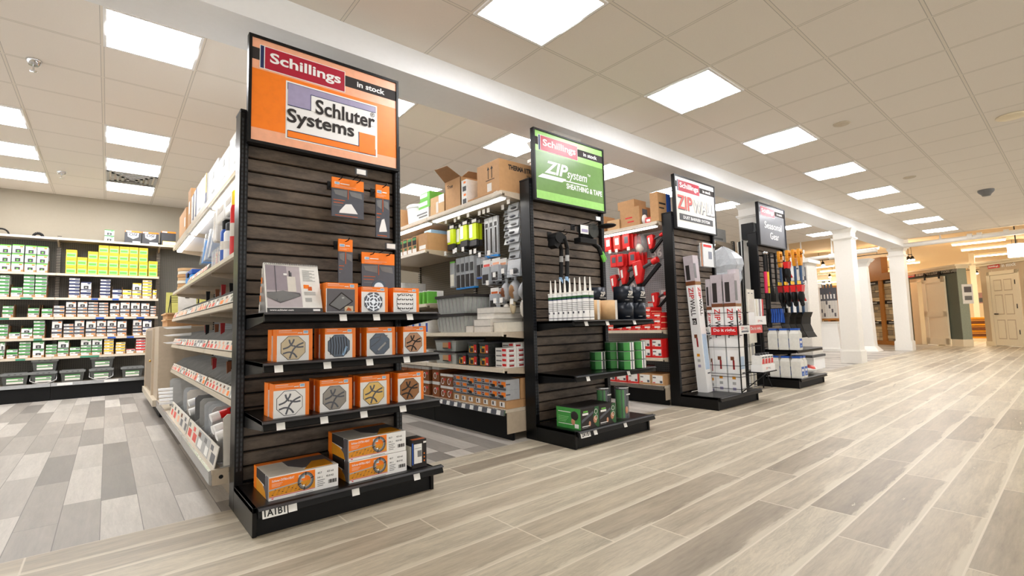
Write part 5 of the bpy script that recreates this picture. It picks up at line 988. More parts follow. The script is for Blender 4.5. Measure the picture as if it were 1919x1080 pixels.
def strip_bags(x, y, z0, z1, n, w, lab):
    t = T('bag_strip', lab, 'bag strip', (x, y, z0), 'strips of small clear bags'); h = (z1-z0)/n
    for k in range(n):
        z = z0+h*k; b = MB().hexa([(x-.02, y-w/2, z+.004), (x+.012, y-w/2, z+.004), (x+.012, y+w/2, z+.004), (x-.02, y+w/2, z+.004)], [(x, y-w/2, z+h), (x+.006, y-w/2, z+h), (x+.006, y+w/2, z+h), (x, y+w/2, z+h)], 'hazy_plastic').obj('bag', t)
        MB().blob((x-.022, y+R.uniform(-.15, .15)*w, z+h*.35), (.008, w*.3, h*.16), ('dark_grey', 'mid_grey', 'slate')[k % 3], 8, 5).obj('hardware', b)
strip_bags(2.80, 3.36, 1.66, 1.99, 5, .09, 'strip of small clear hardware bags, farther of two'); strip_bags(2.72, 3.18, 1.50, 2.0, 7, .14, 'long wide strip of clear hardware bags beside the post'); strip_bags(2.70, 3.17, 1.34, 1.495, 1, .17, 'large clear bag of grey parts below the long bag strip')
peg_hook(XP, 3.36, 1.97, 2.74, 'chrome hook holding the farther strip of clear bags', 'pegboard hooks'); peg_hook(XP, 3.18, 1.975, 2.66, 'chrome hook holding the long strip of clear bags', 'pegboard hooks')
for n, y in enumerate((4.16, 4.08, 4.0, 3.92, 3.84)):
    peg_hook(XP, y, 1.64, 2.62-.03*(n % 2), 'chrome hook over the black blade packs, %s from the left' % ORD[n], 'pegboard hooks', n != 1)
    if n == 0: pack(2.72, y+.03, 1.33, 1.60, .08, 'clear bag of white sponges at the left of the blade packs', 'bag', 'clear sponge bags', (('pouch', (0, 1, 0, .94, 0, .04, 'hazy_plastic')), ('header', (0, 1, .94, 1, 0, .01, 'green_bright')), ('sponge', (.1, .9, .05, .5, -.004, 0, 'ivory'))))
    else: pack(2.72, y, 1.30, 1.62, .072, 'black and clear blade pack with blue bottom, %s from the left' % ORD[n-1], 'blade pack', 'black blade packs', (('pouch', (0, 1, .05, 1, 0, .05, 'hazy_plastic')), ('edge', (-.02, 1.02, 0, .05, -.002, .052, 'blue_bright')), ('blade', (.08, .8, .06, .45, -.006, 0, 'hair_dark')), ('grip', (.2, .75, .55, .8, -.008, 0, 'dark_grey'))))
for n, y in enumerate((3.74, 3.67)):
    peg_hook(XP, y, 1.60, 2.64, 'chrome hook over the short blade packs, %s' % ORD[n], 'pegboard hooks')
    pack(2.73, y, 1.38, 1.585, .066, 'short black blade pack with blue bottom edge, %s from the left' % ORD[n], 'blade pack', 'short blade packs', (('pouch', (0, 1, .07, 1, 0, .04, 'hazy_plastic')), ('edge', (-.02, 1.02, 0, .07, -.002, .042, 'blue')), ('blade', (.1, .8, .1, .65, -.006, 0, 'hair_dark'))))
for n, (y, z0, z1, hc, lab) in enumerate(((3.57, 1.31, 1.56, 'red_soft', 'clear parts bag with white and red header card, left of two'), (3.43, 1.33, 1.56, 'peach', 'clear parts bag with white and orange header card, right of two'), (3.46, 1.08, 1.29, 'orange_dark', 'clear bag of black parts with orange header card'))):
    peg_hook(XP, y, z1-.01, 2.62, 'chrome hook holding the %s' % lab.split(',')[0], 'pegboard hooks')
    for k in range(3):
        pack(2.70+.07*k, y-.012*k, z0, z1-.02, .115, lab+(', front' if not k else ', %s behind' % ORD[k-1]), 'parts bag', 'header card bags', (('bag', (0, 1, 0, .70, -.015, .02, 'hazy_plastic')), ('header', (0, 1, .68, 1, 0, .004, 'paper')), ('header_print', (.1, .9, .72, .82, -.002, 0, hc)), ('contents', (.15, .9, .04, .4, -.018, -.012, 'hair_dark'))))
for n, (y, z0, z1, w, mt, lab) in enumerate(((3.33, 1.14, 1.34, .10, 'brown', 'clear bag of brown parts at lower right of the pegboard, left one'), (3.21, 1.13, 1.36, .12, 'kraft_dark', 'larger clear bag of brown parts, middle one'), (3.09, 1.13, 1.34, .08, 'bag_grey', 'clear bag right beside the post, right one'))):
    peg_hook(XP, y, z1, 2.60, 'chrome hook holding the ' + lab.split(',')[0], 'pegboard hooks')
    t = T('clear_bag', lab, 'bag', (2.7, y, z0), 'clear bags of brown parts'); MB().blob((2.74, y, z0+(z1-z0)*.42), (.06, w/2, (z1-z0)*.42), 'hazy_plastic', 10, 7, .06).obj('bag', t); MB().blob((2.72, y, z0+(z1-z0)*.40), (.05, w*.36, (z1-z0)*.3), mt, 9, 6, .08).obj('contents', t); MB().box(2.735, 2.745, y-.012, y+.012, z0+(z1-z0)*.8, z1, 'hazy_plastic').obj('bag_neck', t)
for n, (y, z0, z1, lab) in enumerate(((3.33, .96, 1.12, 'large white knit glove hanging below the brown bags'), (3.24, 1.02, 1.12, 'pale tan glove thumb beside the white glove'), (3.10, .99, 1.10, 'small white packet hanging right beside the post'))):
    peg_hook(XP, y, z1-.01, 2.60, 'low chrome hook with ticket, %s from the left' % ORD[n], 'pegboard hooks')
    t = T('work_glove', lab, 'glove', (2.7, y, z0), 'white gloves and packets'); MB().blob((2.73, y, z0+.08), (.03, .05 if n == 0 else .03, .078), 'off_white' if n != 1 else 'beige_tile', 10, 7, .05).obj('palm', t)
    if n == 0: [MB().cyl((2.73, y-.03+.02*k, z0+.03), (2.73, y-.034+.022*k, z0-.02+.006*abs(k-1.5)), .011, 'off_white', .009, n=8).obj('finger', t) for k in range(4)]
# cartons on top of the run
zt = 2.0455
tc = T('open_carton', 'open-topped brown carton with raised flaps on the shelf top', 'box', (2.6, 3.82, zt))
m = MB(); x0, x1, y0, y1, h = 2.49, 2.86, 3.67, 3.94, .285
m.box(x0, x0+.005, y0, y1, zt, zt+h, 'kraft').box(x1-.005, x1, y0, y1, zt, zt+h, 'kraft').box(x0, x1, y0, y0+.005, zt, zt+h, 'kraft').box(x0, x1, y1-.005, y1, zt, zt+h, 'kraft').box(x0, x1, y0, y1, zt, zt+.005, 'kraft').obj('carton', tc)
MB().hexa([(x0, y0, zt+h), (x0, y1, zt+h), (x0+.004, y1, zt+h), (x0+.004, y0, zt+h)], [(x0-.13, y0+.03, zt+h+.08), (x0-.13, y1-.02, zt+h+.10), (x0-.126, y1-.02, zt+h+.104), (x0-.126, y0+.03, zt+h+.084)], 'kraft_dark').obj('flap', tc)
MB().hexa([(x0+.02, y0, zt+h), (x1, y0, zt+h), (x1, y0+.004, zt+h), (x0+.02, y0+.004, zt+h)], [(x0+.05, y0-.06, zt+h+.04), (x1, y0-.06, zt+h+.05), (x1, y0-.056, zt+h+.054), (x0+.05, y0-.056, zt+h+.044)], 'kraft_dark').obj('flap', tc)
MB().hexa([(x1-.005, y0, zt+h), (x1-.005, y1, zt+h), (x1, y1, zt+h), (x1, y0, zt+h)], [(x1+.06, y0, zt+h+.11), (x1+.06, y1, zt+h+.11), (x1+.065, y1, zt+h+.11), (x1+.065, y0, zt+h+.11)], 'kraft').obj('flap', tc)
MB().text('true', (x0-.001, 3.90, zt+.21), (0, -1, 0), UZ, .035, 'hair_dark', .10).obj('stamp', tc)
def therma(lab, x0, x1, y0, y1, z0, z1, full):
    t = T('door_parts_carton', lab, 'box', ((x0+x1)/2, (y0+y1)/2, z0), 'brown cartons on the shelf tops'); MB().box(x0, x1, y0, y1, z0, z1, 'kraft').obj('carton', t, bevel=.004)
    m = MB(); h = z1-z0
    if full:
        m.text('therma', (x0+.10, y0-.001, z0+h*.70), UX, UZ, .045, 'hair_dark', .175); m.box(x0+.285, x0+.293, y0-.0015, y0, z0+h*.69, z0+h*.86, 'hair_dark').box(x0+.298, x0+.306, y0-.0015, y0, z0+h*.69, z0+h*.86, 'hair_dark'); m.text('tru', (x0+.31, y0-.001, z0+h*.70), UX, UZ, .045, 'hair_dark', .085); m.text('doors', (x0+.31, y0-.001, z0+h*.58), UX, UZ, .016, 'hair_dark', .08)
        m.prism([(x0+.34, z0+h*.30), (x0+.41, z0+h*.30), (x0+.375, z0+h*.45)], 'y', y0-.0015, y0, 'hair_dark')
        for k in (0, 1): yy = y0+.10+.05*k; m.box(x0-.0015, x0, yy, yy+.008, z0+h*.45, z0+h*.75, 'hair_dark').prism([(yy-.012, z0+h*.75), (yy+.02, z0+h*.75), (yy+.004, z0+h*.85)], 'x', x0-.0015, x0, 'hair_dark')
        m.box(x0-.0015, x0, y0+.07, y0+.19, z0+h*.40, z0+h*.42, 'hair_dark').box(x0-.002, x0, y0+.11, y0+.17, z0+.01, z0+h*.3, 'off_white')
    else: m.box(x0-.0015, x0, y0+.05, y1-.08, z0+h*.55, z0+h*.63, 'kraft_dark').box(x0-.0015, x0, y0+.04, y0+.09, z0+h*.2, z0+h*.6, 'off_white')
    m.obj('print', t); return t
therma('large brown door parts carton with black arrow print, beside the green sign', 2.50, 3.0, 3.10, 3.42, zt+.03, zt+.30, True)
therma('flat brown carton under the large door parts carton', 2.49, 2.96, 3.08, 3.56, zt, zt+.029, False)
for k in range(2): ybox('lock_box', 'black and white carton with orange badge wedged beside the open box, %s' % (('lower', 'upper')[k]), 'box', 2.49, 2.75, 3.57, 3.655, zt+.118*k, zt+.117*(k+1), 'paper', lambda m, x0, y0, y1, z0, z1, x1: m.box(x0-E_, x0, y0+.01, y1-.02, z0+.01, z0+.055, 'dark_grey').box(x0-E_, x0, y0+.015, y0+.05, z1-.035, z1-.015, 'orange'), 'black and white cartons')
ybox('kraft_carton', 'medium brown carton with white label left of the open box', 'box', 2.49, 2.8, 3.96, 4.22, zt, zt+.19, 'kraft_light', lambda m, x0, y0, y1, z0, z1, x1: m.box(x0-E_, x0, y0, y0+.10, z1-.08, z1, 'paper').box(x0-E_, x0, y0+.11, y0+.15, z0+.02, z1-.06, 'off_white'), 'brown cartons on the shelf tops')
ybox('white_carton', 'white printed carton under the green ones on the shelf top', 'box', 2.49, 2.75, 4.26, 4.55, zt, zt+.12, 'paper', lambda m, x0, y0, y1, z0, z1, x1: m.box(x0-E_, x0, y0+.03, y1-.05, z0+.06, z0+.075, 'mid_grey').box(x0-E_, x0, y0+.03, y1-.09, z0+.03, z0+.045, 'mid_grey'))
for k in range(2): ybox('green_carton', 'green and white carton on the shelf top, %s of two' % (('lower', 'upper')[k]), 'box', 2.50, 2.7, 4.25, 4.48-.03*k, zt+.1205+.085*k, zt+.1205+.084*(k+1), 'green_bright', lambda m, x0, y0, y1, z0, z1, x1: m.box(x0-E_, x0, y0+.05, y1, z0+.03, z1-.012, 'paper'), 'green cartons on the shelf top')
tb = T('white_bucket', 'white round bucket with lid behind the white carton', 'bucket', (2.6, 4.72, zt)); MB().lathe([(.11, 0), (.125, .2)], (2.63, 4.72, zt), 'white', 20).obj('body', tb); MB().lathe([(.13, .2005), (.132, .225), (.12, .235)], (2.63, 4.72, zt), 'white_gloss', 20).obj('lid', tb)
for n, (a, b, h) in enumerate(((4.86, 5.06, .21), (5.08, 5.40, .19))): ybox('kraft_carton', 'brown carton with white labels next to the orange sign, %s' % ('nearer' if not n else 'farther'), 'box', 2.49, 2.85, a, b, zt, zt+h, 'kraft', lambda m, x0, y0, y1, z0, z1, x1: m.box(x0-E_, x0, y0+.03, y0+.09, z1-.12, z1-.01, 'paper').box(x0-E_, x0, y0+.1, y0+.15, z1-.12, z1-.01, 'paper'), 'brown cartons on the shelf tops')

# --- red tool run
XP2 = 5.187
def deco_redw(m, x0, y0, y1, z0, z1, x1): m.box(x0-E_, x0, y0+.015, y1-.015, z0+.02, z1-.012, 'paper').box(x0-2*E_, x0, y0+.02, y0+.05, z0+.025, z0+.05, 'slate').box(x0-2*E_, x0, y1-.06, y1-.02, z1-.045, z1-.03, 'mid_grey').box(x0-2*E_, x0, y1-.05, y1-.02, z0+.022, z0+.032, 'red')
def deco_redsm(m, x0, y0, y1, z0, z1, x1): m.box(x0-E_, x0, y0+.015, y1-.04, z0+.022, z1-.025, 'paper').box(x0-E_, x0, y0+.01, y1-.01, z1-.014, z1-.009, 'peach').box(x0, x1, y0-E_, y0, z0+.01, z0+.02, 'peach').box(x0-E_, x0, y0+.02, y0+.05, z0+.008, z0+.016, 'peach')
n = 0
for c, (y, lv) in enumerate(((3.05, 3), (3.18, 4), (3.31, 3), (3.44, 1), (3.57, 1), (3.70, 1), (3.83, 1), (3.96, 1))):
    for k in range(lv): ybox('nail_box', 'red nail box on the shelf under the nailers, %s column, %s up' % (ORD[c], ORD[k] if k else 'lowest'), 'box', 4.72+.004*k, 4.95, y, y+.125, .831+.0655*k, .831+.065*(k+1), 'red', deco_redsm, 'red nail boxes')
for c in range(2):
    for k in range(2): ybox('tool_box', 'red box with white label on the lower shelf, %s column, %s' % (ORD[c], ('bottom', 'top')[k]), 'box', 4.72, 5.0, 3.05+.145*c, 3.19+.145*c, .521+.105*k, .521+.1045*(k+1), 'red', deco_redw, 'red boxes with white labels')
for c, (mt, nm) in enumerate((('kraft', 'brown'), ('kraft', 'brown'), ('red', 'red'), ('red', 'red'), ('red', 'red'), ('red', 'red'))): ybox('tool_box', '%s box with white label on the base, %s from the white end cap' % (nm, ORD[c]), 'box', 4.72, 5.0, 3.05+.165*c, 3.21+.165*c, .2155, .335, mt, deco_redw, 'labelled boxes on the base')
for c in range(3): ybox('tool_box', 'dark red box behind on the base, second layer, %s' % ORD[c], 'box', 4.80, 5.05, 3.38+.165*c, 3.54+.165*c, .3355, .40, 'red_dark', None, 'labelled boxes on the base')
for row, (z0, z1, gs) in enumerate(((1.83, 2.02, ((3.86, 1.0), (3.72, 1.0), (3.58, 1.0))), (1.62, 1.78, ((3.78, .9), (3.68, 1.0), (3.50, 1.0))))):
    for g, (y, s) in enumerate(gs):
        peg_hook(XP2, y, z1, 4.80, 'chrome hook over red packs, %s row, %s' % (('upper', 'lower')[row], ORD[g]), 'pegboard hooks of the red run')
        for k in range(4):
            t = T('red_blister_pack', 'red accessory pack, %s row, %s hook, %s from the front' % (('upper', 'lower')[row], ORD[g], ORD[k]), 'pack', (4.88, y, z0), 'red accessory packs'); x = 4.86+.05*k; yy = y-.02*k; h = z1-z0-.004
            MB().box(x, x+.02, yy-.05, yy+.05, z0, z0+h, 'red' if g != 1 or row else 'red_soft').obj('card', t, bevel=.008)
            if k == 0: MB().box(x-.002, x, yy-.035, yy+.02, z0+h*.35, z0+h*.8, 'paper' if g < 2 and not row else 'slate').obj('label', t)
def nailer(y, z, s, lab, col='red', flip=1, dx=0):
    t = T('nail_gun', lab, 'nail gun', (4.95, y, z), 'red nail guns'); x0, x1 = 4.90+dx, 4.97+dx; P_ = lambda a, b: (y-a*s*flip, z+b*s)
    MB().prism([P_(-.08, .14), P_(.05, .16), P_(.07, .05), P_(.03, -.12), P_(-.03, -.13), P_(-.06, .0)], 'x', x0, x1, col).obj('body', t, bevel=.012)
    MB().prism([P_(-.03, -.13), P_(.03, -.12), P_(.015, -.2), P_(-.01, -.2)], 'x', x0+.015, x1-.015, 'matte_black').obj('nose', t)
    MB().cyl((4.935+dx, *P_(.05, .06)), (4.935+dx, *P_(.20, .12)), .022*s, 'dark_grey', n=10).obj('handle', t); MB().cyl((4.935+dx, *P_(.19, .115)), (4.935+dx, *P_(.26, .14)), .036*s, col, n=10).obj('battery', t)
    MB().prism([P_(.0, -.16), P_(.03, -.18), P_(.30, .07), P_(.27, .10)], 'x', x0+.02, x1-.02, 'matte_black').obj('magazine', t)
    MB().prism([P_(-.045, .09), P_(-.01, .1), P_(.0, -.02), P_(-.03, -.03)], 'x', x0-.002, x0, 'paper').obj('badge', t)
    MB().tube([(XP2, y, z+.10*s), (4.98+dx, y, z+.10*s)], .006, 'chrome').obj('hanger', t)
nailer(3.67, 1.50, .82, 'red nail gun with black magazine, middle of the large row'); nailer(3.385, 1.50, 1.0, 'largest red nail gun, right of the large row', dx=-.1); nailer(3.90, 1.42, .8, 'red nail gun half hidden by the green end cap', dx=.1)
nailer(3.26, 1.86, .62, 'small red and black nail gun at the top beside the white sign'); nailer(3.24, 1.17, .62, 'small red nail gun low on the pegboard above the nail boxes')
for k, (y, z, txt, w) in enumerate(((3.80, 1.32, 'n550', .20), (3.24, 1.20, 'n56', .20), (3.10, 1.21, 'n60', .12), (3.36, 1.72, 'n56', .14))):
    MB().box(5.185, 5.190, y-w/2-.02, y+w/2+.02, z-.02, z+.13, 'bag_grey').text(txt, (5.1835, y+w/2, z), (0, -1, 0), UZ, .11, 'white', w).thing('number_card', 'grey card with pale outlined numerals on the pegboard, %s' % ('left, behind the black rolls', 'below the large nail gun', 'at the right near the post', 'beside the small upper nail gun')[k], 'card', group='number cards')
for k, (y, z) in enumerate(((3.88, 1.60), (3.52, 1.66), (3.16, 1.66), (3.44, 1.11))):
    MB().box(5.185, 5.190, y-.085, y+.085, z-.05, z+.07, 'paper').box(5.184, 5.185, y-.085, y+.085, z+.045, z+.065, 'red_soft').box(5.1835, 5.185, y-.06, y+.05, z, z+.006, 'mid_grey').box(5.1835, 5.185, y-.06, y+.02, z-.02, z-.014, 'mid_grey').thing('price_card', 'white card with red top line above the nail guns, %s' % ('left', 'middle', 'right', 'low, beside the nail boxes')[k], 'card', group='white price cards')
t = T('clear_bag', 'large crumpled clear bag hanging between the red packs and upper nail gun', 'bag', (4.95, 3.38, 1.7)); MB().blob((4.98, 3.45, 1.86), (.08, .10, .14), 'clear_plastic', 12, 8, .12).obj('bag', t); MB().blob((4.96, 3.45, 1.82), (.05, .05, .06), 'ivory', 8, 6, .15).obj('contents', t); MB().tube([(XP2, 3.45, 1.985), (4.96, 3.45, 1.985)], .004, 'chrome').obj('hanger', t)
zt = 2.0605
for (x0, x1, y0, y1, z0, z1, mt, lab) in ((4.72, 4.95, 3.80, 4.15, zt, zt+.20, 'kraft', 'brown carton partly behind the green sign'), (4.72, 4.9, 3.56, 3.74, zt, zt+.12, 'kraft_light', 'small pale carton beside the black labelled one'), (4.76, 5.0, 3.36, 3.60, zt+.2305, zt+.33, 'kraft', 'small brown carton on top of the black labelled one'), (4.74, 5.02, 3.28, 3.555, zt, zt+.23, 'kraft', 'brown carton with a black square label and red writing'), (4.74, 5.0, 3.025, 3.13, zt, zt+.34, 'kraft', 'tall brown carton with blue side, beside the white sign')):
    t = ybox('kraft_carton', lab, 'box', x0, x1, y0, y1, z0, z1, mt, None, 'brown cartons on the red run')
    if 'black' in lab and 'with a black' in lab: MB().box(x0+.06, x0+.16, y0-.0015, y0, z0+.08, z0+.20, 'slate').box(x0-.0015, x0, y0+.1, y0+.2, z0+.1, z0+.115, 'red').box(x0-.0015, x0, y0+.08, y0+.17, z0+.05, z0+.065, 'red').obj('label', t)
    if 'blue' in lab: MB().box(x0+.17, x1, y0-.0015, y0, z0+.12, z0+.34, 'blue').box(x0+.02, x0+.15, y0-.0015, y0, z0+.2, z0+.22, 'hair_dark').box(x0+.02, x0+.12, y0-.0015, y0, z0+.15, z0+.165, 'hair_dark').obj('print', t)
t = T('red_packet', 'red packet lying on the shelf top beside the white bag', 'packet', (4.85, 3.16, zt)); MB().hexa([(4.76, 3.13, zt), (4.95, 3.13, zt), (4.95, 3.22, zt), (4.76, 3.22, zt)], [(4.76, 3.14, zt+.07), (4.95, 3.14, zt+.09), (4.95, 3.21, zt+.09), (4.76, 3.21, zt+.07)], 'red').obj('wrapper', t); MB().box(4.7585, 4.7600, 3.15, 3.2, zt+.02, zt+.05, 'paper').obj('label', t)
MB().blob((4.80, 3.25, zt+.064), (.05, .028, .058), 'white', 10, 7, .06).thing('white_bag', 'crumpled white bag on the shelf top next to the red packet', 'bag')
# seasonal run: grey cartons on top, crumpled clear bag, poles
zt = 2.0905
for k in range(2): ybox('grey_carton', 'pale grey carton left of the column, %s of two' % (('lower', 'upper')[k]), 'box', 6.82, 7.2, 3.45, 3.85, zt+.10*k, zt+.0995*(k+1), 'light_grey', lambda m, x0, y0, y1, z0, z1, x1: m.box(x0-E_, x0, y0+.02, y0+.1, z0+.02, z0+.07, 'red') if z0 > 2.15 else m.box(x0, x1-.1, y0-E_, y0, z0+.03, z0+.06, 'mid_grey'), 'grey cartons by the column')
t = T('crumpled_bag', 'big crumpled clear plastic bag hanging behind the wall kits', 'bag', (6.72, 3.5, 1.5)); MB().crumple((6.44, 3.14, 1.32), [(.02, 0), (.10, .05), (.13, .14), (.12, .24), (.15, .33), (.14, .42), (.10, .50), (.05, .57), (.015, .60)], 'hazy_plastic').obj('bag', t); MB().tube([(6.79, 3.45, 1.93), (6.44, 3.17, 1.90)], .005, 'chrome').obj('hanger', t)
# ------------------------------------------------------------------ goods on the green end cap
def caulk(x, y, z, lab):
    t = T('caulk_tube', lab, 'caulk tube', (x, y, z), 'white caulk tubes')
    MB().cyl((x, y, z), (x, y, z+.205), .024, 'white_gloss', n=14).obj('cartridge', t)
    m = MB().cyl((x, y, z+.168), (x, y, z+.185), .0246, 'green_dark', n=14, caps=False).cyl((x, y, z+.160), (x, y, z+.168), .0245, 'navy', n=14, caps=False).cyl((x, y, z+.015), (x, y, z+.02), .0245, 'slate', n=14, caps=False)
    for k in range(5): m.cyl((x, y, z+.075+.014*k), (x, y, z+.079+.014*k), .0244, 'mid_grey', n=14, caps=False)
    m.box(x-.0256, x-.024, y-.006, y+.008, z+.05, z+.066, 'slate'); m.obj('label', t)
    MB().cyl((x, y, z+.2052), (x, y, z+.217), .0258, 'nozzle', n=14).cyl((x, y, z+.217), (x, y, z+.325), .0105, 'nozzle', .0035, n=10).obj('nozzle', t); return t
a, b = at(1034, 600, 'x', 2.735).y, at(1099, 600, 'x', 2.735).y
c0 = None
for row in range(2):
    for k in range(8):
        y = b+(a-b)*k/7; x = 2.735+.056*row; lab = 'white caulk tube with green band, %s from the shelf front in the %s row' % (ORD[k], ('left', 'inner')[row])
        if c0 is None: c0 = caulk(x, y, .9505, lab); base = (x, y)
        else: dup(c0, (x, y, .9505), lab)
for k, (x, y) in enumerate(((3.03, 2.62), (3.215, 2.60))):
    t = T('kraft_roll', 'brown kraft-wrapped roll on the top shelf, %s of two' % (('left', 'right')[k]), 'roll', (x, y, .9505), 'kraft rolls'); MB().lathe([(.02, 0), (.092, 0), (.092, .16), (.02, .16)], (x, y, .9505), 'kraft_light', 26).obj('roll', t); MB().prism([(x-.012+.02*k, y-.0925), (x+.016+.02*k, y-.0925), (x+.016+.02*k, y-.089), (x-.012+.02*k, y-.089)], 'z', .951, 1.11, 'off_white').obj('wrap_highlight', t)  # off-white strip is a vertical highlight painted on the wrapped roll
def zroll(x, y, z, lab, txt):
    t = T('black_tape_roll', lab, 'roll', (x, y, z), 'black tape rolls'); MB().lathe([(.03, 0), (.085, 0), (.085, .142), (.03, .142)], (x, y, z), 'dark_blue_black', 26).obj('roll', t)
    m = MB()
    if txt:
        m.text('zip', (x-.05, y-.0875, z+.06), UX, UZ, .04, 'off_white', .07).box(x-.055, x+.03, y-.0875, y-.086, z+.045, z+.05, 'off_white')
    m.box(x-.07, x-.03, y-.0855, y-.07, z+.02, z+.026, 'mid_grey'); m.obj('print', t)
for (x, y, z, tx, lab) in ((3.46, 2.60, .9505, 0, 'black tape roll at the lower left of the right stack'), (3.46, 2.60, 1.0935, 1, 'black printed tape roll on top, left of the right stack'), (3.64, 2.60, .9505, 0, 'black tape roll at the lower right end of the shelf'), (3.64, 2.60, 1.0935, 1, 'black printed tape roll on top at the right end'), (3.31, 2.78, .9505, 0, 'black tape roll at the back behind the kraft rolls, lower'), (3.31, 2.78, 1.0935, 1, 'black tape roll with white print behind the kraft rolls, upper')): zroll(x, y, z, lab, tx)
def groll(x, y, z, lab):
    t = T('green_tape_roll', lab, 'tape roll', (x, y, z), 'green tape rolls'); MB().lathe([(.035, 0), (.063, 0), (.068, .004), (.068, .072), (.063, .0765), (.035, .0765)], (x, y, z), 'green_dark', 24).obj('roll', t)
    m = MB()
    for i in range(10):
        a0 = math.radians(200+9*i); a1 = math.radians(200+9*(i+1)); r = .0686; mt = 'green' if i < 5 else ('paper', 'slate', 'steel', 'paper', 'steel')[i-5]
        m.add([(x+r*math.cos(a0), y+r*math.sin(a0), z+.004), (x+r*math.cos(a1), y+r*math.sin(a1), z+.004), (x+r*math.cos(a1), y+r*math.sin(a1), z+.072), (x+r*math.cos(a0), y+r*math.sin(a0), z+.072)], [(0, 1, 2, 3)], mt)
    m.cyl((x, y, z+.071), (x, y, z+.0745), .0684, 'light_grey', n=24, caps=False); m.obj('label', t); return t
g0 = None
for c, (x, y, n, w) in enumerate(((3.23, 2.72, 2, 'back left'), (3.36, 2.66, 3, 'back middle'), (3.36, 2.52, 3, 'front middle'), (3.52, 2.52, 3, 'front right'), (3.52, 2.68, 2, 'back right'))):
    for k in range(n):
        lab = 'green tape roll in the %s pile, %s' % (w, ('bottom', 'second up', 'top')[k])
        if g0 is None: g0 = groll(x, y, .5305, lab); g0o = (x, y)
        else: dup(g0, (x, y, .5305+.0765*k), lab)
def tool_box(x0, x1, lab, side):
    y0, y1, z0, z1 = 2.475, 2.725, .1305, .285; t = T('tape_gun_box', lab, 'box', ((x0+x1)/2, 2.6, z0), 'tape gun boxes'); e = E_
    m = MB().box(x0, x1, y0, y1, z0, z1, 'hair_dark').prism([(x1-.055, z0+.03), (x1-.02, z0), (x1, z0), (x1, z1), (x1-.045, z1), (x1-.07, z0+.08)], 'y', y0-e, y0, 'green_dark').prism([(x0+.01, z0+.05), (x1-.06, z0+.11), (x1-.07, z0+.125), (x0+.01, z0+.07)], 'y', y0-2*e, y0, 'slate').box(x0+.02, x0+.085, y0-2*e, y0, z1-.05, z1-.035, 'paper').box(x0+.03, x0+.08, y0-2*e, y0, z1-.03, z1-.02, 'green_bright').box(x0+.015, x0+.1, y0-2*e, y0, z0+.02, z0+.025, 'paper').box(x0+.015, x0+.08, y0-2*e, y0, z0+.01, z0+.014, 'mid_grey')
    m.obj('carton', t); m = MB().blob((x1-.045, y0-.001, z0+.06), (.022, .002, .028), 'skin_tan', 10, 6).blob((x0+.1, y0-.001, z0+.035), (.013, .002, .02), 'skin_tan', 8, 5)
    for k in (0, 1):
        c = (x1-.035, z1-.035-.045*k)
        for i in range(12): q0, q1 = 2*math.pi*i/12, 2*math.pi*(i+1)/12; ribbon(m, [(c[0]+.017*math.cos(q0), c[1]+.017*math.sin(q0)), (c[0]+.017*math.cos(q1), c[1]+.017*math.sin(q1))], .003, y0-2*e, 'paper', .0006)
    m.obj('printed_picture', t)
    if side:
        m = MB().box(x0-e, x0, y0, y1, z0, z1, 'green').box(x0-2*e, x0, y0+.1, y1-.02, z1-.035, z1-.03, 'paper').box(x0-2*e, x0, y0+.08, y1-.02, z0+.03, z0+.034, 'paper').box(x0-2*e, x0, y0+.02, y0+.06, z0+.01, z0+.04, 'paper')
        for k in range(4): m.box(x0-2*e, x0, y0+.12+.01*k, y1-.02, z1-.07-.012*k, z1-.067-.012*k, 'mint')
        m.blob((x0-.002, y0+.06, z0+.10), (.002, .04, .035), 'hair_dark', 9, 5).blob((x0-.002, y0+.075, z0+.055), (.0015, .02, .025), 'skin_tan', 8, 5); m.obj('green_side_print', t)
tool_box(2.715, 2.923, 'black and green box with a green picture side, left on the base', True); tool_box(2.926, 3.13, 'black and green box right beside the green-sided one', False)
for k, (x, y) in enumerate(((3.205, 2.66), (3.325, 2.56))):
    t = T('flashing_tube', 'clear tall tube with green and picture insert, %s of two on the base' % (('left', 'right')[k]), 'tube', (x, y, .1305), 'tall clear tubes'); z0 = .1305
    MB().lathe([(.06, 0), (.06, .245)], (x, y, z0), 'sheer_film', 22).obj('sleeve', t)
    m = MB()
    for i in range(14):
        a0 = math.radians(150+15*i); a1 = math.radians(165+15*i); r = .055; mt = ('green_dark', 'green', 'green', 'green', 'green_dark', 'green', 'slate', 'foil', 'foil', 'steel', 'slate', 'foil', 'slate', 'slate')[i]
        m.add([(x+r*math.cos(a0), y+r*math.sin(a0), z0+.004), (x+r*math.cos(a1), y+r*math.sin(a1), z0+.004), (x+r*math.cos(a1), y+r*math.sin(a1), z0+.235), (x+r*math.cos(a0), y+r*math.sin(a0), z0+.235)], [(0, 1, 2, 3)], mt)
    m.blob((x-.012, y-.056, z0+.07), (.02, .004, .03), 'skin_tan', 8, 5).box(x-.01, x+.035, y-.0585, y-.055, z0+.19, z0+.20, 'paper'); m.obj('insert', t)
    MB().lathe([(.062, 0), (.062, .01)], (x, y, z0+.2455), 'steel', 22).obj('cap', t)
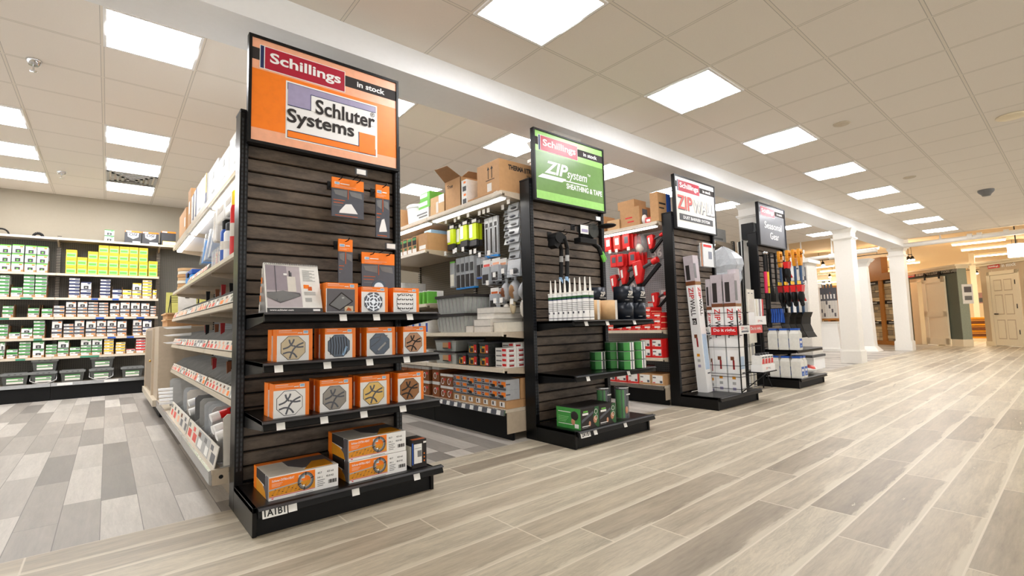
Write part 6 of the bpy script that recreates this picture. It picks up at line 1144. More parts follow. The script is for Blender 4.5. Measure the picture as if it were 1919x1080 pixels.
# tape guns on hooks
t = T('tape_gun', 'black long-handled tape tool hanging at the upper left of the slat wall', 'tape tool', (2.88, 2.82, 1.0), 'black tape tools')
MB().prism([(2.79, 1.57), (2.80, 1.66), (2.87, 1.69), (2.93, 1.66), (2.94, 1.60), (2.87, 1.60), (2.83, 1.55)], 'y', 2.76, 2.84, 'matte_black').cyl((2.84, 2.75, 1.64), (2.84, 2.85, 1.64), .045, 'black_plastic', n=14).obj('head', t)
for k, y in enumerate((2.76, 2.83)):
    h = MB().tube([(2.91, y, 1.64), (2.95, y+.01, 1.56), (2.945, y+.02, 1.30), (2.92, y+.03, .97)], .018, 'black_plastic', 10).obj('handle', t); MB().cyl((2.948, y+.012, 1.50), (2.9475, y+.014, 1.45), .0185, 'light_grey', n=10).cyl((2.945, y+.02, 1.32), (2.944, y+.021, 1.27), .0185, 'pale_blue', n=10).obj('grip_band', h)
t = T('tape_gun', 'black pistol-grip tape tool with green grip at the upper right', 'tape tool', (3.25, 2.78, 1.48), 'black tape tools')
MB().box(3.10, 3.32, 2.75, 2.83, 1.62, 1.67, 'black_plastic').box(3.15, 3.30, 2.77, 2.82, 1.66, 1.78, 'matte_black').obj('body', t, bevel=.006); MB().cyl((3.27, 2.74, 1.74), (3.27, 2.84, 1.74), .065, 'smoke_plastic', n=18).obj('reel', t)
MB().tube([(3.28, 2.78, 1.64), (3.36, 2.77, 1.60), (3.41, 2.76, 1.48)], .022, 'black_plastic', 10).obj('grip', t); MB().cyl((3.385, 2.755, 1.56), (3.42, 2.745, 1.49), .014, 'green_bright', n=10).cyl((3.37, 2.745, 1.53), (3.395, 2.74, 1.47), .014, 'green_bright', n=10).obj('green_insert', t)
MB().box(3.10, 3.20, 2.744, 2.748, 1.70, 1.775, 'paper').box(3.11, 3.19, 2.742, 2.744, 1.715, 1.74, 'violet').obj('hang_tag', t); MB().blob((3.40, 2.70, 1.79), (.075, .09, .018), 'matte_black', 16, 6).obj('tape_pad', t)
for k, (x, z, y1) in enumerate(((2.90, 1.70, 2.74), (2.95, 1.68, 2.76), (3.20, 1.80, 2.72), (3.28, 1.79, 2.70))): hook(x, z, y1, 'black slat hook carrying the tape tools, %s from the left' % ORD[k], k == 3)

# ------------------------------------------------------------------ white end cap: wall kits and wire rack
def vtext(m, key, x0, y0, z, s, face, mat, L):   # lettering running down a vertical edge
    if face == 'x': m.text(key, (x0, y0, z), (0, 0, -1), (0, -1, 0), s, mat, L)
    else: m.text(key, (x0, y0, z), (0, 0, -1), (1, 0, 0), s, mat, L)
def kit(x, y, z0, h, w, lab, name='wall_kit_box', lean=(0, 0), num=True, photo=(.78, 1)):
    t = T(name, lab, 'box', (x, y, z0), 'tall white wall kit boxes', local=True)
    m = MB().box(0, w, 0, w, 0, h, 'white_gloss').box(-E_, 0, 0, w, h*photo[0], h*photo[1], 'photo_light').box(0, w, -E_, 0, h*photo[0], h*photo[1], 'photo_light')
    m.box(-2*E_, 0, w*.45, w*.85, h*(photo[0]+.04), h*.93, 'hair_dark').box(-2*E_, 0, 0, w, h*photo[0], h*(photo[0]+.03), 'brown').box(0, w, -2*E_, 0, h*photo[0], h*(photo[0]+.025), 'kraft_dark').box(0, w*.4, -2*E_, 0, h*(photo[0]+.05), h*.94, 'mid_grey')
    m.obj('carton', t)
    p = MB()
    zt = h*(photo[0]-.015); vtext(p, 'zipc', -2*E_, w*.78, zt, w*.5, 'x', 'red', .13); vtext(p, 'wall', -2*E_, w*.78, zt-.135, w*.5, 'x', 'hair_dark', .19)
    vtext(p, 'zipc', w*.30, -2*E_, zt, w*.5, 'y', 'red', .13); vtext(p, 'wall', w*.30, -2*E_, zt-.135, w*.5, 'y', 'hair_dark', .19)
    if num: p.box(-2*E_, 0, w*.3, w*.75, zt-.42, zt-.35, 'hair_dark'); p.text('twelve', (-3*E_, w*.7, zt-.41), (0, -1, 0), UZ, .04, 'white', .035)
    zz = zt-.55
    p.box(-2*E_, 0, w*.4, w*.55, zz-.12, zz-.02, 'red_dark').box(-2*E_, 0, w*.42, w*.72, zz-.02, zz+.02, 'brown').box(-2*E_, 0, w*.38, w*.66, zz-.225, zz-.195, 'mustard').box(-2*E_, 0, w*.38, w*.66, zz-.285, zz-.255, 'light_grey').box(-2*E_, 0, w*.38, w*.66, zz-.345, zz-.315, 'violet')
    for k in range(9): p.box(w*(.14+.09*k), w*(.155+.09*k), -2*E_, 0, max(.25, zz-.55), zz+.02, 'pale_blue')
    p.box(w*.4, w*.9, -2*E_, 0, .20, .215, 'slate'); p.obj('print', t)
    t.location = (x, y, z0); t.rotation_euler = (lean[0], lean[1], 0); return t
kit(5.06, 2.73, .1315, 1.53, .115, 'tall white wall kit box leaning against the slat wall', lean=(-.045, -.03))
RK = T('wire_rack', 'black wire floor rack holding wall kits, red signs and brochures', 'rack', (5.5, 2.6, .1305)); rx0, rx1, ry0, ry1 = 5.24, 5.78, 2.44, 2.80
for i, (x, y) in enumerate(((rx0, ry0), (rx0, ry1), (rx1, ry0), (rx1, ry1))): MB().cyl((x, y, .133), (x, y, 1.02), .007, 'matte_black', n=8).obj('post', RK)
for z in (.17, .30, .33, .42, .62, .78, .86, 1.0):
    MB().tube([(rx0, ry0, z), (rx0, ry1, z), (rx1, ry1, z), (rx1, ry0, z), (rx0, ry0, z)], .0032, 'matte_black', 5).obj('wire_band', RK)
MB().tube([(rx0, ry0, .14), (rx1+.05, ry0-.02, .30), (rx1+.08, ry0-.06, .14)], .006, 'matte_black').obj('brace', RK)
MB().box(rx0+.2, rx1+.02, ry0-.15, ry0+.05, .335, .345, 'matte_black').obj('lower_shelf', RK)
s1 = MB().box(rx0-.012, rx0-.006, ry0+.005, ry1+.04, .755, .845, 'red').box(rx0-.0135, rx0-.012, ry1-.06, ry1+.04, .755, .845, 'paper').box(rx0-.0145, rx0-.013, ry1-.05, ry1+.03, .765, .785, 'slate'); s1.text('doit', (rx0-.0135, ry1-.09, .782), (0, -1, 0), UZ, .045, 'white', .25).text('wall', (rx0-.0145, ry1+.03, .795), (0, -1, 0), UZ, .035, 'slate', .07); s1.obj('side_sign', RK)
s2 = MB().box(rx0, rx1+.04, ry0-.012, ry0-.006, .765, .855, 'red_soft').box(rx0, rx0+.26, ry0-.0135, ry0-.012, .765, .855, 'paper').box(rx0+.05, rx0+.22, ry0-.0145, ry0-.013, .78, .80, 'slate'); s2.text('doit', (rx0+.28, ry0-.0135, .79), UX, UZ, .045, 'white', .27).text('zipc', (rx0+.04, ry0-.0145, .81), UX, UZ, .03, 'red', .07).text('wall', (rx0+.115, ry0-.0145, .81), UX, UZ, .03, 'slate', .1); s2.obj('front_sign', RK)
kit(5.255, 2.455, .1315, 1.30, .13, 'tall white wall kit box at the front corner of the wire rack', num=False, photo=(.72, 1)); kit(5.255, 2.60, .1315, 1.30, .13, 'tall white wall kit box second from the front in the wire rack', num=False, photo=(.72, 1))
kit(5.39, 2.50, .1315, 1.36, .09, 'narrow tall wall kit box behind the front corner box', num=False, photo=(.75, 1)); kit(5.255, 2.735, .1315, 1.26, .055, 'thin wall kit box at the rear of the wire rack', num=False, photo=(.72, 1))
for k in range(3): MB().box(5.50+.08*k, 5.57+.08*k, 2.62, 2.70, .1315, 1.18-.1*k, 'ivory').box(5.515+.08*k, 5.555+.08*k, 2.6185, 2.62, .62, .64, 'slate').thing('long_carton', 'plain ivory long carton at the right of the wire rack, %s' % ORD[k], 'box', group='ivory long cartons')
BH = T('brochure_holder', 'white holder with folded leaflets on the front of the wire rack', 'holder', (5.63, 2.39, .86)); MB().box(5.48, 5.76, 2.36, 2.425, .86, .90, 'white').box(5.48, 5.76, 2.355, 2.36, .86, .955, 'white').box(5.48, 5.485, 2.36, 2.425, .9, 1.0, 'white').text('zipc', (5.54, 2.3545, .89), UX, UZ, .022, 'red', .05).text('wall', (5.595, 2.3545, .89), UX, UZ, .022, 'slate', .07).obj('tray', BH)
for k, mt in enumerate(('off_white', 'paper', 'ivory', 'paper', 'photo_mauve', 'paper', 'red')): MB().hexa([(5.49+.036*k, 2.37, .901), (5.52+.036*k, 2.37, .901), (5.52+.036*k, 2.415, .901), (5.49+.036*k, 2.415, .901)], [(5.51+.04*k, 2.38, 1.15), (5.535+.04*k, 2.38, 1.15), (5.535+.04*k, 2.42, 1.15), (5.51+.04*k, 2.42, 1.15)], mt).thing('leaflet', '%s leaflet in the rack holder, %s from the left' % ({'off_white': 'off-white', 'paper': 'white', 'ivory': 'ivory', 'photo_mauve': 'mauve', 'red': 'red'}[mt], ORD[k]), 'leaflet', group='leaflets in the rack holder')
TR = T('counter_tray', 'white tray of small red packs on the lower rack shelf', 'tray', (5.62, 2.40, .3455)); MB().box(5.46, 5.78, 2.305, 2.425, .3455, .35, 'white').box(5.46, 5.78, 2.300, 2.305, .3455, .42, 'white').box(5.455, 5.46, 2.30, 2.425, .3455, .42, 'white').text('zipc', (5.54, 2.2995, .37), UX, UZ, .022, 'red', .05).text('wall', (5.595, 2.2995, .37), UX, UZ, .022, 'slate', .07).obj('tray', TR)
for k in range(4): MB().box(5.47+.076*k, 5.54+.076*k, 2.31, 2.42, .3505, .52, 'paper').prism([(5.475+.076*k, .43), (5.535+.076*k, .43), (5.535+.076*k, .485), (5.49+.076*k, .485)], 'y', 2.3085, 2.31, 'red').box(5.48+.076*k, 5.535+.076*k, 2.3085, 2.31, .492, .507, 'slate').box(5.49+.076*k, 5.51+.076*k, 2.34, 2.39, .52, .545, 'dark_grey').thing('small_red_pack', 'small white and red pack in the rack tray, %s from the left' % ORD[k], 'pack', group='packs in the rack tray')
# leaflet pocket on the slat wall
t = T('leaflet_pocket', 'clear pocket of magazines hung on the slat wall beside the white sign', 'pocket', (5.5, 2.88, 1.58), None); MB().box(5.38, 5.66, 2.86, 2.865, 1.56, 1.80, 'clear_plastic').box(5.38, 5.66, 2.865, 2.925, 1.56, 1.565, 'clear_plastic').box(5.38, 5.66, 2.92, 2.926, 1.56, 1.82, 'clear_plastic').obj('pocket', t)
for k, mt in enumerate(('paper', 'peach', 'paper')): m = MB().hexa([(5.40, 2.87+.017*k, 1.566), (5.64, 2.87+.017*k, 1.566), (5.64, 2.881+.017*k, 1.566), (5.40, 2.881+.017*k, 1.566)], [(5.40, 2.872+.017*k, 1.85), (5.64, 2.872+.017*k, 1.85), (5.64, 2.883+.017*k, 1.85), (5.40, 2.883+.017*k, 1.85)], mt); m.box(5.41, 5.6, 2.868+.017*k, 2.87+.017*k, 1.80, 1.83, 'red'); m.box(5.52, 5.6, 2.868+.017*k, 2.8705+.017*k, 1.66, 1.75, 'navy'); m.thing('magazine', 'white and red magazine in the clear pocket, %s' % ORD[k], 'magazine', group='magazines in the pocket')
# poles with tan cards behind the rack
for k, (xa, xb, mt) in enumerate(((6.80, 6.66, 'black_metal'), (6.83, 6.78, 'white'), (6.86, 6.74, 'black_metal'), (6.88, 6.86, 'black_metal'), (6.90, 6.90, 'ivory'), (6.845, 6.81, 'black_metal'))): MB().cyl((xb-.06, 2.98+.03*k, .002), (xa-.06, 3.0+.028*k, 2.02), .011, mt, n=8).thing('telescopic_pole', '%s pole standing between the rack and the seasonal end cap, %s' % ({'white': 'white', 'black_metal': 'black', 'ivory': 'ivory'}[mt], ORD[k]), 'pole', group='poles beside the seasonal end cap')
for k, x in enumerate((6.62, 6.76)): MB().box(x, x+.12, 2.93+.02*k, 2.945+.02*k, .60, 1.33, 'ivory').box(x+.02, x+.07, 2.929+.02*k, 2.93+.02*k, 1.27, 1.285, 'mid_grey').box(x+.03, x+.06, 2.945+.02*k, 2.96, .002, .62, 'ivory').thing('pole_card', 'tall ivory card around the poles, %s' % (('left', 'right')[k]), 'card', group='pole cards')

# ------------------------------------------------------------------ seasonal end cap
def jug(x, y, z, lab):
    t = T('white_jug', lab, 'jug', (x, y, z), 'white jugs with blue lids'); w, d = .052, .062
    m = MB().taper((x, y), 2*w*.96, 2*d*.96, z, 2*w, 2*d, z+.02, 'jug').taper((x, y), 2*w, 2*d, z+.02, 2*w, 2*d, z+.215, 'jug').taper((x, y), 2*w, 2*d, z+.215, 1.35*w, 1.45*d, z+.262, 'jug'); m.obj('body', t)
    MB().box(x-w*.78, x+w*.78, y-d*.8, y+d*.8, z+.262, z+.285, 'blue').obj('lid', t); MB().box(x-w*.85, x+w*.85, y-d-.0012, y-d, z+.03, z+.15, 'blue').box(x-w*.6, x+w*.5, y-d-.002, y-d, z+.09, z+.12, 'paper').box(x-w*.4, x+w*.5, y-d-.002, y-d, z+.05, z+.06, 'pale_blue').obj('label', t); return t
j0 = None
for lv, z in ((0, .1305), (1, .5005)):
    for c in range(3):
        for k in range(2):
            lab = 'white blue-lidded jug on the %s, %s from the front, %s column' % (('base', 'upper shelf')[lv], ORD[c], ('left', 'second')[k]); x, y = 7.03+.115*k, 2.515+.135*c
            if k and (c or lv): continue
            if j0 is None: j0 = jug(x, y, z, lab)
            else: dup(j0, (x, y, z), lab)
t = T('salt_bag', 'white and red bag of ice melt lying on the right of the base', 'bag', (7.62, 2.6, .1305)); MB().blob((7.60, 2.64, .20), (.25, .15, .060), 'white', 18, 10, .04).obj('bag', t); MB().blob((7.58, 2.60, .213), (.15, .11, .052), 'red_soft', 14, 8, .03).obj('print', t)
for k in range(4):
    x, y = 7.27, (2.73, 2.62, 2.545, 2.475)[k]; lab = 'snow shovel with orange grip and blue handle, %s on the hook from the slat wall' % ORD[k]
    t = T('snow_shovel', lab, 'snow shovel', (x, y, .62), 'orange gripped snow shovels')
    MB().cyl((x, y, .95), (x, y, 1.70), .017, 'shovel_blue', n=10).obj('handle', t)
    g = MB().box(x-.055, x+.055, y-.018, y+.018, 1.83, 1.87, 'mustard').hexa([(x-.03, y-.02, 1.64), (x+.03, y-.02, 1.64), (x+.03, y+.02, 1.64), (x-.03, y+.02, 1.64)], [(x-.055, y-.02, 1.75), (x+.055, y-.02, 1.75), (x+.055, y+.02, 1.75), (x-.055, y+.02, 1.75)], 'mustard').box(x-.058, x-.034, y-.018, y+.018, 1.75, 1.85, 'mustard').box(x+.034, x+.058, y-.018, y+.018, 1.75, 1.85, 'mustard'); g.obj('grip', t, bevel=.006)
    sh = [(-.06, 1.0), (-.03, .93), (-.02, .84), (-.05, .74), (-.09, .66)]; m = MB()
    for (d0, z0), (d1, z1) in zip(sh, sh[1:]): m.hexa([(x-.16, y+d0, z0), (x+.16, y+d0, z0), (x+.16, y+d0+.006, z0), (x-.16, y+d0+.006, z0)], [(x-.17, y+d1, z1), (x+.17, y+d1, z1), (x+.17, y+d1+.006, z1), (x-.17, y+d1+.006, z1)], 'matte_black')
    m.obj('blade', t); MB().box(x-.02, x+.02, y-.045, y-.042, 1.74, 1.80, 'paper').obj('price_ticket', t)
for k, (x, mt, c) in enumerate(((7.02, 'pink', 'pink'), (7.09, 'yellow', 'yellow'))):
    t = T('snow_brush', 'black snow brush with %s middle grip hanging at the left' % c, 'snow brush', (x, 2.84, .80), 'snow brushes'); MB().cyl((x, 2.84, .80), (x, 2.84, 1.28), .02, 'black_plastic', n=10).cyl((x, 2.84, 1.58), (x, 2.84, 1.82), .019, 'black_plastic', n=10).obj('shaft', t); MB().cyl((x, 2.84, 1.28), (x, 2.84, 1.58), .0215, mt, n=12).obj('grip', t); MB().blob((x, 2.84, 1.845), (.026, .026, .026), 'steel').obj('end_knob', t); MB().tube([(x, 2.926, 1.82), (x, 2.84, 1.82)], .005, 'black_metal').obj('hanger', t)
for k in range(2):
    x, y = 7.26+.06*k, 2.865-.05*k; t = T('black_shovel', 'black shovel with tall blade hanging beside the yellow-gripped brush, %s' % ORD[k], 'shovel', (x, y, 1.15), 'black shovels'); MB().cyl((x, y, 1.40), (x, y, 1.86), .016, 'black_metal', n=8).obj('handle', t); MB().hexa([(x-.10, y-.012, 1.16), (x+.10, y-.03, 1.16), (x+.10, y-.024, 1.16), (x-.10, y-.006, 1.16)], [(x-.03, y-.003, 1.45), (x+.03, y-.003, 1.45), (x+.03, y+.003, 1.45), (x-.03, y+.003, 1.45)], 'matte_black').obj('blade', t); MB().tube([(x, 2.926, 1.84), (x, y, 1.84)], .005, 'black_metal').obj('hanger', t)
for k in range(7):
    x, y = 7.03, 2.83-.03*k; mt = 'black_plastic' if k < 2 else 'blue'
    MB().prism([(x-.045, 1.055), (x+.02, 1.055), (x+.03, .98), (x+.055, .89), (x+.05, .86), (x-.05, .87), (x-.03, .97)], 'y', y, y+.016, mt).thing('ice_scraper', '%s ice scraper in the row above the jugs, %s from the slat wall' % (('black' if k < 2 else 'blue'), ORD[k]), 'ice scraper', (x, y, .86), 'ice scrapers')
def glove(x, y, z, lab, cuff):
    t = T('winter_glove', lab, 'glove', (x, y, z), 'black and red winter gloves'); MB().blob((x, y, z+.085), (.075, .036, .095), 'matte_black', 10, 7, .04).obj('palm', t)
    for k in range(4): MB().cyl((x-.04+.026*k, y, z+.05), (x-.045+.029*k, y-.01, z-.05+.012*abs(k-1.5)), .015, 'matte_black', .012, n=8).obj('finger', t)
    MB().cyl((x+.045, y, z+.10), (x+.085, y-.02, z+.03), .016, cuff, .012, n=8).obj('thumb', t); MB().taper((x, y), .09, .05, z+.15, .115, .065, z+.24, cuff).obj('cuff', t)
for k in range(4): glove(7.04, 2.65-.08*k, 1.12, 'black winter glove with red cuff in the lower row, %s from the slat wall' % ORD[k], 'red' if k else 'red_dark')
glove(7.10, 2.58, 1.45, 'black winter glove with red cuff hanging alone above the lower row', 'red')
def long_hook(x, z, y1, lab):
    t = T('display_hook', lab, 'hook', (x, 2.9, z), 'long hooks of the seasonal end cap'); MB().tube([(x, 2.926, z), (x, y1+.02, z), (x, y1, z+.015)], .005, 'black_metal').obj('wire', t)
    MB().box(x-.02, x+.02, y1-.012, y1-.008, z+.0, z+.05, 'paper').obj('price_ticket', t)
long_hook(7.04, 1.365, 2.36, 'long hook carrying the lower row of winter gloves'); long_hook(7.10, 1.695, 2.54, 'hook carrying the single upper winter glove'); long_hook(7.03, 1.06, 2.60, 'low hook carrying the ice scrapers'); long_hook(7.27, 1.80, 2.43, 'top hook carrying the orange gripped snow shovels')
for k in range(4): MB().box(6.99, 7.09, 2.66-.08*k, 2.672-.08*k, 1.372, 1.415, 'yellow').thing('glove_header', 'yellow header tag above the winter gloves, %s from the slat wall' % ORD[k], 'tag', group='yellow glove tags')
# ------------------------------------------------------------------ far showroom displays (turned 45 degrees to the aisle)
D45 = Vector((.7071, .7071, 0)); N45 = Vector((-.7071, .7071, 0))     # along the display (away), outward front
def place45(m, q):   # local (s along, t out of the front, z) -> world
    m.v = [(q[0]+D45.x*s+N45.x*t_, q[1]+D45.y*s+N45.y*t_, z) for s, t_, z in m.v]; return m
def s_of(px, py, q): p = atp(px, py, q, N45); return (p-Vector(q)).dot(D45), p.z
# barn door display
Q = at(1806, 650, 'z', 0); Q.z = 0
sl = s_of(1705, 600, Q)[0]; cs0, cs1 = s_of(1725.5, 590, Q)[0], s_of(1712.5, 590, Q)[0]; zt = s_of(1806, 497, Q)[1]; d0, d1 = s_of(1779.5, 585, Q)[0], s_of(1737, 585, Q)[0]; o1 = s_of(1712+18, 600, Q)[0]
t = T('door_display', 'grey-green door display wall with sliding barn door and cream cornice', 'display wall', tuple(Q))
zd = s_of(1760, 519, Q)[1]
m = MB().box(0, d0+.5*(d1-d0), -.12, 0, .2, zt, 'barn_green').box(cs1, sl, -.12, 0, 0, zt, 'barn_green').box(d0+.5*(d1-d0), cs1, -.12, 0, zd-.05, zt, 'barn_green').box(-.02, 0, -.24, 0, .2, zt, 'barn_green_lit'); place45(m, Q).obj('wall_panel', t)  # return side: same green made lighter, its brighter lighting put in the colour
m = MB().box(-.10, sl+.1, -.34, .10, zt, zt+.05, 'cream').box(-.06, sl+.06, -.29, .05, zt-.07, zt, 'cream'); place45(m, Q).obj('cornice', t)
m = MB().box(-.03, d0, -.25, .02, 0, .2, 'cream'); place45(m, Q).obj('baseboard', t)
m = MB().box(d0, d1, .03, .07, .03, zd, 'cream'); w = d1-d0
for a, b, c, e in ((d0, d0+w*.16, .03, zd), (d1-w*.16, d1, .03, zd), (d0, d1, .03, .22), (d0, d1, zd-.17, zd), (d0, d1, zd*.42, zd*.42+.16)): m.box(a, b, .07, .082, c, e, 'cream')
dr = place45(m, Q).obj('sliding_door', t)
m = MB().box(d0-.35, d1+.55, .05, .062, zd+.05, zd+.085, 'matte_black'); place45(m, Q).obj('track', t)
for s in (d0+.18*w, d0+.82*w): m = MB().box(s-.03, s+.03, .075, .09, zd-.06, zd+.12, 'matte_black').cyl((s, .06, zd+.09), (s, .09, zd+.09), .05, 'matte_black', n=12); place45(m, Q).obj('hanger', t)
m = MB().box(cs0, cs1, -.13, .03, 0, zd, 'cream').box(d1-.05, cs1, -.13, .03, zd-.08, zd+.02, 'cream').box(d0+.5*w, d0+.5*w+.1, -.13, .0, 0, zd, 'cream'); place45(m, Q).obj('door_casing', t)
a0, a1 = s_of(1796, 505, Q)[0], s_of(1702, 515, Q)[0]; zs = s_of(1750, 511, Q)[1]
def t45(m, key, s, z, h, w, mat, tt=.012): m.text(key, (s, tt, z), (-1, 0, 0), UZ, h, mat, w)
m = MB().box(a1-.28, a1, .004, .010, zs-.06, zs+.06, 'red'); t45(m, 'schillings', a1-.02, zs-.035, .07, .24, 'white'); t45(m, 'in_stock', a1-.36, zs-.05, .1, .30, 'white'); t45(m, 'barn', a1-.72, zs-.06, .12, max(.9, a1-.72-a0), 'off_white'); place45(m, Q).obj('sign_lettering', t)
m = MB().box(-.03, -.022, -.36, -.08, 1.2, 1.75, 'paper').box(-.032, -.03, -.32, -.13, 1.52, 1.68, 'photo_grey').box(-.032, -.03, -.32, -.13, 1.3, 1.42, 'mid_grey'); place45(m, Q).obj('info_sheet', t)
# beige display with six-panel door
Q2 = at(1919, 651, 'z', 0); Q2.z = 0
x0, x1 = s_of(1910, 580, Q2)[0], s_of(1862, 580, Q2)[0]; zt2 = s_of(1880, 490, Q2)[1]; e1 = s_of(1855, 580, Q2)[0]; zdr = s_of(1880, 514, Q2)[1]
t = T('door_display', 'beige door display wall with a cream six-panel door and red logo', 'display wall', tuple(Q2))
m = MB().box(-.9, e1+.15, -.12, 0, .12, zt2, 'beige_wall').box(e1+.15, e1+.2, -.5, 0, .12, zt2, 'beige_wall'); place45(m, Q2).obj('wall_panel', t)
m = MB().box(-1.0, e1+.3, -.55, .10, zt2, zt2+.05, 'cream').box(-1, e1+.25, -.5, .05, zt2-.06, zt2, 'cream'); place45(m, Q2).obj('cornice', t)
m = MB().box(-.9, x0-.1, 0, .02, 0, .12, 'cream').box(x1+.1, e1+.2, -.5, .02, 0, .12, 'cream'); place45(m, Q2).obj('baseboard', t)
m = MB().box(x0-.10, x0, 0, .03, 0, zdr+.1, 'cream').box(x1, x1+.10, 0, .03, 0, zdr+.1, 'cream').box(x0-.1, x1+.1, 0, .03, zdr, zdr+.1, 'cream'); place45(m, Q2).obj('door_casing', t)
m = MB().box(x0+.01, x1-.01, .0, .02, .02, zdr-.01, 'cream'); w = x1-x0
dd = place45(m, Q2).obj('door', t)
for c in (0, 1):
    for (za, zb) in ((.10, .37), (.44, .72), (.77, .93)):
        a, b = x0+w*(.14+.40*c), x0+w*(.46+.40*c); za *= zdr; zb *= zdr; m = MB().box(a, b, .02, .022, za, zb, 'beige_wall').box(a+.02, b-.02, .02, .03, za+.025, zb-.025, 'cream'); place45(m, Q2).obj('panel', dd)
m = MB().cyl((x1-.10, .02, zdr*.45), (x1-.10, .07, zdr*.45), .018, 'hair_dark', n=8).cyl((x1-.10, .065, zdr*.45), (x1-.20, .065, zdr*.45), .014, 'hair_dark', n=8); place45(m, Q2).obj('handle', dd)
for z in (.2, .55, .88): m = MB().box(x0-.005, x0+.02, .02, .035, zdr*z-.06, zdr*z+.06, 'hair_dark'); place45(m, Q2).obj('hinge', dd)
b1 = s_of(1851, 497, Q2)[0]; zz = s_of(1860, 500, Q2)[1]
m = MB().box(b1-.36, b1, .003, .008, zz-.05, zz+.05, 'red'); t45(m, 'schillings', b1-.03, zz-.03, .06, .3, 'white', .01); t45(m, 'in_stock', b1-.42, zz-.05, .1, .42, 'white', .006); t45(m, 'interior', b1-.1, zz-.2, .09, .7, 'cream', .006); place45(m, Q2).obj('sign_lettering', t)
# stone veneer sample frame
Q3 = at(1690, 648, 'z', 0); Q3.z = 0
sL = s_of(1628, 600, Q3)[0]; zt3 = s_of(1640, 527, Q3)[1]; zb3 = .12
t = T('stone_display', 'honey wood frame holding stacked stone veneer samples, behind the second column', 'display', tuple(Q3))
sm = s_of(1655, 600, Q3)[0]
for s in (-.05, sm, sL): m = MB().box(s-.09, s+.09, -.2, 0, 0, zt3, 'honey_wood'); place45(m, Q3).obj('post', t)
m = MB().box(-.15, sL+.1, -.2, .02, zt3, zt3+.22, 'honey_wood'); place45(m, Q3).obj('top_beam', t); m = MB().box(-.15, sL+.1, -.2, .03, 0, zb3, 'honey_wood'); place45(m, Q3).obj('bottom_beam', t)
m = MB().box(sm-.12, sm+.5, -.2, 0, zt3+.22, zt3+.75, 'honey_wood'); place45(m, Q3).obj('upper_block', t)
h3 = (zt3-zb3)/3
for c, (a, b) in enumerate(((.04, sm-.09), (sm+.09, sL-.09))):
    for r in range(3):
        m = MB().box(a, b, -.12, -.06, zb3+h3*r, zb3+h3*(r+1)-.12, 'stone_grey'); rr = R; z = zb3+h3*r; k = 0
        while z < zb3+h3*(r+1)-.2:
            hh = .07+.09*((k*7+r*3+c) % 3)/2; s = a
            while s < b-.05: wd = .15+.35*rr.random(); m.box(s+.008, min(s+wd, b)-.008, -.06, -.045+.012*rr.random(), z+.008, z+hh-.008, rr.choice(('stone_tan', 'stone_grey', 'stone_pale'))); s += wd
            z += hh; k += 1
        o = place45(m, Q3).obj('stone_sample', t); o['kind'] = 'thing'
        m = MB().box(a, b, -.12, -.04, zb3+h3*(r+1)-.12, zb3+h3*(r+1)-.01, 'hair_dark').box(a+.2, a+.5, -.04, -.036, zb3+h3*(r+1)-.09, zb3+h3*(r+1)-.05, 'light_grey'); place45(m, Q3).obj('name_strip', t)
del o['kind']
# porch columns and pedestals
def pt(px, py): p = at(px, py, 'z', 0); return p
p = pt(1630, 658)
t = T('porch_column', 'white tapered porch column display between the two square columns', 'column display', (p.x, p.y, 0)); zc = at(1625, 486, 'x', p.x).z
MB().taper((p.x, p.y), .30, .30, .11, .20, .20, zc-.15, 'trim_white').obj('shaft', t); MB().taper((p.x, p.y), .50, .50, 0, .42, .42, .06, 'trim_white').taper((p.x, p.y), .42, .42, .06, .31, .31, .13, 'trim_white').obj('base', t); MB().taper((p.x, p.y), .20, .20, zc-.2, .30, .30, zc-.08, 'trim_white').taper((p.x, p.y), .34, .34, zc-.08, .46, .46, zc, 'trim_white').obj('capital', t)
p = pt(1562, 657)
t = T('porch_pedestal', 'white tapered porch pedestal left of the nearer square column', 'pedestal', (p.x, p.y, 0)); zc = at(1558, 603, 'x', p.x).z
MB().taper((p.x, p.y), .50, .50, .06, .38, .38, zc-.06, 'trim_white').obj('shaft', t); MB().box(p.x-.29, p.x+.29, p.y-.29, p.y+.29, 0, .06, 'trim_white').obj('base', t); MB().taper((p.x, p.y), .38, .38, zc-.06, .46, .46, zc, 'trim_white').box(p.x-.205, p.x+.205, p.y-.205, p.y+.205, zc-.3, zc-.26, 'trim_white').obj('cap', t)
p = pt(1525, 655)
t = T('pilaster_display', 'tall fluted off-white pilaster beside the house poster', 'column display', (p.x, p.y, 0)); zc = at(1524, 540, 'x', p.x).z
m = MB().box(p.x-.16, p.x+.16, p.y-.22, p.y+.22, .15, zc, 'trim_white')
for k in range(6): m.box(p.x-.17, p.x-.16, p.y-.19+.065*k, p.y-.155+.065*k, .25, zc-.15, 'off_white')
m.obj('shaft', t); MB().box(p.x-.2, p.x+.2, p.y-.26, p.y+.26, zc, zc+.12, 'trim_white').obj('capital', t); MB().box(p.x-.2, p.x+.2, p.y-.26, p.y+.26, 0, .15, 'trim_white').obj('base', t)
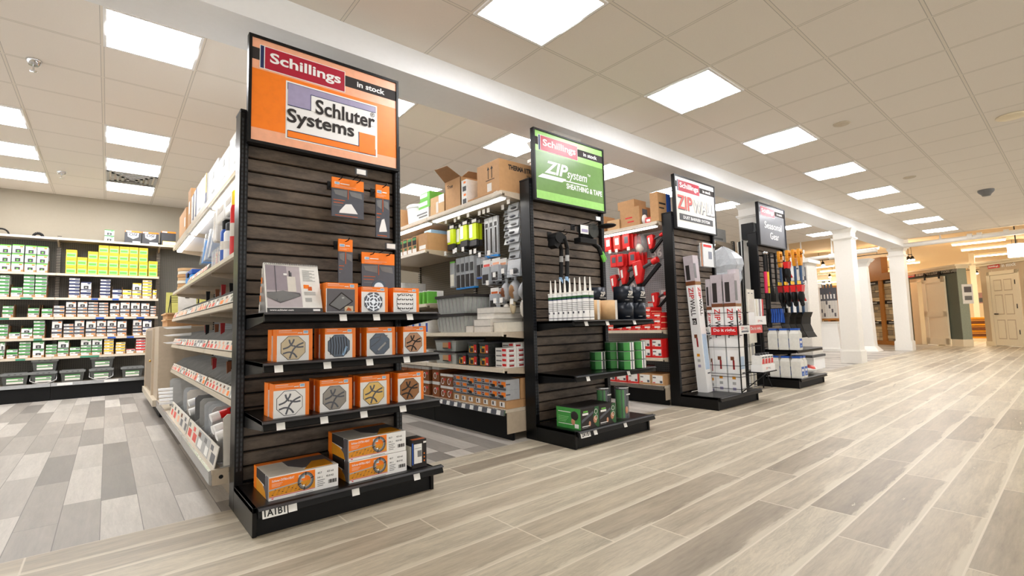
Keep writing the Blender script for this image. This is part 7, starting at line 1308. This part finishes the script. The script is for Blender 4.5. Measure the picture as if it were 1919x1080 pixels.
# house poster board with brick sample wall
xp = 16.6; a, b = at(1534, 600, 'x', xp), at(1572, 600, 'x', xp); ztp, zbp, zm = at(1550, 540, 'x', xp).z, at(1550, 597, 'x', xp).z, at(1550, 564, 'x', xp).z
t = T('poster_board', 'display board with a brick house photo above a printed grid of samples', 'poster', (xp, (a.y+b.y)/2, 0)); ya, yb_ = b.y, a.y; W_ = yb_-ya
MB().box(xp, xp+.06, ya-.08, yb_+.06, zbp-.06, ztp+.06, 'honey_wood').box(xp+.02, xp+.06, ya, ya+.08, 0, zbp-.06, 'honey_wood').box(xp+.02, xp+.06, yb_-.08, yb_, 0, zbp-.06, 'honey_wood').obj('frame', t)
MB().box(xp-.004, xp, ya, yb_, zm, ztp, 'slate').prism([(ya, zm+.05), (yb_-W_*.2, zm+.05), (yb_-W_*.2, ztp-.3), (ya+W_*.35, ztp-.12), (ya, ztp-.25)], 'x', xp-.006, xp-.003, 'brick_pink').prism([(ya, ztp-.33), (yb_-W_*.12, ztp-.36), (yb_-W_*.25, ztp-.26), (ya+W_*.1, ztp-.18), (ya, ztp-.2)], 'x', xp-.008, xp-.003, 'photo_grey').obj('house_photo', t)
m = MB()
for k in range(5): y = ya+.05+W_*.16*k; m.box(xp-.010, xp-.003, y, y+.035, zm+.06, zm+(ztp-zm)*.5, 'paper'); m.box(xp-.009, xp-.003, y+.05, y+.11, zm+.1, zm+.3, 'slate'); m.box(xp-.009, xp-.003, y+.05, y+.11, zm+.38, zm+.5, 'slate')
m.obj('porch_print', t)
m = MB().box(xp-.004, xp, ya, yb_, zbp, zm, 'off_white')
for i in range(7):
    for j in range(4):
        if (i*3+j*5) % 4 == 0: m.box(xp-.006, xp-.004, ya+.05+W_*.13*i, ya+.05+W_*.13*i+W_*.09, zbp+.05+(zm-zbp)*.23*j, zbp+.05+(zm-zbp)*.23*j+.11, 'photo_grey')
        else: [m.box(xp-.006, xp-.004, ya+.05+W_*.13*i, ya+.05+W_*.13*i+W_*.09, zbp+.06+(zm-zbp)*.23*j+.04*q, zbp+.07+(zm-zbp)*.23*j+.04*q, 'light_grey') for q in range(3)]
m.obj('sample_sheet', t)
t = T('brick_sample_wall', 'pale brick sample panel with orange labels below the house poster', 'display', (xp+.3, (ya+yb_)/2, 0)); m = MB().box(xp+.30, xp+.42, ya-.3, yb_+.1, 0, zbp-.1, 'stone_pale')
for r in range(9):
    for k in range(5): y = ya-.28+.26*k+(.13 if r % 2 else 0); m.box(xp+.288, xp+.30, y, y+.245, .05+.12*r, .155+.12*r, ('stone_pale', 'beige_tile', 'stone_tan')[(r+k) % 3])
m.obj('bricks', t)
for k, (yy, zz) in enumerate(((yb_-.45, .75), (yb_-.45, .42), (ya+.02, .75), (ya+.05, .45))): MB().box(xp+.282, xp+.288, yy, yy+.28, zz, zz+.12, 'orange').obj('label', t)
# slat rack of white blind samples at the right of the seasonal end cap
xr = 9.6; t = T('blind_display', 'white sample rack seen just right of the snow shovels', 'display', (xr, 3.6, 0)); a, b = at(1513, 520, 'x', xr), at(1500, 520, 'x', xr); zt4 = at(1513, 492, 'x', xr).z; z4 = at(1513, 650, 'x', xr).z
MB().box(xr, xr+.5, a.y, a.y+.9, .25, zt4, 'off_white').obj('back_panel', t); MB().box(xr-.05, xr+.55, a.y-.05, a.y+.95, zt4, zt4+.06, 'trim_white').obj('cornice', t)
for k in range(3):
    for j in range(4): MB().box(xr-.02, xr, a.y+.03+.16*j+.05*(k % 2), a.y+.13+.16*j+.05*(k % 2), .95+.36*k, 1.2+.36*k, ('light_grey', 'white')[j % 2]).obj('sample', t)
MB().box(xr-.16, xr+.5, a.y-.04, a.y+.9, .22, .26, 'dark_grey').obj('shelf', t); MB().box(xr-.05, xr+.5, a.y-.02, a.y+.9, 0, .22, 'white').obj('base', t)
MB().box(xr-.012, xr, a.y+.02, a.y+.36, zt4-.34, zt4-.08, 'slate').box(xr-.014, xr-.012, a.y+.05, a.y+.33, zt4-.31, zt4-.11, 'off_white').obj('name_plate', t)
# white hanging cylinder lamp, lumber stack, small counters and distant shelf goods
p = at(1905, 471, 'x', 16.5); t = T('pendant_lamp', 'bright white drum pendant lamp at the right edge', 'lamp', (p.x, p.y, p.z-.15)); MB().lathe([(.15, 0), (.15, .30)], (p.x, p.y, p.z-.13), 'spot_glow', 20).obj('shade', t); MB().cyl((p.x, p.y, p.z+.17), (p.x, p.y, 3.3), .012, 'black_metal', n=6).obj('cord', t)
p = at(1842, 640, 'z', 0); t = T('lumber_stack', 'stack of dark-edged boards seen between the two door displays', 'lumber', (p.x, p.y, 0))
for k in range(10): MB().box(p.x-.1+.02*(k % 2), p.x+1.1, p.y-.32+.02*(k % 3), p.y+.32-.03*(k % 2), .1+.07*k, .16+.07*k, ('mustard', 'brown', 'honey_wood')[k % 3]).obj('board', t)
MB().box(p.x-.1, p.x+1.2, p.y-.4, p.y+.4, 0, .1, 'cream').obj('plinth', t)
p = at(1855, 630, 'z', 0.0); MB().box(p.x+.6, p.x+1.0, p.y-.25, p.y+.15, 0, 1.15, 'off_white').box(p.x+.59, p.x+.6, p.y-.2, p.y+.1, .3, 1.0, 'white').thing('sample_cabinet', 'white sample cabinet right behind the stack of boards', 'cabinet')
p = at(1832, 600, 'x', 26); MB().box(26, 26.15, p.y-.08, p.y+.08, 0, 3.3, 'cream').thing('timber_post', 'cream post rising between the two door displays', 'post')
for k, (px, py0, py1, x, wd, mt, lab) in enumerate(((1852, 548, 568, 30, .9, 'brick_pink', 'framed picture on the far wall between the door displays'), (1727, 562, 620, 27, .5, 'honey_wood', 'wooden shelf seen through the barn door opening'), (1598, 585, 606, 24, .6, 'brick_pink', 'brown picture board seen between the columns'), (1600, 608, 640, 22, .9, 'stone_pale', 'pale stone counter between the columns'))):
    q0, q1 = at(px, py0, 'x', x), at(px, py1, 'x', x); z1 = q0.z; z0 = max(q1.z, 0) if k in (0, 2) else 0; m = MB().box(x, x+.3, q0.y-wd/2, q0.y+wd/2, z0, z1, mt)
    if k in (0, 2): m.box(x-.01, x, q0.y-wd/2+.05, q0.y+wd/2-.05, z0+.05, z0+(z1-z0)*.5, 'dark_grey').box(x+.1, x+.2, q0.y-.03, q0.y+.03, 0, z0, 'far_tan')
    m.thing('far_display', lab, 'display')
p = at(1730, 618, 'x', 24); MB().box(24, 24.5, p.y-.6, p.y+.6, .75, .82, 'white').box(24.05, 24.45, p.y-.55, p.y+.55, 0, .75, 'hair_dark').thing('vanity_counter', 'white topped dark counter seen through the barn door opening', 'counter')
